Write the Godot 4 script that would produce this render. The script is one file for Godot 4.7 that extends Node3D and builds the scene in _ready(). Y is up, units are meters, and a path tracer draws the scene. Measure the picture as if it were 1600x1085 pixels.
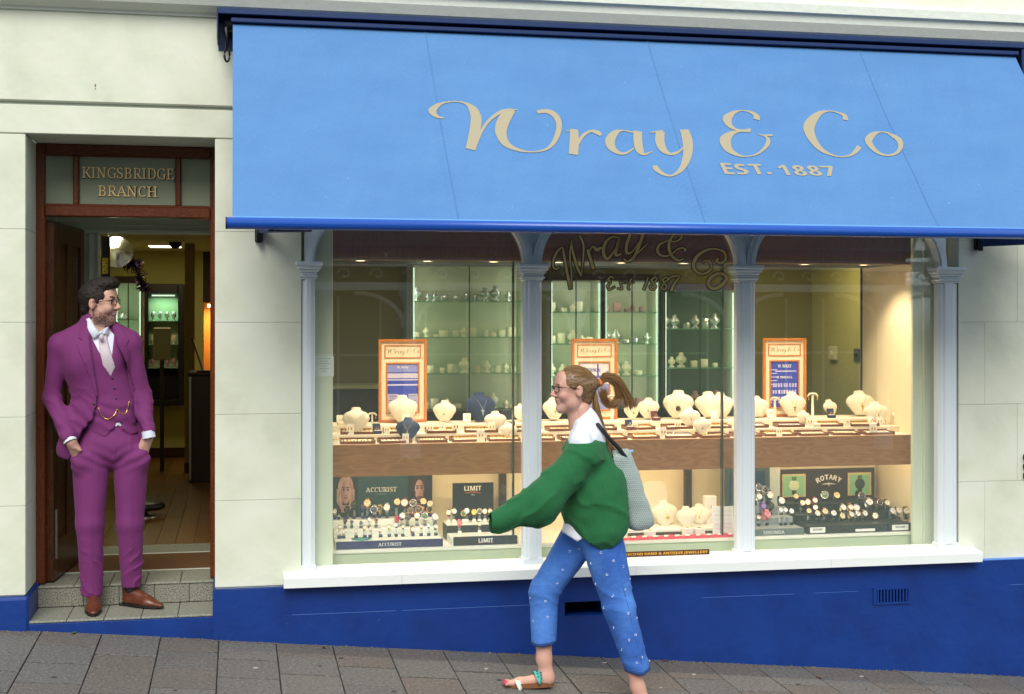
extends Node3D
# A jeweller's shopfront on a sloping street: x runs along the facade, z towards the street, facade face at z = 0.

var mats := {}
var used_names := {}
var rng := RandomNumberGenerator.new()

# ---------------------------------------------------------------- naming and tagging
func numbered(called: String) -> String:
	if not used_names.has(called):
		used_names[called] = 0
		return called
	used_names[called] += 1
	return "%s_%03d" % [called, used_names[called]]

func tag(o, label := "", category := "", group := "", kind := ""):
	if label != "": o.set_meta("label", label)
	if category != "": o.set_meta("category", category)
	if group != "": o.set_meta("group", group)
	if kind != "": o.set_meta("kind", kind)
	return o

func thing(called: String, label: String, category: String, at := Vector3.ZERO, turn := 0.0, group := "") -> Node3D:
	var o := Node3D.new()
	o.name = numbered(called)
	add_child(o)
	o.position = at
	o.rotation.y = turn
	tag(o, label, category, group)
	return o

func put(parent, called: String, mesh: Mesh, m: Material = null, at := Vector3.ZERO) -> MeshInstance3D:
	var o := MeshInstance3D.new()
	o.name = numbered(called) if parent == self else called
	o.mesh = mesh
	if m: o.material_override = m
	parent.add_child(o, true)
	o.position = at
	return o

func copy_of(src: Node3D, label: String, at: Vector3, turn := 0.0, scl := 1.0) -> Node3D:
	var c = src.duplicate()
	var nm := String(src.name)
	if nm.length() > 4 and nm[nm.length() - 4] == "_" and nm.right(3).is_valid_int(): nm = nm.left(nm.length() - 4)
	c.name = numbered(nm)
	add_child(c)
	c.position = at
	c.rotation = Vector3(0, turn, 0)
	c.scale = Vector3.ONE * scl
	c.set_meta("label", label)
	return c

# ---------------------------------------------------------------- textures and materials
func noise(sd: int, freq: float, oct := 4, kind := FastNoiseLite.TYPE_SIMPLEX_SMOOTH) -> FastNoiseLite:
	var n := FastNoiseLite.new()
	n.seed = sd
	n.noise_type = kind
	n.frequency = freq
	n.fractal_octaves = oct
	if oct <= 1: n.fractal_type = FastNoiseLite.FRACTAL_NONE
	return n

# a seamless grey image in 0..1; stretched along x by sx
func grey(size: int, sd: int, freq: float, oct := 4, sx := 1.0) -> Image:
	var im := noise(sd, freq, oct).get_seamless_image(size, size, false, false, 0.15)
	im.convert(Image.FORMAT_L8)
	if sx != 1.0:
		im.resize(size, int(max(4.0, size * sx)), Image.INTERPOLATE_CUBIC)
		var big := Image.create(size, size, false, Image.FORMAT_L8)
		var y := 0
		while y < size:
			big.blit_rect(im, Rect2i(0, 0, size, im.get_height()), Vector2i(0, y))
			y += im.get_height()
		im = big
	return im

func tint(im: Image, stops: Array) -> ImageTexture:
	# stops: [[t, Color], ...] in rising t
	var lut := []
	for i in 256:
		var t := i / 255.0
		var c: Color = stops[0][1]
		for k in range(stops.size() - 1):
			if t >= stops[k][0]:
				c = stops[k][1].lerp(stops[k + 1][1], clampf((t - stops[k][0]) / max(1e-4, stops[k + 1][0] - stops[k][0]), 0, 1))
		lut.append([int(c.r * 255), int(c.g * 255), int(c.b * 255)])
	var src := im.get_data()
	var out := PackedByteArray()
	out.resize(src.size() * 3)
	for i in src.size():
		var c = lut[src[i]]
		out[i * 3] = c[0]
		out[i * 3 + 1] = c[1]
		out[i * 3 + 2] = c[2]
	var r := Image.create_from_data(im.get_width(), im.get_height(), false, Image.FORMAT_RGB8, out)
	r.generate_mipmaps()
	return ImageTexture.create_from_image(r)

func bump(im: Image, strength: float) -> ImageTexture:
	var c := im.duplicate() as Image
	c.convert(Image.FORMAT_RGBA8)
	c.bump_map_to_normal_map(strength)
	c.generate_mipmaps()
	return ImageTexture.create_from_image(c)

func hexc(h: String) -> Color:
	return Color.html(h)

func M(key: String, col: Color, rough := 0.6, metal := 0.0, tex: Texture2D = null, nrm: Texture2D = null, uvs := 1.0, nscale := 1.0, local := false) -> StandardMaterial3D:
	if mats.has(key): return mats[key]
	var m := StandardMaterial3D.new()
	m.resource_name = key
	m.albedo_color = col
	m.roughness = rough
	m.metallic = metal
	if tex: m.albedo_texture = tex
	if nrm:
		m.normal_enabled = true
		m.normal_texture = nrm
		m.normal_scale = nscale
	if (tex or nrm) and uvs > 0.0:
		m.uv1_triplanar = true
		m.uv1_world_triplanar = not local
		m.uv1_scale = Vector3.ONE * uvs
	mats[key] = m
	return m

func vcol(key: String, rough := 0.6, nrm: Texture2D = null, uvs := 1.0, nscale := 1.0) -> StandardMaterial3D:
	var m := M(key, Color.WHITE, rough, 0.0, null, nrm, uvs, nscale)
	m.vertex_color_use_as_albedo = true
	return m

# ---------------------------------------------------------------- mesh building
class MB:
	var st := SurfaceTool.new()
	var xf := Transform3D()
	func _init():
		st.begin(Mesh.PRIMITIVE_TRIANGLES)
		st.set_smooth_group(-1)
	func smooth(on: bool) -> MB:
		st.set_smooth_group(0 if on else -1)
		return self
	func tri(a: Vector3, b: Vector3, c: Vector3):
		st.add_vertex(xf * a)
		st.add_vertex(xf * c)
		st.add_vertex(xf * b)
	func quad(a: Vector3, b: Vector3, c: Vector3, d: Vector3):
		tri(a, b, c)
		tri(a, c, d)
	func quv(a: Vector3, b: Vector3, c: Vector3, d: Vector3, r := Rect2(0, 0, 1, 1)):
		# a bottom-left, b bottom-right, c top-right, d top-left, seen from the front
		var t := [[a, Vector2(r.position.x, r.end.y)], [c, r.position + Vector2(r.size.x, 0)], [b, r.end], [a, Vector2(r.position.x, r.end.y)], [d, r.position], [c, r.position + Vector2(r.size.x, 0)]]
		for v in t:
			st.set_uv(v[1])
			st.add_vertex(xf * v[0])
	# chamfered box from corner lo to corner hi
	func box(lo: Vector3, hi: Vector3, ch := 0.0) -> MB:
		if ch <= 0.0:
			var p := []
			for i in 8: p.append(Vector3(hi.x if i & 1 else lo.x, hi.y if i & 2 else lo.y, hi.z if i & 4 else lo.z))
			quad(p[4], p[5], p[7], p[6]); quad(p[1], p[0], p[2], p[3])
			quad(p[0], p[4], p[6], p[2]); quad(p[5], p[1], p[3], p[7])
			quad(p[6], p[7], p[3], p[2]); quad(p[0], p[1], p[5], p[4])
			return self
		var c := (lo + hi) * 0.5
		var h := (hi - lo) * 0.5
		ch = min(ch, min(h.x, min(h.y, h.z)) * 0.9)
		for ax in 3:
			var u := (ax + 1) % 3
			var v := (ax + 2) % 3
			for s in [-1.0, 1.0]:
				var q := []
				for k in [[-1, -1], [1, -1], [1, 1], [-1, 1]]:
					var w := Vector3()
					w[ax] = s * h[ax]; w[u] = k[0] * (h[u] - ch); w[v] = k[1] * (h[v] - ch)
					q.append(c + w)
				if s < 0: q.reverse()
				quad(q[0], q[1], q[2], q[3])
			# edges along axis ax
			for su in [-1.0, 1.0]:
				for sv in [-1.0, 1.0]:
					var e := []
					for s in [-1.0, 1.0]:
						var w1 := Vector3(); var w2 := Vector3()
						w1[ax] = s * (h[ax] - ch); w1[u] = su * h[u]; w1[v] = sv * (h[v] - ch)
						w2[ax] = s * (h[ax] - ch); w2[u] = su * (h[u] - ch); w2[v] = sv * h[v]
						e.append(c + w1); e.append(c + w2)
					if su * sv > 0: quad(e[0], e[1], e[3], e[2])
					else: quad(e[1], e[0], e[2], e[3])
		for sx in [-1.0, 1.0]:
			for sy in [-1.0, 1.0]:
				for sz in [-1.0, 1.0]:
					var a := c + Vector3(sx * h.x, sy * (h.y - ch), sz * (h.z - ch))
					var b := c + Vector3(sx * (h.x - ch), sy * h.y, sz * (h.z - ch))
					var d := c + Vector3(sx * (h.x - ch), sy * (h.y - ch), sz * h.z)
					if sx * sy * sz > 0: tri(a, b, d)
					else: tri(a, d, b)
		return self
	# box centred on the bottom
	func bx(x: float, y: float, z: float, w: float, h: float, d: float, ch := 0.0) -> MB:
		return box(Vector3(x - w / 2, y, z - d / 2), Vector3(x + w / 2, y + h, z + d / 2), ch)
	# polygon (counter-clockwise, in XY) pushed from z0 to z1
	func prism(poly: PackedVector2Array, z0: float, z1: float, ch := 0.0) -> MB:
		var ix := Geometry2D.triangulate_polygon(poly)
		var inner := poly
		if ch > 0.0:
			var off := Geometry2D.offset_polygon(poly, -ch)
			if off.size() == 1 and off[0].size() == poly.size(): inner = off[0]
		for k in range(0, ix.size(), 3):
			var a := poly[ix[k]]; var b := poly[ix[k + 1]]; var c := poly[ix[k + 2]]
			if (b - a).cross(c - a) < 0:
				var t := b; b = c; c = t
			tri(Vector3(a.x, a.y, z1), Vector3(b.x, b.y, z1), Vector3(c.x, c.y, z1))
			tri(Vector3(a.x, a.y, z0), Vector3(c.x, c.y, z0), Vector3(b.x, b.y, z0))
		var ccw := not Geometry2D.is_polygon_clockwise(poly)
		for i in poly.size():
			var a := poly[i]; var b := poly[(i + 1) % poly.size()]
			if not ccw:
				var t := a; a = b; b = t
			quad(Vector3(a.x, a.y, z0), Vector3(b.x, b.y, z0), Vector3(b.x, b.y, z1), Vector3(a.x, a.y, z1))
		return self
	# profile points (radius, height) turned about the y axis
	func lathe(prof: Array, n := 16, at := Vector3.ZERO, close_ends := true) -> MB:
		for i in n:
			var a0 := TAU * i / n
			var a1 := TAU * (i + 1) / n
			for k in range(prof.size() - 1):
				var r0: float = prof[k][0]; var y0: float = prof[k][1]
				var r1: float = prof[k + 1][0]; var y1: float = prof[k + 1][1]
				var p00 := at + Vector3(cos(a0) * r0, y0, sin(a0) * r0)
				var p10 := at + Vector3(cos(a1) * r0, y0, sin(a1) * r0)
				var p01 := at + Vector3(cos(a0) * r1, y1, sin(a0) * r1)
				var p11 := at + Vector3(cos(a1) * r1, y1, sin(a1) * r1)
				if r0 > 1e-6: ring_face(p10, p00, p01, p11, r1)
				elif r1 > 1e-6: tri(p00, p01, p11)
		return self
	func ring_face(a: Vector3, b: Vector3, c: Vector3, d: Vector3, r1: float):
		if r1 < 1e-6: tri(a, b, c)
		else: quad(a, b, c, d)
	# tube along points with radius per point; flat squashes the section along `up`
	func tube(pts: Array, rad, n := 8, caps := true, flat := 1.0, up := Vector3.UP) -> MB:
		var m := pts.size()
		var rings := []
		for i in m:
			var t: Vector3 = (pts[min(i + 1, m - 1)] - pts[max(i - 1, 0)]).normalized()
			var u := up - t * up.dot(t)
			if u.length() < 0.05:
				u = Vector3.RIGHT - t * t.x
				if u.length() < 0.05: u = Vector3.BACK - t * t.z
			u = u.normalized()
			var v := t.cross(u)
			var r: float = rad[i] if rad is Array else rad
			var ring := []
			for k in n:
				var a := TAU * k / n
				ring.append(pts[i] + u * (cos(a) * r * flat) + v * (sin(a) * r))
			rings.append(ring)
		for i in range(m - 1):
			for k in n:
				var k2 := (k + 1) % n
				quad(rings[i][k], rings[i][k2], rings[i + 1][k2], rings[i + 1][k])
		if caps:
			for k in range(1, n - 1):
				tri(rings[0][0], rings[0][k + 1], rings[0][k])
				tri(rings[m - 1][0], rings[m - 1][k], rings[m - 1][k + 1])
		return self
	# square bar between two points
	func bar(a: Vector3, b: Vector3, w: float, d: float, up := Vector3.UP) -> MB:
		var t := (b - a).normalized()
		var u := up - t * up.dot(t)
		if u.length() < 0.05: u = Vector3.RIGHT - t * t.x
		u = u.normalized()
		var v := t.cross(u)
		var keep := xf
		xf = xf * Transform3D(Basis(v, u, t), (a + b) * 0.5)
		var l := (b - a).length() * 0.5
		box(Vector3(-w / 2, -d / 2, -l), Vector3(w / 2, d / 2, l))
		xf = keep
		return self
	func done() -> ArrayMesh:
		st.generate_normals()
		return st.commit()

func bmesh(lo: Vector3, hi: Vector3, ch := 0.0) -> ArrayMesh:
	return MB.new().box(lo, hi, ch).done()

func spline(pts: Array, steps := 6, closed := false) -> Array:
	# Catmull-Rom through Vector3 points
	var out := []
	var n := pts.size()
	var last := n if closed else n - 1
	for i in last:
		var p0 = pts[(i - 1 + n) % n] if closed or i > 0 else pts[0]
		var p1 = pts[i]
		var p2 = pts[(i + 1) % n]
		var p3 = pts[(i + 2) % n] if closed or i + 2 < n else pts[n - 1]
		for s in steps:
			var t := float(s) / steps
			out.append(0.5 * ((2.0 * p1) + (p2 - p0) * t + (2.0 * p0 - 5.0 * p1 + 4.0 * p2 - p3) * t * t + (3.0 * p1 - p0 - 3.0 * p2 + p3) * t * t * t))
	if not closed: out.append(pts[n - 1])
	return out

# pen strokes (x, y, width triples) drawn as flat ribbons `thick` deep, with z = lift
func strokes_mesh(list: Array, xf: Transform3D, sc := 1.0, extra := 0.0, thick := 0.0012, cols := 1, steps := 7) -> ArrayMesh:
	var b := MB.new()
	b.xf = xf
	for s in list:
		var pts := []
		for k in range(0, s.size(), 3): pts.append(Vector3(s[k], s[k + 1], s[k + 2]))
		var closed: bool = pts[0].distance_to(pts[pts.size() - 1]) < 1e-4
		if closed: pts.pop_back()
		var c := spline(pts, steps, closed)
		if closed: c.append(c[0])
		var l := []; var r := []
		for i in c.size():
			var a: Vector3 = c[max(i - 1, 0)]; var e: Vector3 = c[min(i + 1, c.size() - 1)]
			if closed:
				a = c[i - 1 if i > 0 else c.size() - 2]
				e = c[i + 1 if i < c.size() - 1 else 1]
			var t := Vector2(e.x - a.x, e.y - a.y).normalized()
			var nn: Vector2 = Vector2(-t.y, t.x) * (maxf(c[i].z, 0.0) * 0.5 * sc + extra)
			var p := Vector2(c[i].x, c[i].y) * sc
			if not closed and extra > 0.0:
				if i == 0: p -= t * extra
				if i == c.size() - 1: p += t * extra
			l.append(p + nn); r.append(p - nn)
		for i in range(c.size() - 1):
			for k in cols:
				var p0: Vector2 = r[i].lerp(l[i], float(k) / cols); var p1: Vector2 = r[i + 1].lerp(l[i + 1], float(k) / cols)
				var p2: Vector2 = r[i + 1].lerp(l[i + 1], float(k + 1) / cols); var p3: Vector2 = r[i].lerp(l[i], float(k + 1) / cols)
				b.quad(Vector3(p0.x, p0.y, thick), Vector3(p1.x, p1.y, thick), Vector3(p2.x, p2.y, thick), Vector3(p3.x, p3.y, thick))
			b.quad(Vector3(l[i].x, l[i].y, 0), Vector3(l[i + 1].x, l[i + 1].y, 0), Vector3(l[i + 1].x, l[i + 1].y, thick), Vector3(l[i].x, l[i].y, thick))
			b.quad(Vector3(r[i + 1].x, r[i + 1].y, 0), Vector3(r[i].x, r[i].y, 0), Vector3(r[i].x, r[i].y, thick), Vector3(r[i + 1].x, r[i + 1].y, thick))
	return b.done()

func text_mesh(s: String, face: String, h: float, bold := false, depth := 0.001) -> TextMesh:
	var t := TextMesh.new()
	var fnt := SystemFont.new()
	fnt.font_names = PackedStringArray([face])
	fnt.font_weight = 700 if bold else 400
	t.font = fnt
	t.font_size = 32
	t.pixel_size = h / 23.0
	t.depth = depth
	t.curve_step = 2.0
	t.text = s
	return t

# lettering `s` scaled to width w and capital height h, centred on `at`
func lettering(parent, s: String, face: String, w: float, h: float, m: Material, xf: Transform3D, bold := false, called := "lettering"):
	var t := text_mesh(s, face, h, bold)
	var o := put(parent, called, t, m)
	var bb := t.get_aabb()
	var k := w / maxf(bb.size.x, 1e-5)
	var ky := h / maxf(bb.size.y, 1e-5)
	o.transform = xf * Transform3D(Basis.from_scale(Vector3(k, ky, 1.0)), Vector3(-bb.get_center().x * k, -bb.get_center().y * ky, 0.0005))
	return o

# ---------------------------------------------------------------- distance fields meshed as surface nets
class Field:
	var lo: Vector3
	var h: float
	var nx: int
	var ny: int
	var nz: int
	var f := PackedFloat32Array()
	func _init(a: Vector3, b: Vector3, cell: float):
		lo = a
		h = cell
		nx = int((b.x - a.x) / cell) + 2
		ny = int((b.y - a.y) / cell) + 2
		nz = int((b.z - a.z) / cell) + 2
		f.resize(nx * ny * nz)
		f.fill(1.0)
	func rng_of(c0: Vector3, c1: Vector3, pad: float) -> Array:
		var a := (Vector3(min(c0.x, c1.x), min(c0.y, c1.y), min(c0.z, c1.z)) - Vector3.ONE * pad - lo) / h
		var b := (Vector3(max(c0.x, c1.x), max(c0.y, c1.y), max(c0.z, c1.z)) + Vector3.ONE * pad - lo) / h
		return [maxi(0, int(a.x)), mini(nx - 1, int(b.x) + 1), maxi(0, int(a.y)), mini(ny - 1, int(b.y) + 1), maxi(0, int(a.z)), mini(nz - 1, int(b.z) + 1)]
	# tapered capsule; squash < 1 flattens it along axis `ax`
	func cone(a: Vector3, b: Vector3, ra: float, rb: float, k := 0.02, squash := 1.0, ax := Vector3.BACK) -> Field:
		var r := rng_of(a, b, max(ra, rb) + k + h * 2.0)
		var ab := b - a
		var l2 := maxf(ab.length_squared(), 1e-9)
		var iq := 1.0 / squash - 1.0
		for z in range(r[4], r[5] + 1):
			for y in range(r[2], r[3] + 1):
				var base := (z * ny + y) * nx
				for x in range(r[0], r[1] + 1):
					var p := lo + Vector3(x, y, z) * h - a
					if iq > 0.0:
						var t0 := clampf(p.dot(ab) / l2, 0.0, 1.0)
						var off := p - ab * t0
						p += ax * (off.dot(ax) * iq)
					var t := clampf(p.dot(ab) / l2, 0.0, 1.0)
					var d := (p - ab * t).length() - (ra + (rb - ra) * t)
					var o := f[base + x]
					var hh := maxf(k - absf(o - d), 0.0) / k
					f[base + x] = minf(o, d) - hh * hh * k * 0.25
		return self
	func ell(c: Vector3, r: Vector3, k := 0.02, bs := Basis()) -> Field:
		var big := maxf(r.x, maxf(r.y, r.z))
		var g := rng_of(c, c, big + k + h * 2.0)
		var inv := bs.inverse()
		var mn := minf(r.x, minf(r.y, r.z))
		for z in range(g[4], g[5] + 1):
			for y in range(g[2], g[3] + 1):
				var base := (z * ny + y) * nx
				for x in range(g[0], g[1] + 1):
					var p := inv * (lo + Vector3(x, y, z) * h - c)
					var q := p / r
					var l := q.length()
					var d := (l - 1.0) * mn if l < 1e-4 else l * (l - 1.0) / maxf((q / r).length(), 1e-6)
					var o := f[base + x]
					var hh := maxf(k - absf(o - d), 0.0) / k
					f[base + x] = minf(o, d) - hh * hh * k * 0.25
		return self
	func carve(c: Vector3, r: Vector3, k := 0.01) -> Field:
		var g := rng_of(c, c, maxf(r.x, maxf(r.y, r.z)) + k + h)
		var mn := minf(r.x, minf(r.y, r.z))
		for z in range(g[4], g[5] + 1):
			for y in range(g[2], g[3] + 1):
				for x in range(g[0], g[1] + 1):
					var i := (z * ny + y) * nx + x
					var q := (lo + Vector3(x, y, z) * h - c) / r
					var d := -(q.length() - 1.0) * mn
					var o := f[i]
					var hh := maxf(k - absf(o - d), 0.0) / k
					f[i] = maxf(o, d) + hh * hh * k * 0.25
		return self
	func grow(by: float) -> Field:
		for i in f.size(): f[i] -= by
		return self
	# displace by a callable of position wherever the surface may be
	func warp(fn: Callable) -> Field:
		var lim := h * 3.0
		for z in nz:
			for y in ny:
				var base := (z * ny + y) * nx
				for x in nx:
					if absf(f[base + x]) < lim: f[base + x] += fn.call(lo + Vector3(x, y, z) * h)
		return self
	# keep (or with outside = true remove) what lies in front of z0 within an XY polygon
	func poly(pl: PackedVector2Array, z0: float, outside := false, z1 := 9.0) -> Field:
		var n := pl.size()
		for y in ny:
			for x in nx:
				var p := Vector2(lo.x + x * h, lo.y + y * h)
				var d := 9.0
				for i in n: d = minf(d, p.distance_to(Geometry2D.get_closest_point_to_segment(p, pl[i], pl[(i + 1) % n])))
				if Geometry2D.is_point_in_polygon(p, pl): d = -d
				for z in nz:
					var i := (z * ny + y) * nx + x
					var pz := lo.z + z * h
					var s := maxf(d, maxf(z0 - pz, pz - z1))
					f[i] = maxf(f[i], -s if outside else s)
		return self
	# a sheet of the field: thickness t inside the surface
	func shell(t: float) -> Field:
		for i in f.size(): f[i] = maxf(f[i], -f[i] - t)
		return self
	func at(p: Vector3) -> float:
		var q := (p - lo) / h
		var x := clampi(int(q.x), 0, nx - 2); var y := clampi(int(q.y), 0, ny - 2); var z := clampi(int(q.z), 0, nz - 2)
		var a := q - Vector3(x, y, z)
		var i := (z * ny + y) * nx + x
		var s := nx * ny
		var c00 := lerpf(f[i], f[i + 1], a.x); var c10 := lerpf(f[i + nx], f[i + nx + 1], a.x)
		var c01 := lerpf(f[i + s], f[i + s + 1], a.x); var c11 := lerpf(f[i + s + nx], f[i + s + nx + 1], a.x)
		return lerpf(lerpf(c00, c10, a.y), lerpf(c01, c11, a.y), a.z)
	# the z of the surface nearest the street at (x, y)
	func front(x: float, y: float) -> float:
		var z := lo.z + (nz - 2) * h
		while z > lo.z:
			if at(Vector3(x, y, z)) < 0.0: return z
			z -= h * 0.25
		return lo.z
	func mesh(xf := Transform3D(), color = null) -> ArrayMesh:
		var id := PackedInt32Array()
		id.resize(nx * ny * nz)
		id.fill(-1)
		var vs := PackedVector3Array()
		var sxy := nx * ny
		var offs := PackedInt32Array([0, 1, nx, nx + 1, sxy, sxy + 1, sxy + nx, sxy + nx + 1])
		var eds := [[0, 1], [2, 3], [4, 5], [6, 7], [0, 2], [1, 3], [4, 6], [5, 7], [0, 4], [1, 5], [2, 6], [3, 7]]
		var cells := PackedInt32Array()
		var lim := h * 2.5
		for z in range(nz - 1):
			for y in range(ny - 1):
				var base := (z * ny + y) * nx
				for x in range(nx - 1):
					var i := base + x
					if absf(f[i]) > lim: continue
					var mask := 0
					for c in 8:
						if f[i + offs[c]] < 0.0: mask |= 1 << c
					if mask == 0 or mask == 255: continue
					var sum := Vector3()
					var n := 0
					for e in eds:
						var a: int = e[0]; var b: int = e[1]
						if ((mask >> a) & 1) != ((mask >> b) & 1):
							var fa := f[i + offs[a]]
							var t := fa / (fa - f[i + offs[b]])
							var pa := Vector3(a & 1, (a >> 1) & 1, a >> 2)
							var pb := Vector3(b & 1, (b >> 1) & 1, b >> 2)
							sum += pa.lerp(pb, t)
							n += 1
					id[i] = vs.size()
					vs.append(lo + (Vector3(x, y, z) + sum / n) * h)
					cells.append(i)
		var ix := PackedInt32Array()
		for i in cells:
			var x := i % nx
			var y := (i / nx) % ny
			var z := i / sxy
			var s0 := f[i] < 0.0
			if y > 0 and z > 0 and s0 != (f[i + 1] < 0.0): _q(ix, id, i, i - nx, i - nx - sxy, i - sxy, s0)
			if x > 0 and z > 0 and s0 != (f[i + nx] < 0.0): _q(ix, id, i, i - sxy, i - 1 - sxy, i - 1, s0)
			if x > 0 and y > 0 and s0 != (f[i + sxy] < 0.0): _q(ix, id, i, i - 1, i - 1 - nx, i - nx, s0)
		var nr := PackedVector3Array()
		nr.resize(vs.size())
		for k in range(0, ix.size(), 3):
			var a := vs[ix[k]]; var b := vs[ix[k + 1]]; var c := vs[ix[k + 2]]
			var g := (c - a).cross(b - a)
			nr[ix[k]] += g; nr[ix[k + 1]] += g; nr[ix[k + 2]] += g
		var cols := PackedColorArray()
		for k in vs.size():
			nr[k] = (xf.basis * nr[k]).normalized()
			if color != null: cols.append(color.call(vs[k]))
			vs[k] = xf * vs[k]
		var arr := []
		arr.resize(Mesh.ARRAY_MAX)
		arr[Mesh.ARRAY_VERTEX] = vs
		arr[Mesh.ARRAY_NORMAL] = nr
		if color != null: arr[Mesh.ARRAY_COLOR] = cols
		arr[Mesh.ARRAY_INDEX] = ix
		var am := ArrayMesh.new()
		am.add_surface_from_arrays(Mesh.PRIMITIVE_TRIANGLES, arr)
		return am
	func _q(ix: PackedInt32Array, id: PackedInt32Array, a: int, b: int, c: int, d: int, flip: bool):
		var p := id[a]; var q := id[b]; var r := id[c]; var s := id[d]
		if p < 0 or q < 0 or r < 0 or s < 0: return
		if flip: ix.append_array(PackedInt32Array([p, r, q, p, s, r]))
		else: ix.append_array(PackedInt32Array([p, q, r, p, r, s]))

func join(meshes: Array) -> ArrayMesh:
	# several coloured pieces of one body as one mesh
	var st := SurfaceTool.new()
	for i in meshes.size():
		if i == 0: st.create_from(meshes[0], 0)
		else: st.append_from(meshes[i], 0, Transform3D())
	return st.commit()
const SIGN_STROKES := [
	[1.0696, -0.6586, 0.0055, 1.0356, -0.6535, 0.0203, 1.0109, -0.6164, 0.0426, 1.0331, -0.5758, 0.0316, 1.0751, -0.5473, 0.0131, 1.1425, -0.5335, 0.0084, 1.1980, -0.5470, 0.0168, 1.2296, -0.5897, 0.0467, 1.2403, -0.6488, 0.0576, 1.2305, -0.7148, 0.0573, 1.2120, -0.7932, 0.0550, 1.1854, -0.8885, 0.0527],
	[1.2100, -0.8826, 0.0091, 1.2342, -0.8116, 0.0147, 1.2618, -0.7460, 0.0166, 1.3021, -0.6791, 0.0167, 1.3502, -0.6310, 0.0205, 1.4018, -0.5968, 0.0187, 1.4682, -0.5859, 0.0056],
	[1.4457, -0.5896, 0.0338, 1.4048, -0.6353, 0.0616, 1.3687, -0.7158, 0.0649, 1.3610, -0.7811, 0.0571, 1.3797, -0.8447, 0.0422, 1.4327, -0.8850, 0.0220, 1.5011, -0.8992, 0.0092, 1.5738, -0.8827, 0.0129, 1.6257, -0.8359, 0.0203, 1.6646, -0.7631, 0.0279, 1.6867, -0.6899, 0.0300, 1.6841, -0.6275, 0.0358, 1.6578, -0.5884, 0.0359, 1.6207, -0.5766, 0.0283, 1.5803, -0.5891, 0.0226],
	[1.7202, -0.7242, 0.0056, 1.7492, -0.7231, 0.0094, 1.7787, -0.7193, 0.0112],
	[1.7663, -0.7119, 0.0431, 1.7511, -0.8120, 0.0502, 1.7341, -0.8990, 0.0498],
	[1.7664, -0.8309, 0.0111, 1.8026, -0.7644, 0.0187, 1.8500, -0.7271, 0.0169, 1.8873, -0.7362, 0.0319, 1.9035, -0.7619, 0.0150],
	[2.0896, -0.7231, 0.0132, 2.0322, -0.7147, 0.0094, 1.9872, -0.7376, 0.0339, 1.9478, -0.7983, 0.0524, 1.9499, -0.8542, 0.0447, 1.9829, -0.8867, 0.0242, 2.0217, -0.8854, 0.0130, 2.0723, -0.8460, 0.0075],
	[2.1192, -0.7113, 0.0473, 2.1032, -0.7992, 0.0488, 2.1015, -0.8619, 0.0430, 2.1196, -0.8898, 0.0187, 2.1722, -0.8686, 0.0037],
	[2.1837, -0.7194, 0.0047, 2.2190, -0.7154, 0.0114, 2.2615, -0.7111, 0.0114],
	[2.2435, -0.7171, 0.0475, 2.2255, -0.7947, 0.0509, 2.2330, -0.8574, 0.0432, 2.2668, -0.8849, 0.0206, 2.3181, -0.8636, 0.0132, 2.3511, -0.8271, 0.0075],
	[2.3817, -0.6970, 0.0477, 2.3835, -0.7757, 0.0550, 2.3710, -0.8552, 0.0509, 2.3404, -0.9369, 0.0411, 2.2998, -1.0023, 0.0260, 2.2426, -1.0459, 0.0129, 2.1978, -1.0384, 0.0222, 2.1674, -1.0063, 0.0333, 2.1616, -0.9759, 0.0241],
	[2.8206, -0.5995, 0.0365, 2.8271, -0.5723, 0.0336, 2.7984, -0.5402, 0.0161, 2.7508, -0.5287, 0.0073, 2.6980, -0.5497, 0.0248, 2.6517, -0.5983, 0.0509, 2.6512, -0.6475, 0.0391, 2.6776, -0.6791, 0.0202, 2.7214, -0.6876, 0.0159, 2.7671, -0.6817, 0.0188],
	[2.7632, -0.6982, 0.0101, 2.6964, -0.6967, 0.0130, 2.6414, -0.7211, 0.0360, 2.5994, -0.7729, 0.0630, 2.6010, -0.8326, 0.0513, 2.6335, -0.8710, 0.0284, 2.6823, -0.8871, 0.0099, 2.7453, -0.8752, 0.0100, 2.8002, -0.8356, 0.0157, 2.8389, -0.7893, 0.0230, 2.8504, -0.7486, 0.0202, 2.8278, -0.7221, 0.0072],
	[2.7969, -0.7172, 0.0043, 2.8389, -0.7237, 0.0130, 2.8872, -0.7178, 0.0130],
	[3.3556, -0.5794, 0.0311, 3.3605, -0.5455, 0.0268, 3.3264, -0.5195, 0.0119, 3.2721, -0.5144, 0.0089, 3.2100, -0.5382, 0.0296, 3.1480, -0.5984, 0.0559, 3.1122, -0.6620, 0.0629, 3.1101, -0.7339, 0.0553, 3.1315, -0.8041, 0.0391, 3.1720, -0.8479, 0.0202, 3.2358, -0.8688, 0.0087, 3.3007, -0.8586, 0.0130, 3.3450, -0.8269, 0.0247, 3.3765, -0.7914, 0.0263],
	[3.5341, -0.6684, 0.0104, 3.4841, -0.6941, 0.0332, 3.4461, -0.7419, 0.0425, 3.4515, -0.7928, 0.0365, 3.4792, -0.8365, 0.0248, 3.5292, -0.8530, 0.0131, 3.5840, -0.8339, 0.0175, 3.6209, -0.7920, 0.0235, 3.6330, -0.7433, 0.0339, 3.6137, -0.7027, 0.0296, 3.5772, -0.6709, 0.0133, 3.5341, -0.6684, 0.0104]
]
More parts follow.
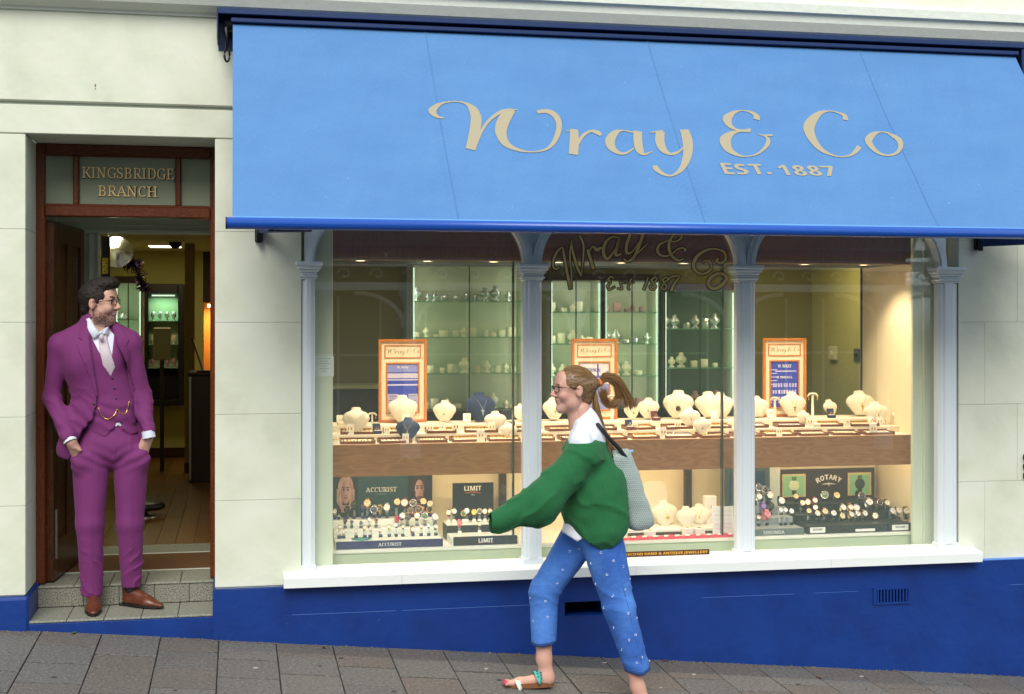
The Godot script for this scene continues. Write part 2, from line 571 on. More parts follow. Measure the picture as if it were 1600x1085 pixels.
const GLASS_STROKES := [
	[1.8351, 2.0584, 0.0056, 1.8137, 2.0465, 0.0083, 1.7959, 2.0651, 0.0125, 1.8030, 2.1138, 0.0139, 1.8280, 2.1592, 0.0097, 1.8530, 2.1748, 0.0056],
	[1.8530, 2.1748, 0.0070, 1.8602, 2.1317, 0.0125, 1.8780, 2.0344, 0.0153, 1.9010, 1.9336, 0.0181],
	[1.9038, 1.9406, 0.0070, 1.9053, 2.0137, 0.0084, 1.8960, 2.1320, 0.0097, 1.9081, 2.2192, 0.0070],
	[1.9053, 2.2087, 0.0070, 1.9139, 2.1461, 0.0125, 1.9390, 2.0627, 0.0153, 1.9656, 2.0057, 0.0126],
	[1.9656, 2.0071, 0.0056, 1.9749, 2.1049, 0.0084, 1.9771, 2.1886, 0.0112, 1.9534, 2.2442, 0.0084],
	[2.0016, 2.1624, 0.0154, 2.0181, 2.1122, 0.0168, 2.0376, 2.0495, 0.0182],
	[2.0116, 2.1541, 0.0070, 2.0347, 2.1809, 0.0098, 2.0578, 2.1615, 0.0196, 2.0882, 2.1772, 0.0098],
	[2.1919, 2.2345, 0.0084, 2.1519, 2.2382, 0.0098, 2.1121, 2.2076, 0.0154, 2.0969, 2.1514, 0.0182, 2.1193, 2.1090, 0.0168, 2.1592, 2.1521, 0.0084, 2.1992, 2.2402, 0.0084],
	[2.1970, 2.2401, 0.0154, 2.1752, 2.1698, 0.0168, 2.1737, 2.1312, 0.0154, 2.2064, 2.1385, 0.0070],
	[2.2596, 2.2564, 0.0169, 2.2377, 2.1915, 0.0169, 2.2392, 2.1458, 0.0155, 2.2720, 2.1532, 0.0084, 2.3159, 2.2134, 0.0070],
	[2.3400, 2.2630, 0.0169, 2.3122, 2.1853, 0.0183, 2.2793, 2.1181, 0.0169, 2.2407, 2.0946, 0.0126, 2.2203, 2.1127, 0.0098],
	[2.2793, 2.1216, 0.0056, 2.3268, 2.1643, 0.0070, 2.3723, 2.2084, 0.0042],
	[2.5402, 2.2669, 0.0071, 2.5092, 2.2333, 0.0156, 2.4959, 2.1837, 0.0184, 2.5121, 2.1344, 0.0170, 2.5513, 2.1050, 0.0113, 2.5936, 2.1160, 0.0043],
	[2.5402, 2.2669, 0.0071, 2.5713, 2.2659, 0.0099, 2.5713, 2.2362, 0.0127, 2.5328, 2.2145, 0.0085, 2.4885, 2.2189, 0.0071, 2.4384, 2.1937, 0.0127, 2.4259, 2.1582, 0.0169, 2.4531, 2.1303, 0.0113, 2.5033, 2.1343, 0.0085, 2.5439, 2.1665, 0.0085, 2.5772, 2.1782, 0.0099, 2.6010, 2.1657, 0.0085, 2.5884, 2.1585, 0.0043],
	[2.8045, 2.1179, 0.0100, 2.7903, 2.1050, 0.0157, 2.8158, 2.0895, 0.0114, 2.8473, 2.1112, 0.0143, 2.8398, 2.1539, 0.0143, 2.7933, 2.1726, 0.0100, 2.7335, 2.1684, 0.0142, 2.6738, 2.1323, 0.0185, 2.6478, 2.0789, 0.0213, 2.6664, 2.0386, 0.0170, 2.7111, 2.0261, 0.0128, 2.7574, 2.0549, 0.0128, 2.7521, 2.0961, 0.0114, 2.7185, 2.1043, 0.0071, 2.7073, 2.0929, 0.0043],
	[2.7933, 2.0252, 0.0185, 2.7544, 2.0015, 0.0213, 2.7394, 1.9659, 0.0213, 2.7648, 1.9397, 0.0185, 2.8083, 1.9499, 0.0214, 2.8518, 1.9914, 0.0200, 2.8368, 2.0227, 0.0171, 2.7933, 2.0252, 0.0185],
	[2.1606, 1.9930, 0.0056, 2.1447, 2.0062, 0.0070, 2.1258, 1.9886, 0.0098, 2.1418, 1.9732, 0.0070, 2.1229, 1.9535, 0.0112, 2.1338, 1.9312, 0.0098, 2.1650, 1.9467, 0.0056],
	[2.2232, 1.9695, 0.0042, 2.1999, 1.9736, 0.0084, 2.2064, 1.9525, 0.0098, 2.2086, 1.9336, 0.0084, 2.1839, 1.9370, 0.0056],
	[2.2655, 1.9964, 0.0098, 2.2479, 1.9457, 0.0098, 2.2552, 1.9317, 0.0056],
	[2.2348, 1.9702, 0.0042, 2.2801, 1.9719, 0.0042],
	[2.3693, 2.0076, 0.0056, 2.3576, 1.9709, 0.0113, 2.3430, 1.9307, 0.0141],
	[2.4134, 2.0029, 0.0071, 2.3899, 1.9901, 0.0113, 2.3965, 1.9711, 0.0099, 2.3818, 1.9428, 0.0113, 2.4016, 1.9310, 0.0085, 2.4149, 1.9522, 0.0113, 2.3987, 1.9704, 0.0085, 2.4222, 1.9903, 0.0099, 2.4134, 2.0029, 0.0071],
	[2.4811, 2.0034, 0.0071, 2.4576, 1.9905, 0.0113, 2.4642, 1.9715, 0.0099, 2.4494, 1.9432, 0.0113, 2.4693, 1.9313, 0.0085, 2.4826, 1.9525, 0.0113, 2.4664, 1.9708, 0.0085, 2.4900, 1.9907, 0.0099, 2.4811, 2.0034, 0.0071],
	[2.4974, 1.9893, 0.0057, 2.5107, 2.0071, 0.0099, 2.5609, 2.0095, 0.0085, 2.5328, 1.9719, 0.0127, 2.5092, 1.9222, 0.0170]
]
const WATCHES_A := [
	[0.581, 0.603, -0.600, 0.0131, "s", "white", "silver", 2],
	[0.629, 0.563, -0.480, 0.0129, "b", "black", "black", 1],
	[0.604, 0.567, -0.600, 0.0121, "s", "white", "silver", 2],
	[0.656, 0.611, -0.600, 0.0182, "b", "black", "black", 2],
	[0.697, 0.640, -0.600, 0.0202, "b", "black", "black", 2],
	[0.745, 0.626, -0.600, 0.0192, "b", "blue", "blue", 2],
	[0.775, 0.649, -0.600, 0.0233, "g", "cream", "gold", 2],
	[0.818, 0.608, -0.600, 0.0233, "s", "blue", "silver", 2],
	[0.851, 0.615, -0.600, 0.0203, "g", "black", "gold", 2],
	[0.894, 0.620, -0.600, 0.0213, "s", "white", "silver", 2],
	[0.952, 0.651, -0.600, 0.0214, "g", "cream", "black", 2],
	[1.002, 0.645, -0.600, 0.0234, "r", "white", "brown", 2],
	[1.054, 0.642, -0.600, 0.0235, "s", "black", "black", 2],
	[1.112, 0.650, -0.600, 0.0204, "g", "cream", "black", 2],
	[1.160, 0.634, -0.600, 0.0194, "s", "cream", "black", 2],
	[1.041, 0.598, -0.600, 0.0214, "r", "black", "black", 2],
	[1.094, 0.602, -0.600, 0.0255, "r", "black", "brown", 2],
	[1.149, 0.598, -0.600, 0.0194, "g", "black", "black", 2],
	[0.938, 0.565, -0.480, 0.0170, "r", "red", "red", 1],
	[0.969, 0.584, -0.480, 0.0181, "s", "white", "black", 1],
	[1.003, 0.575, -0.480, 0.0211, "b", "black", "silver", 1],
	[1.060, 0.581, -0.480, 0.0191, "r", "white", "black", 1],
	[1.112, 0.577, -0.480, 0.0211, "s", "green", "silver", 1],
	[1.166, 0.571, -0.480, 0.0202, "s", "white", "silver", 1],
	[0.672, 0.555, -0.480, 0.0120, "s", "blue", "silver", 1],
	[0.724, 0.545, -0.480, 0.0120, "s", "blue", "brown", 1],
	[0.771, 0.567, -0.480, 0.0100, "s", "white", "silver", 1],
	[0.817, 0.563, -0.480, 0.0125, "r", "black", "brown", 1],
	[0.587, 0.548, -0.340, 0.0107, "r", "white", "rose", 0],
	[0.585, 0.512, -0.340, 0.0088, "s", "white", "silver", 0],
	[0.611, 0.520, -0.340, 0.0117, "g", "white", "gold", 0],
	[0.684, 0.521, -0.340, 0.0098, "r", "white", "rose", 0],
	[0.731, 0.540, -0.340, 0.0123, "g", "white", "gold", 0],
	[0.770, 0.531, -0.340, 0.0113, "r", "white", "gold", 0],
	[0.824, 0.524, -0.340, 0.0113, "r", "white", "rose", 0],
	[0.876, 0.541, -0.340, 0.0113, "g", "white", "gold", 0],
	[0.922, 0.551, -0.340, 0.0123, "s", "white", "black", 0],
	[0.960, 0.540, -0.340, 0.0099, "g", "white", "black", 0],
	[1.014, 0.522, -0.340, 0.0163, "r", "white", "brown", 0],
	[1.069, 0.540, -0.340, 0.0109, "r", "white", "black", 0],
	[1.111, 0.544, -0.340, 0.0119, "s", "white", "black", 0],
	[1.150, 0.535, -0.340, 0.0129, "s", "white", "black", 0]
]
const WATCHES_L := [
	[1.257, 0.592, -0.500, 0.0157, "g", "white", "black", 1],
	[1.286, 0.599, -0.500, 0.0167, "s", "white", "black", 1],
	[1.351, 0.583, -0.500, 0.0176, "g", "green", "black", 1],
	[1.368, 0.599, -0.500, 0.0167, "s", "white", "black", 1],
	[1.415, 0.590, -0.500, 0.0176, "g", "yellow", "black", 1],
	[1.445, 0.594, -0.500, 0.0167, "s", "black", "black", 1],
	[1.479, 0.593, -0.500, 0.0158, "g", "white", "brown", 1],
	[1.509, 0.592, -0.500, 0.0158, "g", "white", "gold", 1],
	[1.298, 0.549, -0.360, 0.0164, "r", "pink", "pink", 0],
	[1.418, 0.539, -0.360, 0.0128, "g", "white", "black", 0]
]
const WATCHES_S := [
	[3.264, 0.685, -0.560, 0.0225, "s", "blue", "silver", 2],
	[3.303, 0.670, -0.560, 0.0212, "s", "black", "silver", 2],
	[3.221, 0.643, -0.460, 0.0196, "s", "white", "silver", 1],
	[3.338, 0.638, -0.560, 0.0225, "s", "white", "black", 2],
	[3.249, 0.583, -0.460, 0.0209, "b", "purple", "purple", 1],
	[3.297, 0.584, -0.460, 0.0223, "b", "black", "black", 1],
	[3.370, 0.613, -0.460, 0.0223, "s", "white", "black", 1],
	[3.225, 0.548, -0.340, 0.0232, "r", "pink", "pink", 0],
	[3.314, 0.572, -0.340, 0.0155, "s", "white", "silver", 0],
	[3.346, 0.571, -0.340, 0.0155, "s", "white", "silver", 0],
	[3.386, 0.563, -0.340, 0.0168, "s", "white", "black", 0],
	[3.170, 0.532, -0.340, 0.0142, "r", "white", "brown", 0]
]
const WATCHES_R := [
	[3.530, 0.619, -0.600, 0.0174, "g", "cream", "brown", 2],
	[3.519, 0.593, -0.480, 0.0185, "g", "white", "black", 1],
	[3.561, 0.597, -0.480, 0.0185, "g", "white", "brown", 1],
	[3.607, 0.606, -0.480, 0.0172, "r", "white", "red", 1],
	[3.614, 0.562, -0.480, 0.0172, "g", "white", "brown", 1],
	[3.732, 0.623, -0.600, 0.0269, "s", "green", "black", 2],
	[3.807, 0.619, -0.600, 0.0229, "g", "cream", "black", 2],
	[3.977, 0.610, -0.600, 0.0270, "s", "blue", "black", 2],
	[3.977, 0.586, -0.480, 0.0240, "s", "white", "silver", 1],
	[4.045, 0.582, -0.480, 0.0227, "s", "black", "brown", 1],
	[3.512, 0.559, -0.360, 0.0169, "g", "cream", "black", 0],
	[3.571, 0.542, -0.360, 0.0182, "g", "white", "black", 0],
	[3.620, 0.552, -0.360, 0.0196, "g", "cream", "brown", 0],
	[3.680, 0.540, -0.360, 0.0183, "s", "white", "black", 0],
	[3.732, 0.521, -0.360, 0.0209, "g", "cream", "black", 0],
	[3.798, 0.557, -0.480, 0.0199, "s", "white", "gold", 1],
	[3.849, 0.556, -0.480, 0.0199, "g", "white", "gold", 1],
	[3.894, 0.552, -0.480, 0.0200, "s", "white", "silver", 1],
	[3.795, 0.529, -0.360, 0.0183, "g", "white", "gold", 0],
	[3.837, 0.532, -0.360, 0.0183, "s", "white", "silver", 0],
	[3.886, 0.533, -0.360, 0.0197, "g", "white", "brown", 0],
	[3.964, 0.515, -0.360, 0.0197, "g", "white", "black", 0],
	[4.074, 0.543, -0.360, 0.0211, "s", "white", "black", 0],
	[4.121, 0.545, -0.360, 0.0211, "g", "white", "silver", 0],
	[4.174, 0.541, -0.360, 0.0211, "g", "white", "black", 0],
	[4.103, 0.578, -0.480, 0.0187, "g", "white", "brown", 1]
]
const BUSTS := [
	[0.701, 1.083, -0.560, 0.149, "pearl", "pearl-strung cream bust at the left end of the shelf"],
	[1.012, 1.122, -0.780, 0.168, "plain", "cream bust standing before the left-hand framed picture"],
	[0.993, 1.046, -0.400, 0.132, "navy", "small navy bust with a gold necklace below the left-hand picture"],
	[1.269, 1.122, -0.780, 0.133, "drop", "cream bust with a small pendant between left picture and navy bust"],
	[1.503, 1.122, -0.780, 0.183, "navycross", "large navy bust wearing a silver cross"],
	[1.552, 1.083, -0.560, 0.115, "plain", "small plain cream bust leaning right of the large navy bust"],
	[1.607, 1.046, -0.400, 0.093, "drop", "low cream bust at the right end of the left-hand bay"],
	[1.762, 1.122, -0.780, 0.108, "plain", "cream bust half hidden behind the second white column"],
	[1.973, 1.122, -0.780, 0.146, "drop", "cream bust with gold pendant in front of the walking woman face"],
	[2.486, 1.122, -0.780, 0.099, "disc", "small cream bust with gold disc right of the ponytail"],
	[2.593, 1.122, -0.780, 0.135, "drop", "cream bust with gold drop, second right of the ponytail"],
	[2.795, 1.122, -0.780, 0.182, "brooch", "large cream bust with dark brooch in the middle bay"],
	[2.802, 1.083, -0.560, 0.123, "drop", "cream bust just below and right of the large brooch bust"],
	[2.826, 1.046, -0.400, 0.106, "drop", "lowest cream bust of the middle bay, near the shelf edge"],
	[3.012, 1.122, -0.780, 0.172, "plain", "plain cream bust tucked behind its neighbour at the right of the middle bay"],
	[3.086, 1.122, -0.780, 0.167, "drop", "cream bust at the right end of the middle bay"],
	[3.350, 1.122, -0.780, 0.139, "plain", "cream bust beside the third white column in the right-hand bay"],
	[3.586, 1.122, -0.780, 0.162, "cross", "cream bust with gold cross in front of the right-hand picture"],
	[3.567, 1.083, -0.560, 0.093, "disc", "low cream bust below the right-hand picture"],
	[3.852, 1.122, -0.780, 0.108, "disc", "cream bust with gold disc right of the T-shaped earring stand"],
	[4.065, 1.122, -0.780, 0.165, "cross", "largest cream bust with gold cross near the cream side panel"],
	[4.071, 1.083, -0.560, 0.145, "drop", "small cream bust right of the largest cross bust"],
	[4.223, 1.083, -0.560, 0.093, "drop", "cream bust at the far right end of the shelf"],
	[2.619, 0.475, -0.500, 0.179, "disc", "low white bust with gold pendant left in the middle bay lower shelf"],
	[2.727, 0.475, -0.400, 0.150, "plain", "front white bust on the middle bay lower shelf"],
	[2.840, 0.475, -0.500, 0.150, "drop", "rear white bust behind its neighbour on the middle bay lower shelf"]
]
# ---------------------------------------------------------------- the whole scene
const FALL := -0.092      # the street drops along x
const CROSS := -0.025     # and a little towards the road
func ground_y(x: float, z: float) -> float:
	return -0.003 + FALL * x + CROSS * z

func _ready():
	rng.seed = 1887
	var cam := Camera3D.new()
	cam.name = "camera"
	cam.position = Vector3(0, 1.75, 7.65)
	cam.rotation.y = deg_to_rad(-11.4)
	cam.projection = Camera3D.PROJECTION_FRUSTUM
	cam.near = 0.1
	cam.far = 400.0
	cam.size = 0.1 * 1085.0 / 2135.0
	cam.frustum_offset = Vector2(0, -0.1 * 41.5 / 2135.0)
	cam.current = true
	add_child(cam)
	var env := Environment.new()
	env.background_mode = Environment.BG_SKY
	var sm := ProceduralSkyMaterial.new()
	sm.sky_top_color = Color(0.60, 0.68, 0.76)
	sm.sky_horizon_color = Color(0.80, 0.84, 0.86)
	sm.sky_curve = 0.25
	sm.ground_bottom_color = Color(0.20, 0.20, 0.20)
	sm.ground_horizon_color = Color(0.45, 0.46, 0.46)
	sm.sun_angle_max = 0.0
	var sky := Sky.new()
	sky.sky_material = sm
	env.sky = sky
	env.background_energy_multiplier = 1.0
	env.tonemap_mode = Environment.TONE_MAPPER_LINEAR
	env.tonemap_exposure = 2.02
	env.sdfgi_enabled = true
	env.ssao_enabled = true
	env.ssil_enabled = true
	var we := WorldEnvironment.new()
	we.name = "environment"
	we.environment = env
	add_child(we)
	var sun := DirectionalLight3D.new()
	sun.name = "sun"
	sun.light_energy = 0.5
	sun.light_color = Color(1.0, 0.985, 0.95)
	sun.light_angular_distance = 38.0
	sun.shadow_enabled = true
	sun.rotation = Vector3(deg_to_rad(-44), deg_to_rad(-12), 0)
	add_child(sun)

	make_materials()
	build_ground()
	build_shop()
	build_interior()
	build_opposite()
	build_awning()
	build_display()
	build_man()
	build_woman()

func make_materials():
	var g1 := grey(256, 3, 0.012, 5)
	var g2 := grey(256, 5, 0.05, 4)
	var fine := grey(256, 9, 0.16, 3)
	var speck := grey(256, 12, 0.30, 2)
	var plaster_n := bump(g2, 3.0)
	var fine_n := bump(fine, 4.0)
	M("plaster", hexc("dee1d3"), 0.62, 0.0, tint(g1, [[0.0, hexc("e9ebe4")], [0.45, hexc("f6f8f2")], [1.0, hexc("ffffff")]]), plaster_n, 0.7, 0.09)
	M("plaster_trim", hexc("dde2d7"), 0.55, 0.0, null, plaster_n, 1.4, 0.25)
	M("white_gloss", hexc("dde5ea"), 0.28, 0.0, null, plaster_n, 2.5, 0.10)
	M("cream_sill", hexc("e9eeee"), 0.35, 0.0, null, plaster_n, 2.0, 0.15)
	M("side_green", hexc("cfd9c2"), 0.5)
	M("plinth_blue", hexc("073684"), 0.42, 0.0, tint(g1, [[0.0, hexc("d6dae0")], [0.5, hexc("f2f2f6")], [1.0, hexc("ffffff")]]), plaster_n, 0.8, 0.12)
	M("plinth_edge", hexc("5b86cf"), 0.45)
	M("scuff", hexc("4a72b4"), 0.6)
	for k in 4:
		var b: Color = [hexc("656362"), hexc("605e5e"), hexc("696765"), hexc("66605c")][k]
		M("slab%d" % k, Color.WHITE, 0.86, 0.0, tint(grey(256, 20 + k, 0.09, 5), [[0.0, b.darkened(0.32)], [0.35, b.darkened(0.08)], [0.6, b], [0.85, b.lightened(0.12)], [1.0, b.lightened(0.35)]]), fine_n, 1.7, 0.6)
	M("joint", hexc("2a2825"), 0.95, 0.0, tint(speck, [[0.0, hexc("8a8a8a")], [1.0, hexc("ffffff")]]), fine_n, 2.0, 1.0)
	M("asphalt", hexc("45454a"), 0.9, 0.0, tint(speck, [[0.0, hexc("808080")], [1.0, hexc("ffffff")]]), fine_n, 1.3, 1.0)
	M("terrazzo", Color.WHITE, 0.5, 0.0, tint(grey(256, 41, 0.24, 2), [[0.0, hexc("45453e")], [0.36, hexc("605f56")], [0.46, hexc("86867a")], [1.0, hexc("a3a396")]]), null, 1.7)
	M("step_tile", Color.WHITE, 0.55, 0.0, tint(grey(256, 43, 0.10, 4), [[0.0, hexc("5f615a")], [0.5, hexc("85877c")], [1.0, hexc("a3a598")]]), fine_n, 2.5, 0.2)
	# timber: grain runs along the texture's x
	var gr := grey(512, 61, 0.035, 4, 1.0)
	var grain := Image.create(512, 512, false, Image.FORMAT_L8)
	var nz := noise(77, 0.02, 3)
	var nf := noise(78, 0.35, 2)
	for y in 512:
		for x in 512:
			var fx := minf(x, 511 - x)
			var wv := nz.get_noise_2d(fx * 0.35, y * 1.6) * 9.0 + y * 0.05
			var v := 0.5 + 0.28 * sin(wv * 2.2) + 0.25 * nf.get_noise_2d(fx * 0.06, y * 2.0)
			grain.set_pixel(x, y, Color(v, v, v))
	var oak := tint(grain, [[0.0, hexc("8f6238")], [0.4, hexc("a0703f")], [0.7, hexc("a87847")], [1.0, hexc("b08250")]])
	var dark := tint(grain, [[0.0, hexc("2a140b")], [0.5, hexc("4a2816")], [1.0, hexc("65391f")]])
	M("oak", hexc("f4e6d8"), 0.32, 0.0, oak, null, 0.45)
	M("oak_small", hexc("b88e62"), 0.35, 0.0, oak, null, 2.5)
	M("frame_wood", hexc("c9a184"), 0.3, 0.0, tint(grain, [[0.0, hexc("573218")], [0.5, hexc("7d4c28")], [1.0, hexc("9a6534")]]), null, 1.7)
	var vert := grain.duplicate() as Image
	vert.rotate_90(CLOCKWISE)
	M("frame_wood_v", hexc("c9a184"), 0.3, 0.0, tint(vert, [[0.0, hexc("573218")], [0.5, hexc("7d4c28")], [1.0, hexc("9a6534")]]), null, 1.7)
	M("door_wood", hexc("c8b8ae"), 0.32, 0.0, tint(vert, [[0.0, hexc("3c2012")], [0.5, hexc("5d361d")], [1.0, hexc("7a4a28")]]), null, 1.6)
	M("bulkhead", hexc("ffe8d4"), 0.5, 0.0, tint(vert, [[0.0, hexc("5c3015")], [0.5, hexc("703d1d")], [1.0, hexc("7d4824")]]), null, 0.7)
	M("dark_timber", hexc("cfc0b8"), 0.35, 0.0, dark, null, 1.2)
	M("floor_wood", hexc("cdb98e"), 0.28, 0.0, tint(vert, [[0.0, hexc("6b4a22")], [0.5, hexc("93703f")], [1.0, hexc("a8834c")]]), null, 0.8)
	M("mat_brown", hexc("6b4a2a"), 0.95, 0.0, null, fine_n, 5.0, 1.0)
	M("olive_wall", hexc("b9b46e"), 0.8, 0.0, null, plaster_n, 1.0, 0.2)
	M("dark_olive", hexc("827c40"), 0.8)
	M("cream_panel", hexc("efe3c0"), 0.7, 0.0, null, fine_n, 3.0, 0.15)
	M("ceiling", hexc("d8d4b4"), 0.9)
	M("orange_wall", hexc("c98f45"), 0.8)
	M("lobby_white", hexc("c9d3c8"), 0.5)
	M("black_metal", hexc("15181d"), 0.4, 0.3)
	M("navy_metal", hexc("16305f"), 0.35, 0.2)
	M("bar_blue", hexc("1a4fae"), 0.25)
	M("steel", hexc("a8a9a6"), 0.35, 0.9)
	M("brass", hexc("c9a24a"), 0.3, 0.9)
	M("gold", hexc("e6bd62"), 0.22, 1.0)
	M("gold_paint", hexc("dcb765"), 0.45, 0.15)
	M("sign_tan", hexc("a39a83"), 0.85)
	M("black_paint", hexc("0d0d0c"), 0.5)
	M("white_paint", hexc("f0efe8"), 0.6)
	M("void", hexc("070707"), 0.9)
	M("silver", hexc("d8dade"), 0.2, 1.0)
	var gm := M("pane", Color(0.86, 0.96, 0.90, 0.05), 0.0)
	gm.transparency = BaseMaterial3D.TRANSPARENCY_ALPHA
	gm.metallic_specular = 0.9
	var ge := M("etched", Color(0.70, 0.75, 0.66, 0.55), 0.08)
	ge.transparency = BaseMaterial3D.TRANSPARENCY_ALPHA
	var g3 := M("cabinet_glass", Color(0.75, 0.95, 0.85, 0.08), 0.02)
	g3.transparency = BaseMaterial3D.TRANSPARENCY_ALPHA
	var g4 := M("acrylic", Color(0.9, 0.96, 0.95, 0.22), 0.05)
	g4.transparency = BaseMaterial3D.TRANSPARENCY_ALPHA
	M("cab_back", hexc("ccd2b8"), 0.5)
	M("lamp_glow", Color(1, 0.95, 0.8), 0.5)
	glow("lamp_warm", Color(1.0, 0.87, 0.66), 6.0)
	glow("lamp_green", Color(0.88, 1.0, 0.90), 0.45)
	glow("lamp_panel", Color(1.0, 0.93, 0.75), 3.0)

func glow(key: String, c: Color, e: float):
	var m := M(key, c, 0.5)
	m.emission_enabled = true
	m.emission = c
	m.emission_energy_multiplier = e

# ---------------------------------------------------------------- ground
func build_ground():
	var up := Vector3(-FALL, 1, -CROSS).normalized()
	var b := MB.new()
	# base bed under the slabs, reaching far along and across the street
	b.quad(Vector3(-90, ground_y(-90, -0.02) - 0.006, -0.02), Vector3(-90, ground_y(-90, 2.32) - 0.006, 2.32), Vector3(90, ground_y(90, 2.32) - 0.006, 2.32), Vector3(90, ground_y(90, -0.02) - 0.006, -0.02))
	var pv := put(self, "pavement", b.done(), mats["joint"])
	tag(pv, "sloping pavement of grey brown concrete slabs before the shop", "pavement", "", "structure")
	var sx := Vector3(1, FALL, 0)
	var sz := Vector3(0, CROSS, 1)
	var shapes := []
	for v in 3:
		shapes.append(bmesh(Vector3(-0.1505 - 0.0005 * v, -0.03, -0.161), Vector3(0.1505, 0, 0.161 + 0.0004 * v), 0.0018))
	for k in range(-6, 20):
		var xc := -0.095 + 0.308 * k + 0.154
		var off: float = [0.085, 0.275][posmod(k, 2)] + rng.randf_range(-0.03, 0.03)
		for j in range(-1, 7):
			var zc := off + 0.34 * j - 0.17
			if zc < -0.16 or zc > 2.2: continue
			var zz0 := maxf(zc - 0.17, 0.0)
			var o := MeshInstance3D.new()
			o.name = "paving_slab"
			pv.add_child(o, true)
			var sc := 1.0
			if zc - 0.17 < 0.004:
				sc = clampf((zc + 0.168 - 0.006) / 0.336, 0.05, 1.0)
				zc = 0.006 + 0.168 * sc
			o.mesh = shapes[rng.randi() % 3]
			o.material_override = mats["slab%d" % ((rng.randi() % 3) if rng.randf() < (0.75 if k < 5 else 0.45) else 3)]
			var lift := rng.randf_range(-0.0015, 0.0015)
			var bs := Basis(sx, up, sz * sc).rotated(up, rng.randf_range(-0.004, 0.004))
			o.transform = Transform3D(bs, Vector3(xc, ground_y(xc, zc) + lift, zc))
	# trodden gum, grit in the angle of the wall and a few dry leaves
	var rr := RandomNumberGenerator.new()
	rr.seed = 31
	for k in 2:
		var gum := MB.new().smooth(true)
		for i in 16:
			var gx := rr.randf_range(-1.3, 4.6); var gz := rr.randf_range(0.05, 1.5)
			var r := rr.randf_range(0.007, 0.016)
			gum.lathe([[0.0, 0.0035], [r * 0.8, 0.0028], [r, 0.0005]], 9, Vector3(gx, ground_y(gx, gz) + 0.001, gz))
		var go := put(self, "gum_spots", gum.done(), M("gum_%d" % k, [hexc("3c3a38"), hexc("a09c94")][k], 0.9))
		tag(go, ["dark trodden gum spots scattered on the pavement", "pale trodden gum spots scattered on the pavement"][k], "gum", "", "stuff")
	var grit := MB.new()
	for i in 700:
		var gx := rr.randf_range(-1.9, 5.2)
		var gz := 0.042 + absf(rr.randfn(0, 0.014))
		if gx > -1.09 and gx < -0.13: gz -= 0.02
		var r := rr.randf_range(0.0012, 0.005)
		grit.xf = Transform3D(Basis(Vector3(rr.randfn(), rr.randfn(), rr.randfn()).normalized(), rr.randf() * 3.0), Vector3(gx, ground_y(gx, gz) + r * 0.3, gz))
		grit.box(Vector3(-r, -r * 0.6, -r), Vector3(r, r * 0.6, r))
	tag(put(self, "grit", grit.done(), M("grit", hexc("6a6355"), 0.95)), "dusty grit lying along the foot of the blue plinth", "grit", "", "stuff")
	for i in 4:
		var lx: float = [0.47, 2.42, -0.86, 3.3][i]
		var lz: float = [0.09, 0.06, 0.05, 0.30][i]
		var lf := thing("dry_leaf", ["small brown leaf at the foot of the plinth below the sill's left end", "small brown leaf at the foot of the plinth behind the walking woman's heel", "small green leaf at the foot of the doorstep", "small brown leaf on the paving before the right-hand bay"][i], "leaf", Vector3(lx, ground_y(lx, lz) + 0.003, lz), i * 1.3, "fallen leaves")
		var lm := MB.new().smooth(true)
		for s in [-1.0, 1.0]:
			for k in 6:
				var a0 := k / 6.0; var a1 := (k + 1) / 6.0
				var w0: float = 0.012 * sin(PI * a0) * s; var w1: float = 0.012 * sin(PI * a1) * s
				lm.quad(Vector3(0, 0.004 * a0, a0 * 0.036), Vector3(w0, 0.004 + 0.003 * a0, a0 * 0.036), Vector3(w1, 0.004 + 0.003 * a1, a1 * 0.036), Vector3(0, 0.004 * a1, a1 * 0.036))
		put(lf, "blade", lm.done(), M("leaf_%d" % (1 if i == 2 else 0), hexc("4f6a2a") if i == 2 else hexc("5c3a22"), 0.8))
		put(lf, "stalk", MB.new().tube([Vector3(0, 0.001, 0), Vector3(0.002, 0.001, -0.014)], 0.0009, 4).done(), M("leaf_0", hexc("5c3a22"), 0.8))
	var kerb := MB.new()
	for k in range(-14, 22):
		kerb.xf = Transform3D(Basis(sx, up, sz), Vector3(k * 0.91, ground_y(k * 0.91, 2.4), 2.4))
		kerb.box(Vector3(-0.452, -0.2, -0.075), Vector3(0.452, 0, 0.075), 0.012)
	tag(put(self, "kerb", kerb.done(), mats["slab2"]), "pale kerb along the edge of the road", "kerb", "", "structure")
	var rd := MB.new()
	rd.quad(Vector3(-90, ground_y(-90, 2.4) - 0.12, 2.4), Vector3(-90, ground_y(-90, 7.0) - 0.12, 90), Vector3(90, ground_y(90, 7.0) - 0.12, 90), Vector3(90, ground_y(90, 2.4) - 0.12, 2.4))
	tag(put(self, "road", rd.done(), mats["asphalt"]), "dark asphalt street sloping past the shop", "road", "", "structure")

# ---------------------------------------------------------------- the building's front
const COURSES := [0.287, 0.762, 1.235, 1.74, 2.238, 2.744]

# the front below the sill, left open at the two air vents: x0, x1, y0, y1
const HOLED := [[-0.1, 1.842, -1.2, 0.278], [1.842, 2.081, -1.2, 0.05], [1.842, 2.081, 0.14, 0.278], [2.081, 3.753, -1.2, 0.278], [3.753, 3.99, -1.2, 0.044], [3.753, 3.99, 0.138, 0.278], [3.99, 9.0, -1.2, 0.278]]

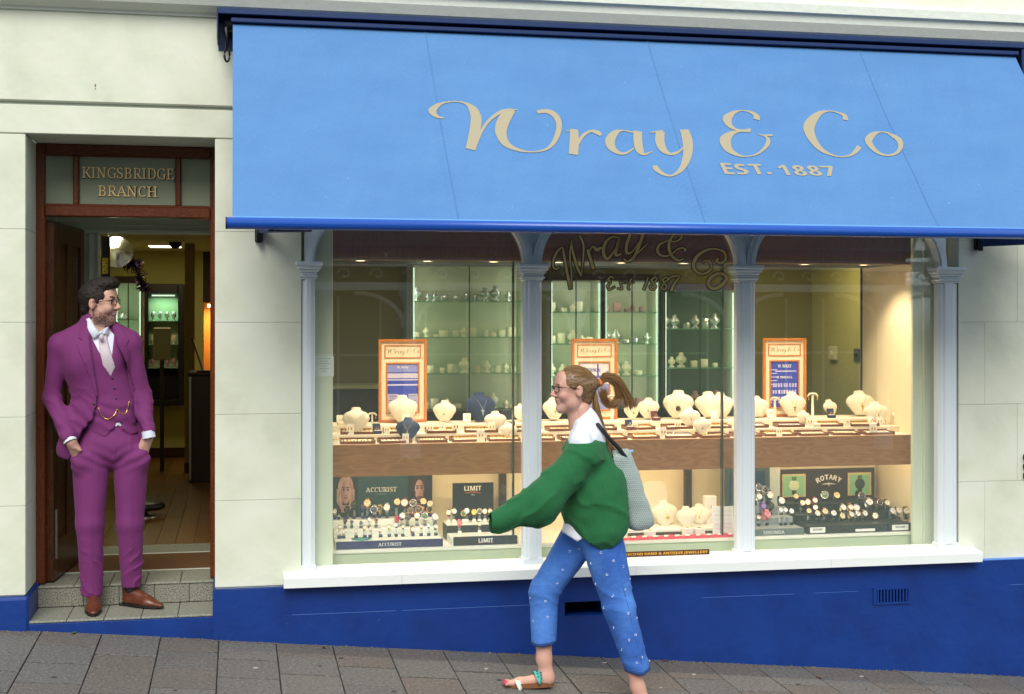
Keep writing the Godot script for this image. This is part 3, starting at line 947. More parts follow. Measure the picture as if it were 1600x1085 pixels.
func build_shop():
	var s := thing("shop_building", "pale painted jeweller's shop building with blue plinth and arched window", "building")
	var pl: Material = mats["plaster"]
	# backing wall behind the blocks
	var w := MB.new()
	w.box(Vector3(-3.2, -0.2, -0.30), Vector3(-1.112, 3.9, -0.012))
	w.box(Vector3(-1.112, 2.752, -0.30), Vector3(9.0, 3.9, -0.012))
	w.box(Vector3(-0.112, -0.6, -0.30), Vector3(0.348, 2.752, -0.012))
	w.box(Vector3(0.348, 0.2785, -0.28), Vector3(4.333, 0.30, -0.012))
	w.box(Vector3(4.333, 0.2785, -0.30), Vector3(9.0, 2.752, -0.012))
	put(s, "wall", w.done(), mats["plaster_trim"])
	# painted stone blocks, joints a few millimetres wide
	for i in 5:
		var y0: float = COURSES[i] + 0.0008
		var y1: float = COURSES[i + 1] - 0.0008
		var cuts := [[-3.2, -2.05, -1.104] if i % 2 == 0 else [-3.2, -1.62, -1.104], [-0.1165, 0.352], [4.33, 4.505 + 0.22 * (i % 2), 5.35 + 0.3 * (i % 2), 6.2, 7.3, 9.0]]
		for row in cuts:
			for k in range(row.size() - 1):
				put(s, "stone_block", bmesh(Vector3(row[k] + 0.0006, y0, -0.014), Vector3(row[k + 1] - 0.0006, y1, rng.randf_range(-0.0005, 0.0003)), 0.0009), pl)
	# the returns of the doorway are plastered stone too
	for i in 5:
		put(s, "reveal_block", bmesh(Vector3(-1.3, COURSES[i] + 0.0008, -0.46), Vector3(-1.103, COURSES[i + 1] - 0.0008, -0.0155), 0.0016), pl)
	put(s, "lintel_band", bmesh(Vector3(-3.2, 2.748, -0.014), Vector3(9.0, 2.902, 0.001), 0.004), pl)
	put(s, "lintel_soffit", bmesh(Vector3(-1.103, 2.746, -0.46), Vector3(-0.117, 2.80, -0.0155), 0.002), pl)
	put(s, "reveal_pier", bmesh(Vector3(-0.1165, 0.287, -0.46), Vector3(-0.02, 2.746, -0.0155), 0.002), pl)
	var fr := MB.new().box(Vector3(-3.2, 2.918, -0.014), Vector3(9.0, 3.43, 0.016), 0.008)
	put(s, "frieze", fr.done(), pl)
	# cornice: a swept moulding
	var prof := PackedVector2Array([Vector2(0.0, 3.40), Vector2(0.03, 3.405), Vector2(0.036, 3.42), Vector2(0.06, 3.425), Vector2(0.105, 3.45), Vector2(0.135, 3.50), Vector2(0.14, 3.545), Vector2(0.165, 3.55), Vector2(0.168, 3.60), Vector2(0.0, 3.66)])
	var c := MB.new()
	for i in prof.size() - 1:
		var a := prof[i]; var e := prof[i + 1]
		c.quad(Vector3(-3.2, a.y, a.x), Vector3(9, a.y, a.x), Vector3(9, e.y, e.x), Vector3(-3.2, e.y, e.x))
	put(s, "cornice", c.done(), mats["plaster_trim"])
	put(s, "upper_wall", bmesh(Vector3(-3.2, 3.6, -0.3), Vector3(9.0, 9.0, 0.0)), pl)
	# plinth, stepped at a painted ledge
	var p := MB.new()
	p.box(Vector3(-3.2, -0.3, -0.02), Vector3(-1.088, 0.275, 0.03), 0.01)
	p.box(Vector3(-1.3, 0.1, -0.40), Vector3(-1.085, 0.28, 0.026), 0.01)
	p.box(Vector3(-0.128, -0.8, -0.40), Vector3(0.30, 0.278, 0.03))
	for q in HOLED: p.box(Vector3(maxf(q[0], 0.30), q[2], -0.27), Vector3(q[1], q[3], 0.03))
	var po := put(s, "plinth", p.done(), mats["plinth_blue"])
	put(po, "ledge_course", MB.new().box(Vector3(-0.126, -1.2, -0.02), Vector3(1.842, 0.127, 0.036)).box(Vector3(2.081, -1.2, -0.02), Vector3(3.753, 0.127, 0.0362)).box(Vector3(3.99, -1.2, -0.02), Vector3(9.0, 0.127, 0.036)).box(Vector3(1.842, -1.2, -0.02), Vector3(2.081, 0.05, 0.0361)).box(Vector3(3.753, -1.2, -0.02), Vector3(3.99, 0.044, 0.0361)).done(), mats["plinth_blue"])
	put(po, "top_edge", MB.new().box(Vector3(4.44, 0.276, -0.01), Vector3(9.0, 0.289, 0.026), 0.004).done(), mats["plinth_edge"])
	# chipped lines of old paint along the ledge
	var ch := MB.new()
	var rx := RandomNumberGenerator.new()
	rx.seed = 5
	var x := 0.3
	while x < 6.0:
		var l := rx.randf_range(0.15, 0.9)
		if not ((x + l > 1.84 and x < 2.085) or (x + l > 3.75 and x < 3.995)): ch.box(Vector3(x, 0.1262, 0.034), Vector3(x + l, 0.1262 + rx.randf_range(0.0012, 0.0022), 0.0366))
		x += l + rx.randf_range(0.01, 0.12)
	for k in 14:
		var cx := rx.randf_range(-0.1, 5.0)
		var cy := rx.randf_range(ground_y(cx, 0) + 0.02, 0.12)
		var r := rx.randf_range(0.0012, 0.004)
		if (cx > 1.8 and cx < 2.12) or (cx > 3.72 and cx < 4.02): continue
		ch.bx(cx, cy, 0.0362, r, r * rx.randf_range(0.6, 2.5), 0.0014)
	tag(put(po, "paint_chips", ch.done(), mats["scuff"]), "", "", "", "stuff")
	# vents
	var v1 := put(s, "air_slot", MB.new().box(Vector3(1.80, 0.0, -0.272), Vector3(2.12, 0.2, -0.268)).done(), mats["slab0"])
	put(v1, "slot_rim", MB.new().box(Vector3(1.836, 0.134, 0.0), Vector3(2.087, 0.142, 0.034)).box(Vector3(1.836, 0.048, -0.04), Vector3(2.087, 0.056, 0.0385)).box(Vector3(1.836, 0.056, 0.0), Vector3(1.845, 0.134, 0.034)).box(Vector3(2.078, 0.056, 0.0), Vector3(2.087, 0.134, 0.034)).done(), mats["plinth_blue"])
	var v2 := put(s, "air_grille", MB.new().box(Vector3(3.72, 0.0, -0.272), Vector3(4.02, 0.2, -0.268)).done(), mats["slab0"])
	put(v2, "grille_rim", MB.new().box(Vector3(3.748, 0.131, 0.03), Vector3(3.992, 0.142, 0.044)).box(Vector3(3.748, 0.042, 0.03), Vector3(3.992, 0.055, 0.046)).box(Vector3(3.748, 0.055, 0.03), Vector3(3.768, 0.131, 0.044)).box(Vector3(3.974, 0.055, 0.03), Vector3(3.992, 0.131, 0.044)).done(), mats["plinth_blue"])
	for k in 10:
		var o := put(v2, "grille_bar", bmesh(Vector3(-0.0055, 0.055, 0.03), Vector3(0.0055, 0.131, 0.042), 0.002), mats["plinth_blue"])
		o.position = Vector3(3.779 + k * 0.0206, 0, 0)
		if k >= 6: o.rotation.z = 0.0
	build_window(s)
	build_doorway(s)
	# letter-like scars of an old bracket and a red fleck in the paint
	put(s, "paint_fleck", MB.new().box(Vector3(-0.748, 3.005, 0.015), Vector3(-0.741, 3.02, 0.0166)).box(Vector3(-0.746, 2.99, 0.015), Vector3(-0.742, 3.0, 0.0164)).done(), M("rust_fleck", hexc("8a4a3c"), 0.8))
	# bell pushes at the right-hand edge
	for k in 3:
		put(s, "bell_push", MB.new().smooth(true).lathe([[0.0, 0.0], [0.028, 0.0], [0.028, 0.02], [0.018, 0.032], [0.0, 0.034]], 14).done(), mats["black_metal"], Vector3(4.79, 0.905 - 0.057 * k, 0.0)).rotation.x = PI / 2

# a flat-topped arch: quarter circles of radius r springing from xa and xb
func arch_path(xa: float, xb: float, y: float, r: float, grow: float) -> PackedVector2Array:
	var p := PackedVector2Array()
	for i in 13: p.append(Vector2(xb - r + cos(PI / 24.0 * i) * (r + grow), y + sin(PI / 24.0 * i) * (r + grow)))
	for i in 13: p.append(Vector2(xa + r - sin(PI / 24.0 * i) * (r + grow), y + cos(PI / 24.0 * i) * (r + grow)))
	return p

func arch_ring(xa: float, xb: float, y: float, r: float, g0: float, g1: float, z0: float, z1: float) -> ArrayMesh:
	var b := MB.new()
	var n := arch_path(xa, xb, y, r, g0)
	var o := arch_path(xa, xb, y, r, g1)
	for i in n.size() - 1:
		var a := n[i]; var c := n[i + 1]; var d := o[i]; var e := o[i + 1]
		b.quad(Vector3(c.x, c.y, z1), Vector3(a.x, a.y, z1), Vector3(d.x, d.y, z1), Vector3(e.x, e.y, z1))
		b.quad(Vector3(c.x, c.y, z0), Vector3(a.x, a.y, z0), Vector3(a.x, a.y, z1), Vector3(c.x, c.y, z1))
		b.quad(Vector3(d.x, d.y, z0), Vector3(e.x, e.y, z0), Vector3(e.x, e.y, z1), Vector3(d.x, d.y, z1))
	return b.done()

func build_window(s: Node3D):
	var wh: Material = mats["white_gloss"]
	var win := Node3D.new()
	win.name = "shop_window"
	s.add_child(win)
	# sill with a sloping top
	var sp := PackedVector2Array([Vector2(-0.10, 0.300), Vector2(0.10, 0.287), Vector2(0.102, 0.340), Vector2(0.095, 0.347), Vector2(-0.10, 0.372)])
	var sb := MB.new()
	for k in 4:
		var xa: float = [0.252, 0.90, 2.25, 3.45][k]
		var xb: float = [0.8985, 2.2485, 3.4485, 4.432][k]
		sb.xf = Transform3D(Basis(Vector3(0, 0, 1), Vector3(0, 1, 0), Vector3(-1, 0, 0)), Vector3(xb, 0, 0))
		sb.prism(sp, 0.0, xb - xa)
	put(win, "sill", sb.done(), mats["cream_sill"])
	# columns, piers, capitals
	var spans := [[0.356, 0.428, false], [1.610, 1.719, true], [2.902, 3.016, true], [4.198, 4.325, false]]
	for q in spans:
		var xa: float = q[0]; var xb: float = q[1]
		var mid := (xa + xb) * 0.5
		var wd := xb - xa
		var col := MB.new()
		col.box(Vector3(xa, 0.372, -0.075), Vector3(xb, 1.985, 0.002), 0.014)
		col.box(Vector3(xa + wd * 0.22, 0.374, -0.07), Vector3(xb - wd * 0.22, 1.985, 0.012), 0.009)
		col.box(Vector3(xa - 0.006, 0.35, -0.08), Vector3(xb + 0.006, 0.392, 0.012), 0.006)
		var o := put(win, "column", col.done(), wh)
		var cp := MB.new()
		for st in [[0.006, 1.980, 0.012], [0.014, 1.992, 0.010], [0.008, 2.003, 0.016], [0.018, 2.020, 0.016], [0.030, 2.036, 0.018], [0.038, 2.054, 0.022]]:
			cp.box(Vector3(xa - st[0], st[1] - 0.002, -0.078), Vector3(xb + st[0], st[1] + st[2], 0.006 + st[0]), 0.006)
		put(o, "capital", cp.done(), wh)
	# arches: rings with a bead, and the flat heads between them
	var bays := [[0.428, 1.610], [1.719, 2.902], [3.016, 4.198]]
	for q in bays:
		var xa: float = q[0] - 0.004; var xb: float = q[1] + 0.004
		var a := put(win, "arch", arch_ring(xa, xb, 2.076, 0.30, -0.002, 0.052, -0.07, 0.004), wh)
		put(a, "bead", arch_ring(xa, xb, 2.076, 0.30, 0.010, 0.028, -0.02, 0.013), wh)
		var pts := arch_path(xa, xb, 2.076, 0.30, 0.045)
		for v in [Vector2(xa - 0.055, 2.076), Vector2(xa - 0.055, 2.80), Vector2(xb + 0.055, 2.80), Vector2(xb + 0.055, 2.076)]: pts.append(v)
		put(win, "spandrel", MB.new().prism(pts, -0.06, -0.022 + 0.001 * bays.find(q)).done(), wh)
	for q in bays:
		var pm := MB.new()
		pm.quad(Vector3(q[0] - 0.02, 0.34, -0.055), Vector3(q[1] + 0.02, 0.34, -0.055), Vector3(q[1] + 0.02, 2.76, -0.055), Vector3(q[0] - 0.02, 2.76, -0.055))
		pm.quad(Vector3(q[1] + 0.02, 0.34, -0.061), Vector3(q[0] - 0.02, 0.34, -0.061), Vector3(q[0] - 0.02, 2.76, -0.061), Vector3(q[1] + 0.02, 2.76, -0.061))
		put(win, "window_pane", pm.done(), mats["pane"])
	# inner boards that show as pale green strips at either end
	put(win, "side_board", bmesh(Vector3(0.350, 0.33, -0.13), Vector3(0.532, 2.8, -0.10), 0.003), mats["side_green"])
	put(win, "side_board", MB.new().box(Vector3(4.10, 0.33, -0.17), Vector3(4.34, 2.8, -0.14), 0.003).box(Vector3(4.165, 0.33, -0.14), Vector3(4.175, 2.8, -0.125), 0.002).done(), mats["side_green"])
	for x in [1.5995, 2.897]:
		put(win, "glass_edge", bmesh(Vector3(x - 0.005, 0.33, -0.265), Vector3(x + 0.005, 2.10, -0.235), 0.001), M("glass_edge_green", hexc("16281f"), 0.2))
	# gilt lettering on the middle pane, black-edged
	put(win, "gilt_outline", strokes_mesh(GLASS_STROKES, Transform3D(Basis(), Vector3(0, 0, -0.0542)), 1.0, 0.0055, 0.0003), mats["black_paint"])
	put(win, "gilt_lettering", strokes_mesh(GLASS_STROKES, Transform3D(Basis(), Vector3(0, 0, -0.0534)), 1.0, 0.0, 0.0003), M("gilt", hexc("e6cb84"), 0.45))
	# strip sign on the sill
	var strip := put(win, "strip_sign", bmesh(Vector3(2.02, 0.362, -0.052), Vector3(2.746, 0.396, -0.047), 0.001), M("strip_brown", hexc("4a2516"), 0.5))
	lettering(strip, "LARGE RANGE SECOND HAND & ANTIQUE JEWELLERY", "Droid Sans", 0.70, 0.019, M("strip_yellow", hexc("e0a83c"), 0.6), Transform3D(Basis(), Vector3(2.384, 0.379, -0.0465)), true)
	# notice stuck inside the glass
	var nt := thing("notice_card", "small white notice card stuck to the pale board at the window's left end", "notice", Vector3(0.483, 1.435, -0.097))
	put(nt, "card", bmesh(Vector3(-0.054, 0, 0), Vector3(0.054, 0.113, 0.002)), M("notice_white", hexc("dfe9e4"), 0.6))
	var ln := MB.new()
	for k in 6:
		var wl: float = [0.07, 0.05, 0.06, 0.035, 0.05, 0.03][k]
		ln.box(Vector3(-wl / 2, 0.098 - k * 0.014, 0.0018), Vector3(wl / 2, 0.1015 - k * 0.014, 0.0026))
	tag(put(nt, "print", ln.done(), M("print_grey", hexc("8fa8a6"), 0.7)), "", "", "", "stuff")

func build_doorway(s: Node3D):
	var fv: Material = mats["frame_wood_v"]
	var fh: Material = mats["frame_wood"]
	var d := Node3D.new()
	d.name = "door_frame"
	s.add_child(d)
	put(d, "jamb", bmesh(Vector3(-1.12, 0.27, -0.45), Vector3(-1.054, 2.745, -0.38), 0.006), fv)
	put(d, "jamb", bmesh(Vector3(-0.149, 0.27, -0.45), Vector3(-0.10, 2.745, -0.38), 0.006), fv)
	put(d, "head", MB.new().box(Vector3(-1.054, 2.687, -0.45), Vector3(-0.149, 2.745, -0.38), 0.006).box(Vector3(-1.05, 2.677, -0.44), Vector3(-0.153, 2.690, -0.395), 0.004).done(), fh)
	put(d, "transom_rail", MB.new().box(Vector3(-1.054, 2.336, -0.46), Vector3(-0.149, 2.398, -0.372), 0.006).box(Vector3(-1.05, 2.392, -0.43), Vector3(-0.153, 2.408, -0.385), 0.004).done(), fh)
	for x in [-0.889, -0.328]:
		put(d, "mullion", bmesh(Vector3(x - 0.015, 2.404, -0.44), Vector3(x + 0.015, 2.681, -0.382), 0.006), fv)
	for q in [[-1.054, -0.907], [-0.871, -0.346], [-0.310, -0.149]]:
		var gp := MB.new()
		gp.quad(Vector3(q[0], 2.404, -0.415), Vector3(q[1], 2.404, -0.415), Vector3(q[1], 2.682, -0.415), Vector3(q[0], 2.682, -0.415))
		put(d, "transom_pane", gp.done(), mats["etched"])
	var gold: Material = M("leaf_gold", hexc("ffdf98"), 0.4)
	var blk: Material = mats["black_paint"]
	for q in [["KINGSBRIDGE", 0.505, 0.062, -0.606, 2.589], ["BRANCH", 0.326, 0.060, -0.608, 2.487]]:
		lettering(d, q[0], "Droid Serif", q[1] + 0.008, q[2] + 0.004, blk, Transform3D(Basis(), Vector3(q[3] + 0.003, q[4] - 0.003, -0.4135)), true, "letter_shadow")
		lettering(d, q[0], "Droid Serif", q[1], q[2], gold, Transform3D(Basis(), Vector3(q[3], q[4], -0.4115)), false, "lettering")
	# steps
	var st := Node3D.new()
	st.name = "doorstep"
	s.add_child(st)
	put(st, "base", MB.new().box(Vector3(-1.10, -0.2, -0.5), Vector3(-0.12, 0.1335, 0.012), 0.006).done(), mats["plinth_blue"])
	for k in 5:
		put(st, "tile", bmesh(Vector3(-1.085 + k * 0.193, 0.134, -0.341), Vector3(-1.085 + k * 0.193 + 0.190, 0.146, 0.014), 0.003), mats["step_tile"])
		put(st, "riser_tile", bmesh(Vector3(-1.10 if k == 0 else -1.085 + k * 0.193 + 0.05, 0.147, -0.41), Vector3(-1.085 + k * 0.193 + 0.241 if k < 4 else -0.12, 0.252, -0.342), 0.003), mats["terrazzo"])
		put(st, "tile", bmesh(Vector3(-1.085 + k * 0.193, 0.2525, -0.72), Vector3(-1.085 + k * 0.193 + 0.190, 0.265, -0.336), 0.003), mats["step_tile"])
	put(st, "nosing", bmesh(Vector3(-1.1, 0.252, -0.745), Vector3(-0.12, 0.268, -0.722), 0.003), M("nosing", hexc("c8cfc4"), 0.4, 0.3))
	put(st, "door_mat", bmesh(Vector3(-1.08, 0.25, -1.32), Vector3(-0.13, 0.266, -0.747), 0.003), mats["mat_brown"])
	put(st, "nosing", bmesh(Vector3(-1.1, 0.252, -1.345), Vector3(-0.12, 0.269, -1.322), 0.003), mats["nosing"])
	put(st, "threshold", bmesh(Vector3(-1.1, 0.25, -1.68), Vector3(-0.12, 0.266, -1.347), 0.003), mats["step_tile"])
	# the open door, folded back against the lobby wall
	var door := Node3D.new()
	door.name = "door"
	s.add_child(door)
	door.position = Vector3(-1.035, 0.275, -0.43)
	door.rotation.y = deg_to_rad(90 - 6)
	var dm: Material = mats["door_wood"]
	var th := 0.022
	var W := 0.80
	var H := 2.04
	var fz := MB.new()
	for q in [[0.0, 0.0, 0.115, H], [W - 0.115, 0.0, W, H], [0.115, 0.0, W - 0.115, 0.22], [0.115, H - 0.12, W - 0.115, H], [0.115, 0.78, W - 0.115, 0.95], [0.345, 0.22, 0.455, 0.78], [0.345, 0.95, 0.455, H - 0.12]]:
		fz.box(Vector3(q[0], q[1], -th), Vector3(q[2], q[3], th), 0.004)
	put(door, "rails", fz.done(), dm)
	for q in [[0.115, 0.22, 0.345, 0.78], [0.455, 0.22, 0.685, 0.78], [0.115, 0.95, 0.345, H - 0.12], [0.455, 0.95, 0.685, H - 0.12]]:
		var pn := MB.new().box(Vector3(q[0] - 0.004, q[1] - 0.004, -0.010), Vector3(q[2] + 0.004, q[3] + 0.004, 0.008))
		pn.box(Vector3(q[0] + 0.04, q[1] + 0.04, -0.017), Vector3(q[2] - 0.04, q[3] - 0.04, 0.015), 0.007)
		put(door, "panel", pn.done(), dm)
	put(door, "lock_plate", bmesh(Vector3(W - 0.002, 0.95, -0.012), Vector3(W + 0.002, 1.15, 0.012)), mats["brass"])
	put(door, "knob", MB.new().smooth(true).lathe([[0.0, 0.0], [0.026, 0.0], [0.026, 0.006], [0.011, 0.012], [0.011, 0.03], [0.026, 0.038], [0.029, 0.052], [0.02, 0.066], [0.0, 0.07]], 14).done(), mats["brass"], Vector3(W - 0.06, 0.98, th)).rotation.x = PI / 2
	for y in [0.22, 1.0, 1.8]:
		put(door, "hinge", bmesh(Vector3(-0.012, y, -0.03), Vector3(0.012, y + 0.1, -0.018), 0.003), mats["steel"])
	put(door, "floor_bolt", bmesh(Vector3(0.025, 0.12, th), Vector3(0.05, 0.40, th + 0.012), 0.004), mats["steel"])
# ---------------------------------------------------------------- inside the shop
func area_lamp(parent, at: Vector3, size: Vector2, col: Color, energy: float, down := true):
	var l := AreaLight3D.new()
	l.name = "area_light"
	l.area_size = size
	l.light_color = col
	l.light_energy = energy
	l.area_range = 12.0
	l.shadow_enabled = true
	parent.add_child(l, true)
	l.position = at
	if down: l.rotation.x = -PI / 2
	return l

func build_interior():
	var r := thing("shop_interior", "olive walled shop interior with timber floor seen through door and window", "room")
	var ow: Material = mats["olive_wall"]
	# left wall, far wall seen through the door, return wall, right wall
	for q in [[Vector3(-1.65, 0.1, -7.62), Vector3(-1.5, 2.75, -1.7)], [Vector3(-1.65, 0.1, -8.0), Vector3(-0.36, 2.75, -7.62)], [Vector3(0.55, 0.1, -9.7), Vector3(0.65, 2.75, -4.15)], [Vector3(5.2, 0.1, -4.3), Vector3(5.35, 2.75, -0.31)], [Vector3(-1.5, 0.1, -1.7), Vector3(-1.13, 2.75, -1.55)]]:
		put(r, "wall", bmesh(q[0], q[1]), ow)
	put(r, "dark_wall", bmesh(Vector3(0.6, 0.1, -4.35), Vector3(5.2, 2.75, -4.15)), mats["dark_olive"])
	put(r, "passage_wall", MB.new().box(Vector3(-0.5, 0.1, -9.8), Vector3(0.6, 2.75, -9.7)).box(Vector3(-0.5, 0.1, -9.7), Vector3(-0.40, 2.75, -8.0)).done(), mats["orange_wall"])
	put(r, "ceiling", MB.new().box(Vector3(-1.6, 2.5, -9.8), Vector3(5.3, 2.6, -1.03)).done(), mats["ceiling"])
	put(r, "under_floor", MB.new().box(Vector3(-1.6, 0.1, -9.8), Vector3(5.3, 0.25, -0.45)).done(), mats["dark_timber"])
	put(r, "passage_head", bmesh(Vector3(-0.36, 1.95, -7.9), Vector3(0.55, 2.5, -7.62)), M("brown_head", hexc("3a2a1a"), 0.7))
	put(r, "skirting", bmesh(Vector3(-1.5, 0.265, -7.62), Vector3(-0.36, 0.37, -7.6), 0.004), mats["dark_timber"])
	for k in 17:
		var x0 := -1.5 + k * 0.122
		var z0 := -1.682
		while z0 > -9.6:
			var l := rng.randf_range(1.1, 1.9)
			put(r, "floor_plank", bmesh(Vector3(x0, 0.245, maxf(z0 - l, -9.65) + 0.0015), Vector3(x0 + 0.1205, 0.2652 + rng.randf_range(0, 0.0006), z0), 0.0015), mats["floor_wood"] if rng.randf() < 0.6 else M("floor_wood2", hexc("b8a072"), 0.3, 0.0, mats["floor_wood"].albedo_texture, null, 0.73))
			z0 -= l
	# lobby: painted frame of the inner door, lobby walls and ceiling
	put(r, "inner_head", MB.new().box(Vector3(-1.15, 2.302, -1.42), Vector3(-0.05, 2.78, -1.35), 0.004).box(Vector3(-1.15, 2.305, -1.35), Vector3(-0.05, 2.330, -1.335), 0.004).box(Vector3(-1.15, 2.352, -1.35), Vector3(-0.05, 2.362, -1.342), 0.002).done(), mats["lobby_white"])
	put(r, "inner_post", MB.new().box(Vector3(-1.15, 0.265, -1.42), Vector3(-0.853, 2.302, -1.35), 0.004).box(Vector3(-0.92, 0.265, -1.35), Vector3(-0.895, 2.302, -1.335), 0.004).box(Vector3(-0.872, 0.265, -1.35), Vector3(-0.855, 2.302, -1.34), 0.004).done(), mats["lobby_white"])
	put(r, "lobby_wall", bmesh(Vector3(-1.2, 0.1, -1.36), Vector3(-1.105, 2.8, -0.46)), mats["lobby_white"])
	put(r, "lobby_wall", bmesh(Vector3(-0.11, 0.1, -1.42), Vector3(0.0, 2.8, -0.46)), mats["lobby_white"])
	put(r, "lobby_ceiling", bmesh(Vector3(-1.12, 2.76, -1.36), Vector3(-0.1, 2.82, -0.46)), mats["lobby_white"])
	# ceiling panels that light the room
	for q in [[-0.9, -1.95], [-0.7, -6.4], [1.6, -2.6], [4.5, -2.9]]:
		var t := thing("ceiling_panel", "square lit ceiling panel in the shop, " + ["first inside the street door", "deep inside beyond the street door", "above the floor behind the left-hand bay", "above the floor behind the right-hand bay"][[-1.95, -6.4].find(q[1]) if q[0] < 0 else (2 if q[0] < 2 else 3)], "ceiling light", Vector3(q[0], 2.5, q[1]), 0, "ceiling panels")
		put(t, "frame", MB.new().box(Vector3(-0.17, -0.012, -0.17), Vector3(0.17, 0, 0.17), 0.003).done(), mats["white_paint"])
		put(t, "diffuser", bmesh(Vector3(-0.15, -0.016, -0.15), Vector3(0.15, -0.012, 0.15)), mats["lamp_panel"])
		area_lamp(t, Vector3(0, -0.03, 0), Vector2(0.3, 0.3), Color(1.0, 0.93, 0.72), 0.7 if q[0] > 4.0 else 0.30)
	# soffit over the display with its downlights
	var so := thing("display_soffit", "dark brown timber soffit above the window display", "soffit", Vector3(0, 2.103, 0))
	put(so, "fascia", bmesh(Vector3(0.45, 0.0, -0.275), Vector3(4.19, 0.66, -0.25), 0.002), mats["bulkhead"])
	put(so, "soffit_board", bmesh(Vector3(0.45, 0.004, -1.0), Vector3(4.19, 0.024, -0.276)), mats["dark_timber"])
	put(so, "back_board", bmesh(Vector3(0.45, 0.024, -1.02), Vector3(4.19, 0.64, -1.0)), mats["dark_timber"])
	put(so, "gilt_edge", bmesh(Vector3(0.45, -0.004, -0.272), Vector3(4.19, 0.0, -0.256)), mats["brass"])
	var ord := ["leftmost", "second from left", "third from left", "fourth from left", "fifth from left", "sixth from left", "seventh from left", "eighth from left", "rightmost"]
	for k in 9:
		var x := 0.72 + k * 0.402
		var t := thing("downlight", "small round downlight under the brown soffit, %s of nine" % ord[k], "downlight", Vector3(x, 2.107, -0.48), 0, "soffit downlights")
		put(t, "bezel", MB.new().smooth(true).lathe([[0.030, -0.001], [0.046, -0.004], [0.048, 0.0]], 18).done(), mats["steel"])
		put(t, "lens", MB.new().smooth(true).lathe([[0.0, -0.003], [0.030, -0.002]], 18).done(), mats["lamp_warm"])
		var l := SpotLight3D.new()
		l.name = "spot_light"
		l.spot_angle = 62.0
		l.spot_angle_attenuation = 0.8
		l.spot_range = 8.0
		l.spot_attenuation = 2.0
		l.light_size = 0.03
		l.light_energy = 0.46
		l.light_color = Color(1.0, 0.91, 0.76)
		l.shadow_enabled = true
		t.add_child(l, true)
		l.position = Vector3(0, -0.012, 0)
		l.rotation.x = -PI / 2 - 0.12
	# display cheek on the right and the pale back panel under the shelf
	var dc := thing("display_cheek", "cream side panel closing the right end of the window display", "panel", Vector3(4.19, 0.27, 0))
	put(dc, "panel", bmesh(Vector3(0, 0, -1.02), Vector3(0.03, 2.25, -0.18)), mats["cream_panel"])
	put(dc, "edge_strip", bmesh(Vector3(-0.012, 0, -1.03), Vector3(0.004, 2.25, -1.021)), mats["dark_timber"])
	build_cabinets()
	build_door_things()

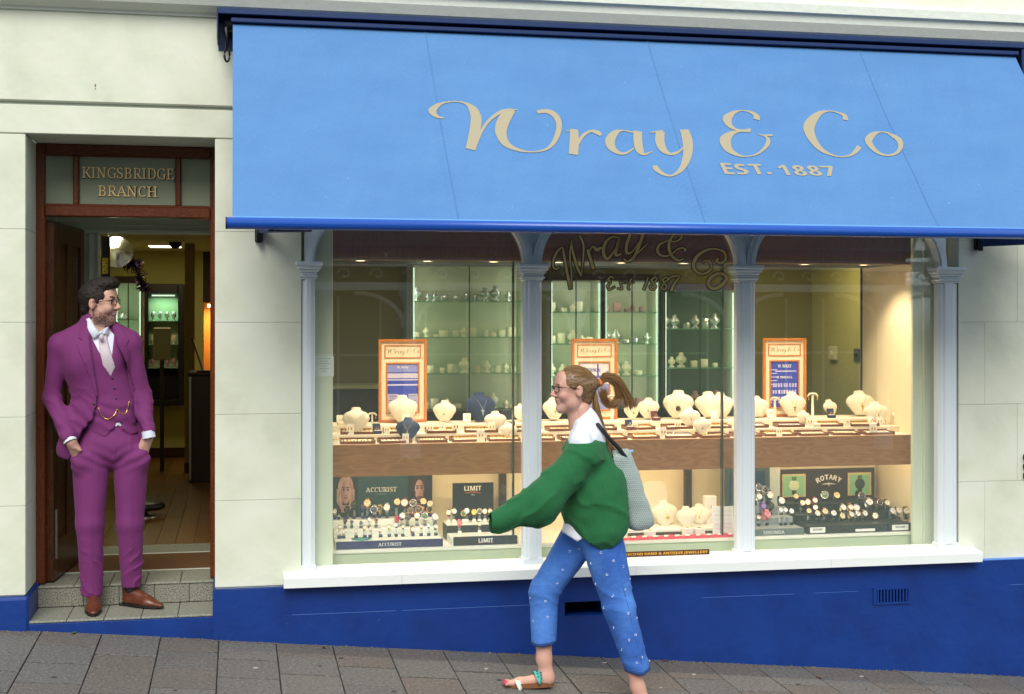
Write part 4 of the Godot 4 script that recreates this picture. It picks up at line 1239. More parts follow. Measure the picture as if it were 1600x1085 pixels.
func lit_cabinet(label: String, at: Vector3, w: float, h0: float, h1: float, dpt: float, seed_: int, back: Material, e: float):
	var t := thing("glass_cabinet", label, "cabinet", at, 0, "lit glass cabinets")
	var dk: Material = mats["dark_timber"]
	put(t, "plinth_box", bmesh(Vector3(-w / 2, 0, -dpt), Vector3(w / 2, h0, 0), 0.004), dk)
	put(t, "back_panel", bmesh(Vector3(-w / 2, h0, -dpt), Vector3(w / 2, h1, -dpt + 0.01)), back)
	put(t, "side_panel", bmesh(Vector3(-w / 2, h0, -dpt + 0.011), Vector3(-w / 2 + 0.012, h1, -0.004)), mats["cab_back"])
	put(t, "side_panel", bmesh(Vector3(w / 2 - 0.012, h0, -dpt + 0.011), Vector3(w / 2, h1, -0.004)), mats["cab_back"])
	put(t, "canopy", bmesh(Vector3(-w / 2, h1, -dpt), Vector3(w / 2, h1 + 0.06, 0.006), 0.003), dk)
	for x in [-w / 2 + 0.006, w / 2 - 0.006, 0.0]:
		put(t, "edge_post", bmesh(Vector3(x - 0.005, h0, -0.004), Vector3(x + 0.005, h1, 0.006), 0.001), mats["black_metal"])
	var n := int((h1 - h0) / 0.27)
	var rr := RandomNumberGenerator.new()
	rr.seed = seed_
	for k in n:
		var y := h0 + (h1 - h0) * (k + 0.0) / n
		if k > 0: put(t, "glass_shelf", bmesh(Vector3(-w / 2 + 0.013, y, -dpt + 0.012), Vector3(w / 2 - 0.013, y + 0.008, -0.012)), M("shelf_glass", hexc("8fc7a8"), 0.15))
		# wares on the shelf, far back and only blurs of cream, silver and pink
		var m := MB.new().smooth(true)
		var x := -w / 2 + 0.06
		while x < w / 2 - 0.06:
			var s := rr.randf_range(0.028, 0.055)
			if rr.randf() < 0.55:
				m.lathe([[s * 0.7, 0], [s * 0.75, 0.006], [s * 0.25, s * 0.5], [s * 0.9, s * 1.0], [s * 0.95, s * 1.5], [s * 0.4, s * 2.0], [s * 0.42, s * 2.4], [0.0, s * 2.5]], 10, Vector3(x, y + 0.009, -dpt * 0.5))
			else:
				m.bx(x, y + 0.009, -dpt * 0.55, s * 1.3, s * rr.randf_range(0.6, 2.0), s * 1.2, 0.003)
			x += s * 1.7 + rr.randf_range(0.0, 0.035)
		tag(put(t, "wares", m.done(), [M("ware_cream", hexc("efe6cc"), 0.4), M("ware_silver", hexc("cfd6d6"), 0.25, 0.6), M("ware_cream", hexc("efe6cc"), 0.4), M("ware_rose", hexc("b98a92"), 0.4)][rr.randi() % 4]), "", "", "", "stuff")
	var gp := MB.new()
	gp.quad(Vector3(-w / 2, h0, 0.008), Vector3(w / 2, h0, 0.008), Vector3(w / 2, h1, 0.008), Vector3(-w / 2, h1, 0.008))
	put(t, "glass_door", gp.done(), mats["cabinet_glass"])
	# tube lights stand behind the front corner posts and shine on the back
	for sx in [-1.0, 1.0]:
		put(t, "light_tube", bmesh(Vector3(sx * (w / 2 - 0.02) - 0.006, h0 + 0.02, -0.022), Vector3(sx * (w / 2 - 0.02) + 0.006, h1 - 0.02, -0.012)), mats["lamp_green"])
		var l = area_lamp(t, Vector3(sx * (w / 2 - 0.03), (h0 + h1) / 2, -0.03), Vector2(0.012, h1 - h0 - 0.04), Color(0.98, 1.0, 0.88), e, false)
		l.rotation.y = sx * 0.6
	return t

func build_cabinets():
	var cb: Material = mats["cab_back"]
	lit_cabinet("wide glass cabinet lit green white, behind the left-hand bay", Vector3(1.93, 0.265, -3.75), 0.98, 0.72, 1.95, 0.36, 11, cb, 0.075)
	lit_cabinet("narrow lit glass cabinet behind the second column of the window", Vector3(2.86, 0.265, -3.75), 0.46, 0.72, 1.83, 0.36, 12, cb, 0.065)
	lit_cabinet("glass cabinet of bright wares behind the framed picture of the middle bay", Vector3(3.36, 0.265, -3.75), 0.50, 0.72, 1.83, 0.36, 13, cb, 0.065)
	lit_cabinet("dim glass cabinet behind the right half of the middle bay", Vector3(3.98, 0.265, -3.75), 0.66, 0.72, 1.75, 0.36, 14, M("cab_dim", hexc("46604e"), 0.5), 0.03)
	var u := thing("wall_units", "dark timber counter standing behind the left-hand bay", "counter", Vector3(1.0, 0.265, -3.6))
	put(u, "carcase", bmesh(Vector3(-0.4, 0, -0.5), Vector3(0.4, 0.92, 0), 0.005), mats["dark_timber"])
	put(u, "worktop", bmesh(Vector3(-0.42, 0.92, -0.5), Vector3(0.42, 0.95, 0.02), 0.005), M("worktop", hexc("b7b48a"), 0.4))
	# light switches on the olive side wall
	var sw := thing("switch_box", "cream switch box on the olive side wall behind the right-hand bay", "switch", Vector3(5.2, 1.40, -3.66), -PI / 2)
	put(sw, "box", bmesh(Vector3(-0.07, 0, 0), Vector3(0.07, 0.12, 0.03), 0.006), M("switch_cream", hexc("d9d2a4"), 0.5))
	put(sw, "rocker", bmesh(Vector3(-0.018, 0.04, 0.028), Vector3(0.018, 0.08, 0.036), 0.003), mats["white_paint"])
	var s2 := thing("wall_socket", "dark wall plate on the olive side wall beside the cream panel", "socket", Vector3(5.2, 1.40, -3.20), -PI / 2)
	put(s2, "plate", bmesh(Vector3(-0.05, 0, 0), Vector3(0.05, 0.11, 0.016), 0.004), M("plate_dark", hexc("4a4a2e"), 0.5))
	put(s2, "button", bmesh(Vector3(-0.015, 0.035, 0.014), Vector3(0.015, 0.075, 0.022), 0.002), mats["black_metal"])

func build_door_things():
	# framed wall showcase on the far wall
	var t := thing("wall_showcase", "tall dark-framed showcase glowing green on the far wall through the doorway", "showcase", Vector3(-0.77, 0.84, -7.6))
	var dk := M("ebony", hexc("1a1210"), 0.35)
	put(t, "frame", MB.new().box(Vector3(-0.22, 0, 0), Vector3(-0.155, 1.30, 0.22), 0.006).box(Vector3(0.155, 0, 0), Vector3(0.22, 1.30, 0.22), 0.006).box(Vector3(-0.155, 1.20, 0), Vector3(0.155, 1.30, 0.22), 0.006).box(Vector3(-0.155, 0, 0), Vector3(0.155, 0.06, 0.22), 0.006).done(), dk)
	put(t, "back_panel", bmesh(Vector3(-0.155, 0.06, 0), Vector3(0.155, 1.2, 0.01)), M("show_green", hexc("a3bfa0"), 0.3))
	put(t, "dark_base", bmesh(Vector3(-0.155, 0.06, 0.012), Vector3(0.155, 0.38, 0.12)), mats["void"])
	for k in 3:
		put(t, "glass_shelf", bmesh(Vector3(-0.155, 0.40 + k * 0.25, 0.01), Vector3(0.155, 0.408 + k * 0.25, 0.19)), M("shelf_glass", hexc("8fc7a8"), 0.15))
		var m := MB.new().smooth(true)
		for i in 4: m.lathe([[0.02, 0], [0.008, 0.02], [0.028, 0.05], [0.02, 0.09], [0.0, 0.10]], 8, Vector3(-0.11 + i * 0.072, 0.409 + k * 0.25, 0.1))
		tag(put(t, "wares", m.done(), [M("ware_rose", hexc("b98a92"), 0.4), M("ware_cream", hexc("efe6cc"), 0.4), M("ware_silver", hexc("cfd6d6"), 0.25, 0.6)][k]), "", "", "", "stuff")
	put(t, "light_strip", bmesh(Vector3(-0.12, 1.17, 0.14), Vector3(0.12, 1.185, 0.17)), mats["lamp_green"])
	area_lamp(t, Vector3(0, 1.16, 0.13), Vector2(0.24, 0.03), Color(0.80, 1.0, 0.82), 0.05)
	# green mirrored cabinet half hidden by the man
	lit_cabinet("tall green glass cabinet just behind the suited man's head", Vector3(-0.95, 0.265, -5.0), 0.24, 0.5, 1.82, 0.3, 21, M("show_green", hexc("a3bfa0"), 0.3), 0.025)
	# convex security mirror and tinsel garland
	var cm := thing("convex_mirror", "round convex security mirror hanging high in the doorway", "mirror", Vector3(-0.81, 2.22, -2.1))
	put(cm, "bowl", MB.new().smooth(true).lathe([[0.105, -0.012], [0.112, 0.0], [0.108, 0.006], [0.10, 0.008], [0.07, 0.032], [0.035, 0.045], [0.0, 0.049]], 26).done(), mats["silver"]).rotation.x = PI / 2 - 0.1
	put(cm, "arm", MB.new().tube([Vector3(-0.03, 0.0, -0.02), Vector3(-0.06, 0.12, -0.06), Vector3(-0.06, 0.30, -0.06)], 0.008, 8).done(), mats["black_metal"])
	var gd := thing("tinsel_garland", "dark purple shiny garland hanging below the convex mirror", "garland", Vector3(-0.705, 2.10, -2.2))
	var core := MB.new().smooth(true)
	var path := []
	for k in 15: path.append(Vector3(-0.09 + 0.165 * k / 14.0, 0.09 - 0.22 * pow(k / 14.0, 2.2) + 0.03 * sin(k * 0.9), 0.01 * sin(k * 1.7)))
	core.tube(path, 0.012, 6)
	put(gd, "cord", core.done(), M("tinsel_dark", hexc("1d1226"), 0.5))
	var tn := MB.new()
	var rr := RandomNumberGenerator.new()
	rr.seed = 9
	for k in 420:
		var p: Vector3 = path[rr.randi() % 15] + Vector3(rr.randfn(0, 0.012), rr.randfn(0, 0.012), rr.randfn(0, 0.012))
		var d := Vector3(rr.randfn(), rr.randfn(), rr.randfn()).normalized()
		var s := d.cross(Vector3(rr.randfn(), rr.randfn(), rr.randfn())).normalized() * 0.0035
		tn.quad(p - s, p + s, p + s + d * 0.04, p - s + d * 0.04)
	tag(put(gd, "tinsel", tn.done(), M("tinsel", hexc("3a2350"), 0.25, 0.6)), "", "", "", "stuff")
	var st := thing("spotted_strip", "yellow card with dark spots on the post under the mirror", "card", Vector3(-0.842, 2.05, -1.44))
	put(st, "post", bmesh(Vector3(-0.012, -0.4, -0.04), Vector3(0.045, 0.24, -0.008), 0.004), dk)
	put(st, "card", bmesh(Vector3(0.0, 0.0, -0.006), Vector3(0.034, 0.10, 0.0)), M("spot_yellow", hexc("d9c43a"), 0.6))
	for q in [[0.008, 0.085], [0.024, 0.066], [0.01, 0.045], [0.027, 0.03], [0.012, 0.014]]:
		put(st, "spot", bmesh(Vector3(q[0] - 0.004, q[1] - 0.004, 0), Vector3(q[0] + 0.004, q[1] + 0.004, 0.001)), mats["void"])
	var cc := thing("dome_camera", "small black dome camera on the shop ceiling inside the doorway", "camera", Vector3(-0.55, 2.5, -5.2))
	put(cc, "base", MB.new().smooth(true).lathe([[0.08, 0.0], [0.08, -0.03], [0.06, -0.034]], 18).done(), M("switch_cream", hexc("d9d2a4"), 0.5))
	put(cc, "dome", MB.new().smooth(true).lathe([[0.06, -0.03], [0.055, -0.06], [0.035, -0.085], [0.0, -0.095]], 18).done(), mats["void"])
	# white card on the back wall, brown pier, card stand, dark counter, picture beyond
	var wc := thing("white_panel", "off-white upright panel leaning near the dark-framed showcase", "panel", Vector3(-0.72, 1.36, -6.2))
	put(wc, "board", bmesh(Vector3(-0.085, 0, 0), Vector3(0.085, 0.32, 0.02), 0.012), M("panel_grey", hexc("a8a48c"), 0.6))
	put(wc, "prop_leg", bmesh(Vector3(-0.02, -1.095, -0.02), Vector3(0.02, 0.1, 0.0), 0.004), dk)
	var pr := thing("wall_pier", "narrow olive pier at the right of the doorway view", "pier", Vector3(-0.45, 0.265, -6.0))
	put(pr, "shaft", bmesh(Vector3(-0.045, 0, -0.2), Vector3(0.045, 2.235, 0), 0.003), M("pier_brown", hexc("8a7440"), 0.7))
	put(pr, "base", bmesh(Vector3(-0.05, 0, -0.2), Vector3(0.05, 0.10, 0.006), 0.003), mats["dark_timber"])
	var ct := thing("dark_counter", "black counter at the right inside the shop doorway", "counter", Vector3(-0.30, 0.265, -5.2))
	put(ct, "carcase", bmesh(Vector3(-0.13, 0, -0.6), Vector3(0.6, 0.98, 0.0), 0.006), dk)
	put(ct, "top", bmesh(Vector3(-0.14, 0.98, -0.6), Vector3(0.62, 1.01, 0.012), 0.006), mats["dark_timber"])
	put(ct, "trim", bmesh(Vector3(-0.128, 0.02, -0.002), Vector3(-0.108, 0.97, 0.012), 0.003), mats["steel"])
	var cs := thing("card_stand", "dark slanted card stand on the black counter", "stand", Vector3(-0.36, 1.275, -5.3))
	var cst := MB.new()
	cst.bar(Vector3(-0.04, 0.30, -0.02), Vector3(0.06, 0.0, 0.06), 0.12, 0.018, Vector3(1, 0.3, 0))
	put(cs, "panel", cst.done(), dk)
	put(cs, "foot", MB.new().box(Vector3(0.0, 0.0, -0.05), Vector3(0.12, 0.015, 0.08), 0.003).done(), dk)
	var pi := thing("framed_picture", "small dark-framed picture on the orange wall far inside", "picture", Vector3(-0.12, 1.45, -9.70))
	put(pi, "frame", MB.new().box(Vector3(-0.13, 0, 0), Vector3(-0.10, 0.42, 0.02)).box(Vector3(0.10, 0, 0), Vector3(0.13, 0.42, 0.02)).box(Vector3(-0.10, 0.39, 0), Vector3(0.10, 0.42, 0.02)).box(Vector3(-0.10, 0, 0), Vector3(0.10, 0.03, 0.02)).done(), dk)
	put(pi, "print", bmesh(Vector3(-0.10, 0.03, 0), Vector3(0.10, 0.39, 0.008)), M("print_tan", hexc("c9a15e"), 0.7))
	var sl := thing("strip_light", "bright white strip light above the orange wall far inside", "strip light", Vector3(-0.05, 1.93, -9.5))
	put(sl, "tube", MB.new().smooth(true).tube([Vector3(-0.3, 0, 0), Vector3(0.4, 0, 0)], 0.018, 8).done(), mats["lamp_panel"])
	put(sl, "bracket", bmesh(Vector3(-0.32, 0.019, -0.02), Vector3(0.42, 0.05, 0.02)), mats["white_paint"])
	area_lamp(sl, Vector3(0.05, -0.03, 0.0), Vector2(0.7, 0.04), Color(1.0, 0.85, 0.6), 0.7)
	var so := thing("stool", "low stool with a round black seat behind the suited man's legs", "stool", Vector3(-0.68, 0.265, -3.0))
	put(so, "seat", MB.new().smooth(true).lathe([[0.0, 0.0], [0.13, 0.0], [0.15, 0.012], [0.15, 0.035], [0.12, 0.05], [0.0, 0.052]], 20).done(), mats["black_metal"], Vector3(0, 0.06, 0))
	put(so, "pillar", MB.new().smooth(true).lathe([[0.10, 0.0], [0.10, 0.012], [0.025, 0.02], [0.025, 0.07]], 14).done(), mats["steel"])

# ---------------------------------------------------------------- the other side of the street, mirrored in the panes
func build_opposite():
	var Z := 13.0
	var gy := -0.35
	var s := thing("arcade_building", "pale terrace with an iron arcade across the street", "building", Vector3(0, gy, Z), PI)
	# local frame: x flipped, local -z is away from the street
	var wm := M("terrace_wall", hexc("4c4a40"), 0.8)
	put(s, "wall", MB.new().box(Vector3(-12, 0, -2.6), Vector3(12, 5.6, -2.3)).done(), wm)
	for k in 8:
		var x := -10.0 + k * 2.9
		put(s, "shop_glazing", bmesh(Vector3(x - 1.1, 0.4, -2.32), Vector3(x + 1.1, 2.5, -2.28)), M("far_glass", hexc("1d2a26"), 0.08))
		var bars := MB.new()
		for i in 4: bars.box(Vector3(x - 1.1 + i * 0.71, 0.4, -2.279), Vector3(x - 1.06 + i * 0.71, 2.5, -2.26))
		bars.box(Vector3(x - 1.1, 1.5, -2.279), Vector3(x + 1.1, 1.54, -2.262))
		put(s, "glazing_bars", bars.done(), mats["white_paint"])
		put(s, "upper_window", bmesh(Vector3(x - 0.45, 3.4, -2.32), Vector3(x + 0.45, 4.8, -2.28)), M("far_glass", hexc("1d2a26"), 0.08))
	var wh: Material = mats["white_paint"]
	for k in 9:
		var x := -10.4 + k * 2.6
		put(s, "column", MB.new().smooth(true).lathe([[0.16, 0.0], [0.16, 0.25], [0.11, 0.3], [0.095, 2.0], [0.13, 2.05], [0.10, 2.1], [0.10, 2.35], [0.18, 2.5], [0.18, 2.56]], 14, Vector3(x, 0, 0)).done(), wh)
		for sg in [-1.0, 1.0]:
			var pts := []
			for i in 9: pts.append(Vector3(x + sg * (0.1 + 0.75 * (1.0 - cos(i * PI / 16.0))), 2.0 + 0.52 * sin(i * PI / 16.0), 0))
			put(s, "bracket", MB.new().tube(pts, 0.035, 6).done(), wh)
	put(s, "beam", MB.new().box(Vector3(-12, 2.56, -0.1), Vector3(12, 2.68, 0.1)).box(Vector3(-12, 2.92, -0.12), Vector3(12, 2.98, 0.12)).done(), wh)
	var sc := MB.new()
	for k in 46:
		var pts := []
		for i in 12:
			var a := i * 0.55
			pts.append(Vector3(-11.6 + k * 0.5 + cos(a) * (0.11 - 0.008 * i), 2.80 + sin(a) * (0.11 - 0.008 * i), 0))
		sc.tube(pts, 0.016, 5)
	tag(put(s, "scrollwork", sc.done(), wh), "", "", "", "stuff")
	put(s, "canopy_roof", MB.new().box(Vector3(-12, 2.98, -2.3), Vector3(12, 3.06, 0.14)).done(), M("lead_grey", hexc("9aa09c"), 0.7))
	# bunting strung across the street
	var cols := ["e8e8e4", "b0242c", "22357e"]
	for row in 2:
		var bt := thing("bunting", ["string of pennants hung across the street, nearer the shop", "string of pennants hung across the street, nearer the arcade"][row], "bunting", Vector3(0, 0, 9.6 + row * 1.4), 0, "bunting strings")
		var line := []
		for k in 29: line.append(Vector3(-7.0 + k * 0.5, 3.0 + 0.25 * pow((k - 14) / 14.0, 2.0) - 0.12 * row, 0.3 * sin(k * 0.2)))
		put(bt, "cord", MB.new().tube(line, 0.006, 4).done(), mats["white_paint"])
		for k in range(1, 28):
			var p: Vector3 = line[k]
			var fl := MB.new().prism(PackedVector2Array([Vector2(-0.14, 0), Vector2(0, -0.30), Vector2(0.14, 0)]), -0.001, 0.001)
			put(bt, "pennant", fl.done(), M("pennant_%d" % (k % 3), hexc(cols[k % 3]), 0.8), p)
# ---------------------------------------------------------------- awning
const AWN_TOP := Vector3(0, 3.345, 0.15)
const AWN_LOW := Vector3(0, 2.235, 1.0)

const AWN_SEAMS := [1.02, 2.30, 3.60]
var awn_n1: FastNoiseLite
var awn_n2: FastNoiseLite
func awn_disp(x: float, v: float) -> float:
	var d := -0.012 * sin(PI * v) + awn_n1.get_noise_2d(x * 0.7, v * 0.9) * 0.022 * sin(PI * v) + awn_n1.get_noise_2d(x * 2.6 + v * 0.8, v * 1.1 + 7.0) * 0.007 * smoothstep(0.0, 0.12, v)
	for s in AWN_SEAMS:
		var sx: float = s + 0.05 * v
		var q := absf(x - sx)
		# stitched seam: a ridge with short slanting puckers on both sides
		d += 0.0030 * exp(-pow((x - sx) / 0.007, 2.0))
		var amp := exp(-q / 0.055) * smoothstep(0.004, 0.026, q) * smoothstep(0.0, 0.15, v) * (0.55 + 0.45 * awn_n1.get_noise_2d(s * 9.0, v * 6.0))
		d += 0.0050 * amp * sin((v *1.398- q * 0.9) * 190.0 + awn_n2.get_noise_2d(x, v) * 1.2)
		d -= 0.008 * exp(-q / 0.10) * sin(PI * v)
	# a soft crease beside the first seam
	d += 0.006 * exp(-pow((x - 0.98 - 0.05 * v) / 0.035, 2.0)) * smoothstep(0.4, 0.8, v)
	return d

# lay flat lettering on the sagging cloth
func on_cloth(flat: Mesh, xf: Transform3D, lift: float) -> ArrayMesh:
	var up := (AWN_TOP - AWN_LOW).normalized()
	var nr := Vector3(1, 0, 0).cross(up)
	var out := ArrayMesh.new()
	for s in flat.get_surface_count():
		var arr := flat.surface_get_arrays(s)
		var vs: PackedVector3Array = arr[Mesh.ARRAY_VERTEX]
		var ns: PackedVector3Array = arr[Mesh.ARRAY_NORMAL]
		for i in vs.size():
			var p := xf * vs[i]
			vs[i] = AWN_TOP + Vector3(p.x, 0, 0) + up * p.y + nr * (awn_disp(p.x, clampf(-p.y / 1.398, 0, 1)) + lift + p.z)
			ns[i] = Vector3(ns[i].x, 0, 0) + up * ns[i].y + nr * ns[i].z
		arr[Mesh.ARRAY_VERTEX] = vs
		arr[Mesh.ARRAY_NORMAL] = ns
		out.add_surface_from_arrays(Mesh.PRIMITIVE_TRIANGLES, arr)
	return out

func build_awning():
	var a := thing("awning", "large blue fabric awning with tan script lettering over the shop window", "awning")
	var up := (AWN_TOP - AWN_LOW).normalized()
	var nr := Vector3(1, 0, 0).cross(up)
	var L := (AWN_TOP - AWN_LOW).length()
	var x0 := -0.02
	var x1 := 4.62
	var nx := 620
	var nv := 190
	awn_n1 = noise(31, 1.3, 3)
	awn_n2 = noise(32, 14.0, 2)
	var st := SurfaceTool.new()
	st.begin(Mesh.PRIMITIVE_TRIANGLES)
	st.set_smooth_group(0)
	var P := []
	for j in nv + 1:
		var v := float(j) / nv
		for i in nx + 1:
			var u := float(i) / nx
			var x := lerpf(x0, x1, u) 
			var d := awn_disp(x, v)
			P.append(AWN_TOP + Vector3(x, 0, 0) - up * (L * v) + nr * d)
	for j in nv:
		for i in nx:
			var q := [[i, j], [i + 1, j], [i + 1, j + 1], [i, j], [i + 1, j + 1], [i, j + 1]]
			for k in q:
				st.set_uv(Vector2(float(k[0]) / nx, float(k[1]) / nv))
				st.add_vertex(P[k[1] * (nx + 1) + k[0]])
	st.generate_normals()
	var im := Image.create(1536, 512, false, Image.FORMAT_RGB8)
	var fab := noise(33, 0.006, 4)
	var wv := noise(34, 0.5, 1)
	for y in 512:
		for x in 1536:
			var t := fab.get_noise_2d(x * 0.8, y * 1.6) * 0.022 + wv.get_noise_2d(x, y * 0.15) * 0.016 + (0.010 if (x + y * 3) % 4 < 2 else -0.010)
			im.set_pixel(x, y, Color(0.298 + t * 0.8, 0.492 + t * 0.8, 0.708 + t * 0.6))
	var rr := RandomNumberGenerator.new()
	rr.seed = 44
	for k in 130:   # bird lime and grit, pale flecks of their own outline
		var cx := rr.randi() % 1530
		var cy := int(pow(rr.randf(), 0.75) * 500)
		var r := rr.randf_range(0.5, 1.3) if k < 150 else rr.randf_range(1.4, 2.8)
		for dy in range(-4, 5):
			for dx in range(-4, 5):
				var q := Vector2(dx * 1.0, dy * 0.8).length() + rr.randf() * 0.8
				if q < r and cx + dx >= 0 and cx + dx < 1536 and cy + dy >= 0 and cy + dy < 512:
					im.set_pixel(cx + dx, cy + dy, im.get_pixel(cx + dx, cy + dy).lerp(Color(0.70, 0.79, 0.87), rr.randf_range(0.25, 0.75)))
	im.generate_mipmaps()
	var m := M("awning_cloth", Color.WHITE, 0.75, 0.0, ImageTexture.create_from_image(im), null, 0.0)
	m.rim_enabled = false
	m.backlight_enabled = true
	m.backlight = Color(0.03, 0.045, 0.06)
	put(a, "canopy", st.commit(), m)
	put(a, "script_lettering", on_cloth(strokes_mesh(SIGN_STROKES, Transform3D(), 1.0, 0.0, 0.0004, 6, 16), Transform3D(), 0.0030), mats["sign_tan"])
	var tm := text_mesh("EST. 1887", "Droid Sans", 0.08, true, 0.0004)
	var bb := tm.get_aabb()
	put(a, "date_lettering", on_cloth(tm, Transform3D(Basis(Vector3(1, 0, 0), Vector3(-0.16, 1, 0), Vector3(0, 0, 1)), Vector3(2.855, -0.985, 0)) * Transform3D(Basis.from_scale(Vector3(0.645 / bb.size.x, 0.078 / bb.size.y, 1)), Vector3(-bb.get_center().x * 0.645 / bb.size.x, -bb.get_center().y * 0.078 / bb.size.y, 0)), 0.0028), mats["sign_tan"])
	# lapped seams of the cloth widths
	for s in AWN_SEAMS:
		var tp := MB.new().smooth(true)
		for k in 260:
			var v0 := k / 260.0; var v1 := (k + 1) / 260.0
			var q := []
			for e in [[v0, 0.0], [v0, 0.007], [v1, 0.007], [v1, 0.0]]:
				var x: float = s + 0.05 * e[0] + e[1]
				q.append(AWN_TOP + Vector3(x, 0, 0) - up * (L * e[0]) + nr * (awn_disp(x, e[0]) + 0.0005 + 0.0010 * (1.0 - e[1] / 0.007)))
			tp.quad(q[3], q[2], q[1], q[0])
		put(a, "seam", tp.done(), M("seam_cloth", Color(0.293, 0.486, 0.70), 0.8))
	# rails
	var nm: Material = mats["navy_metal"]
	put(a, "head_rail", MB.new().box(Vector3(-0.10, 3.395, 0.0), Vector3(4.78, 3.425, 0.17), 0.004).box(Vector3(-0.098, 3.225, 0.017), Vector3(4.78, 3.394, 0.022)).done(), nm)
	put(a, "hood_lip", MB.new().box(Vector3(-0.03, 3.352, 0.095), Vector3(4.63, 3.376, 0.175), 0.004).done(), nm)
	put(a, "roller", MB.new().smooth(true).tube([Vector3(-0.06, 3.345, 0.10), Vector3(4.66, 3.345, 0.10)], 0.036, 14).done(), mats["black_metal"])
	put(a, "end_plate", bmesh(Vector3(-0.104, 3.26, 0.02), Vector3(-0.098, 3.428, 0.17)), nm)
	put(a, "end_plate", bmesh(Vector3(4.66, 3.18, 0.02), Vector3(4.70, 3.40, 0.16), 0.006), nm)
	put(a, "front_bar", MB.new().smooth(true).tube([Vector3(-0.045, 2.214, 1.012), Vector3(5.2, 2.214, 1.012)], 0.028, 18).done(), mats["bar_blue"])
	put(a, "bar_cap", MB.new().smooth(true).tube([Vector3(-0.052, 2.214, 1.012), Vector3(-0.045, 2.214, 1.012)], 0.0295, 18).done(), nm)
	put(a, "hem", MB.new().smooth(true).tube([Vector3(-0.02, 2.2385, 1.0), Vector3(4.62, 2.2385, 1.0)], 0.011, 8).done(), M("hem_blue", hexc("5f9ade"), 0.7))
	# crank eye hanging at the left end
	var ey := MB.new().smooth(true)
	ey.tube([Vector3(-0.055, 3.345, 0.10), Vector3(-0.055, 3.32, 0.13), Vector3(-0.052, 3.28, 0.135), Vector3(-0.051, 3.21, 0.135)], [0.016, 0.016, 0.010, 0.008], 8)
	var lp := []
	for k in 17: lp.append(Vector3(-0.051 + 0.0135 * sin(TAU * k / 16.0), 3.18 + 0.036 * cos(TAU * k / 16.0), 0.135))
	ey.tube(lp, 0.006, 6, false)
	put(a, "crank_eye", ey.done(), mats["black_metal"])
	# folding arms fixed to the wall, and their feet
	for q in [[0.12, 0.30, true], [4.45, 4.95, false]]:
		var x: float = q[0]
		var arm := MB.new()
		if q[2]:
			arm.bar(Vector3(x, 2.255, 0.03), Vector3(x + 0.25, 2.235, 0.50), 0.03, 0.05)
			arm.bar(Vector3(x + 0.25, 2.235, 0.50), Vector3(x + 0.04, 2.200, 0.985), 0.025, 0.045)
		else:
			arm.bar(Vector3(x, 2.225, 0.05), Vector3(x + 0.55, 2.24, 0.45), 0.03, 0.05)
			arm.bar(Vector3(x + 0.55, 2.24, 0.45), Vector3(x + 0.1, 2.20, 0.985), 0.025, 0.045)
		put(a, "folding_arm", arm.done(), nm)
		var ft := MB.new().smooth(false).box(Vector3(x - 0.022, 2.18, 0.0), Vector3(x + 0.022, 2.30, 0.03), 0.006)
		ft.smooth(true).tube([Vector3(x, 2.29, 0.045), Vector3(x, 2.175, 0.045)], 0.016, 10)
		put(a, "arm_bracket", ft.done(), mats["black_metal"])
# ---------------------------------------------------------------- the window display
const ORD := ["first", "second", "third", "fourth", "fifth", "sixth", "seventh", "eighth", "ninth", "tenth", "eleventh", "twelfth", "thirteenth", "fourteenth", "fifteenth", "sixteenth", "seventeenth", "eighteenth", "nineteenth", "twentieth"]

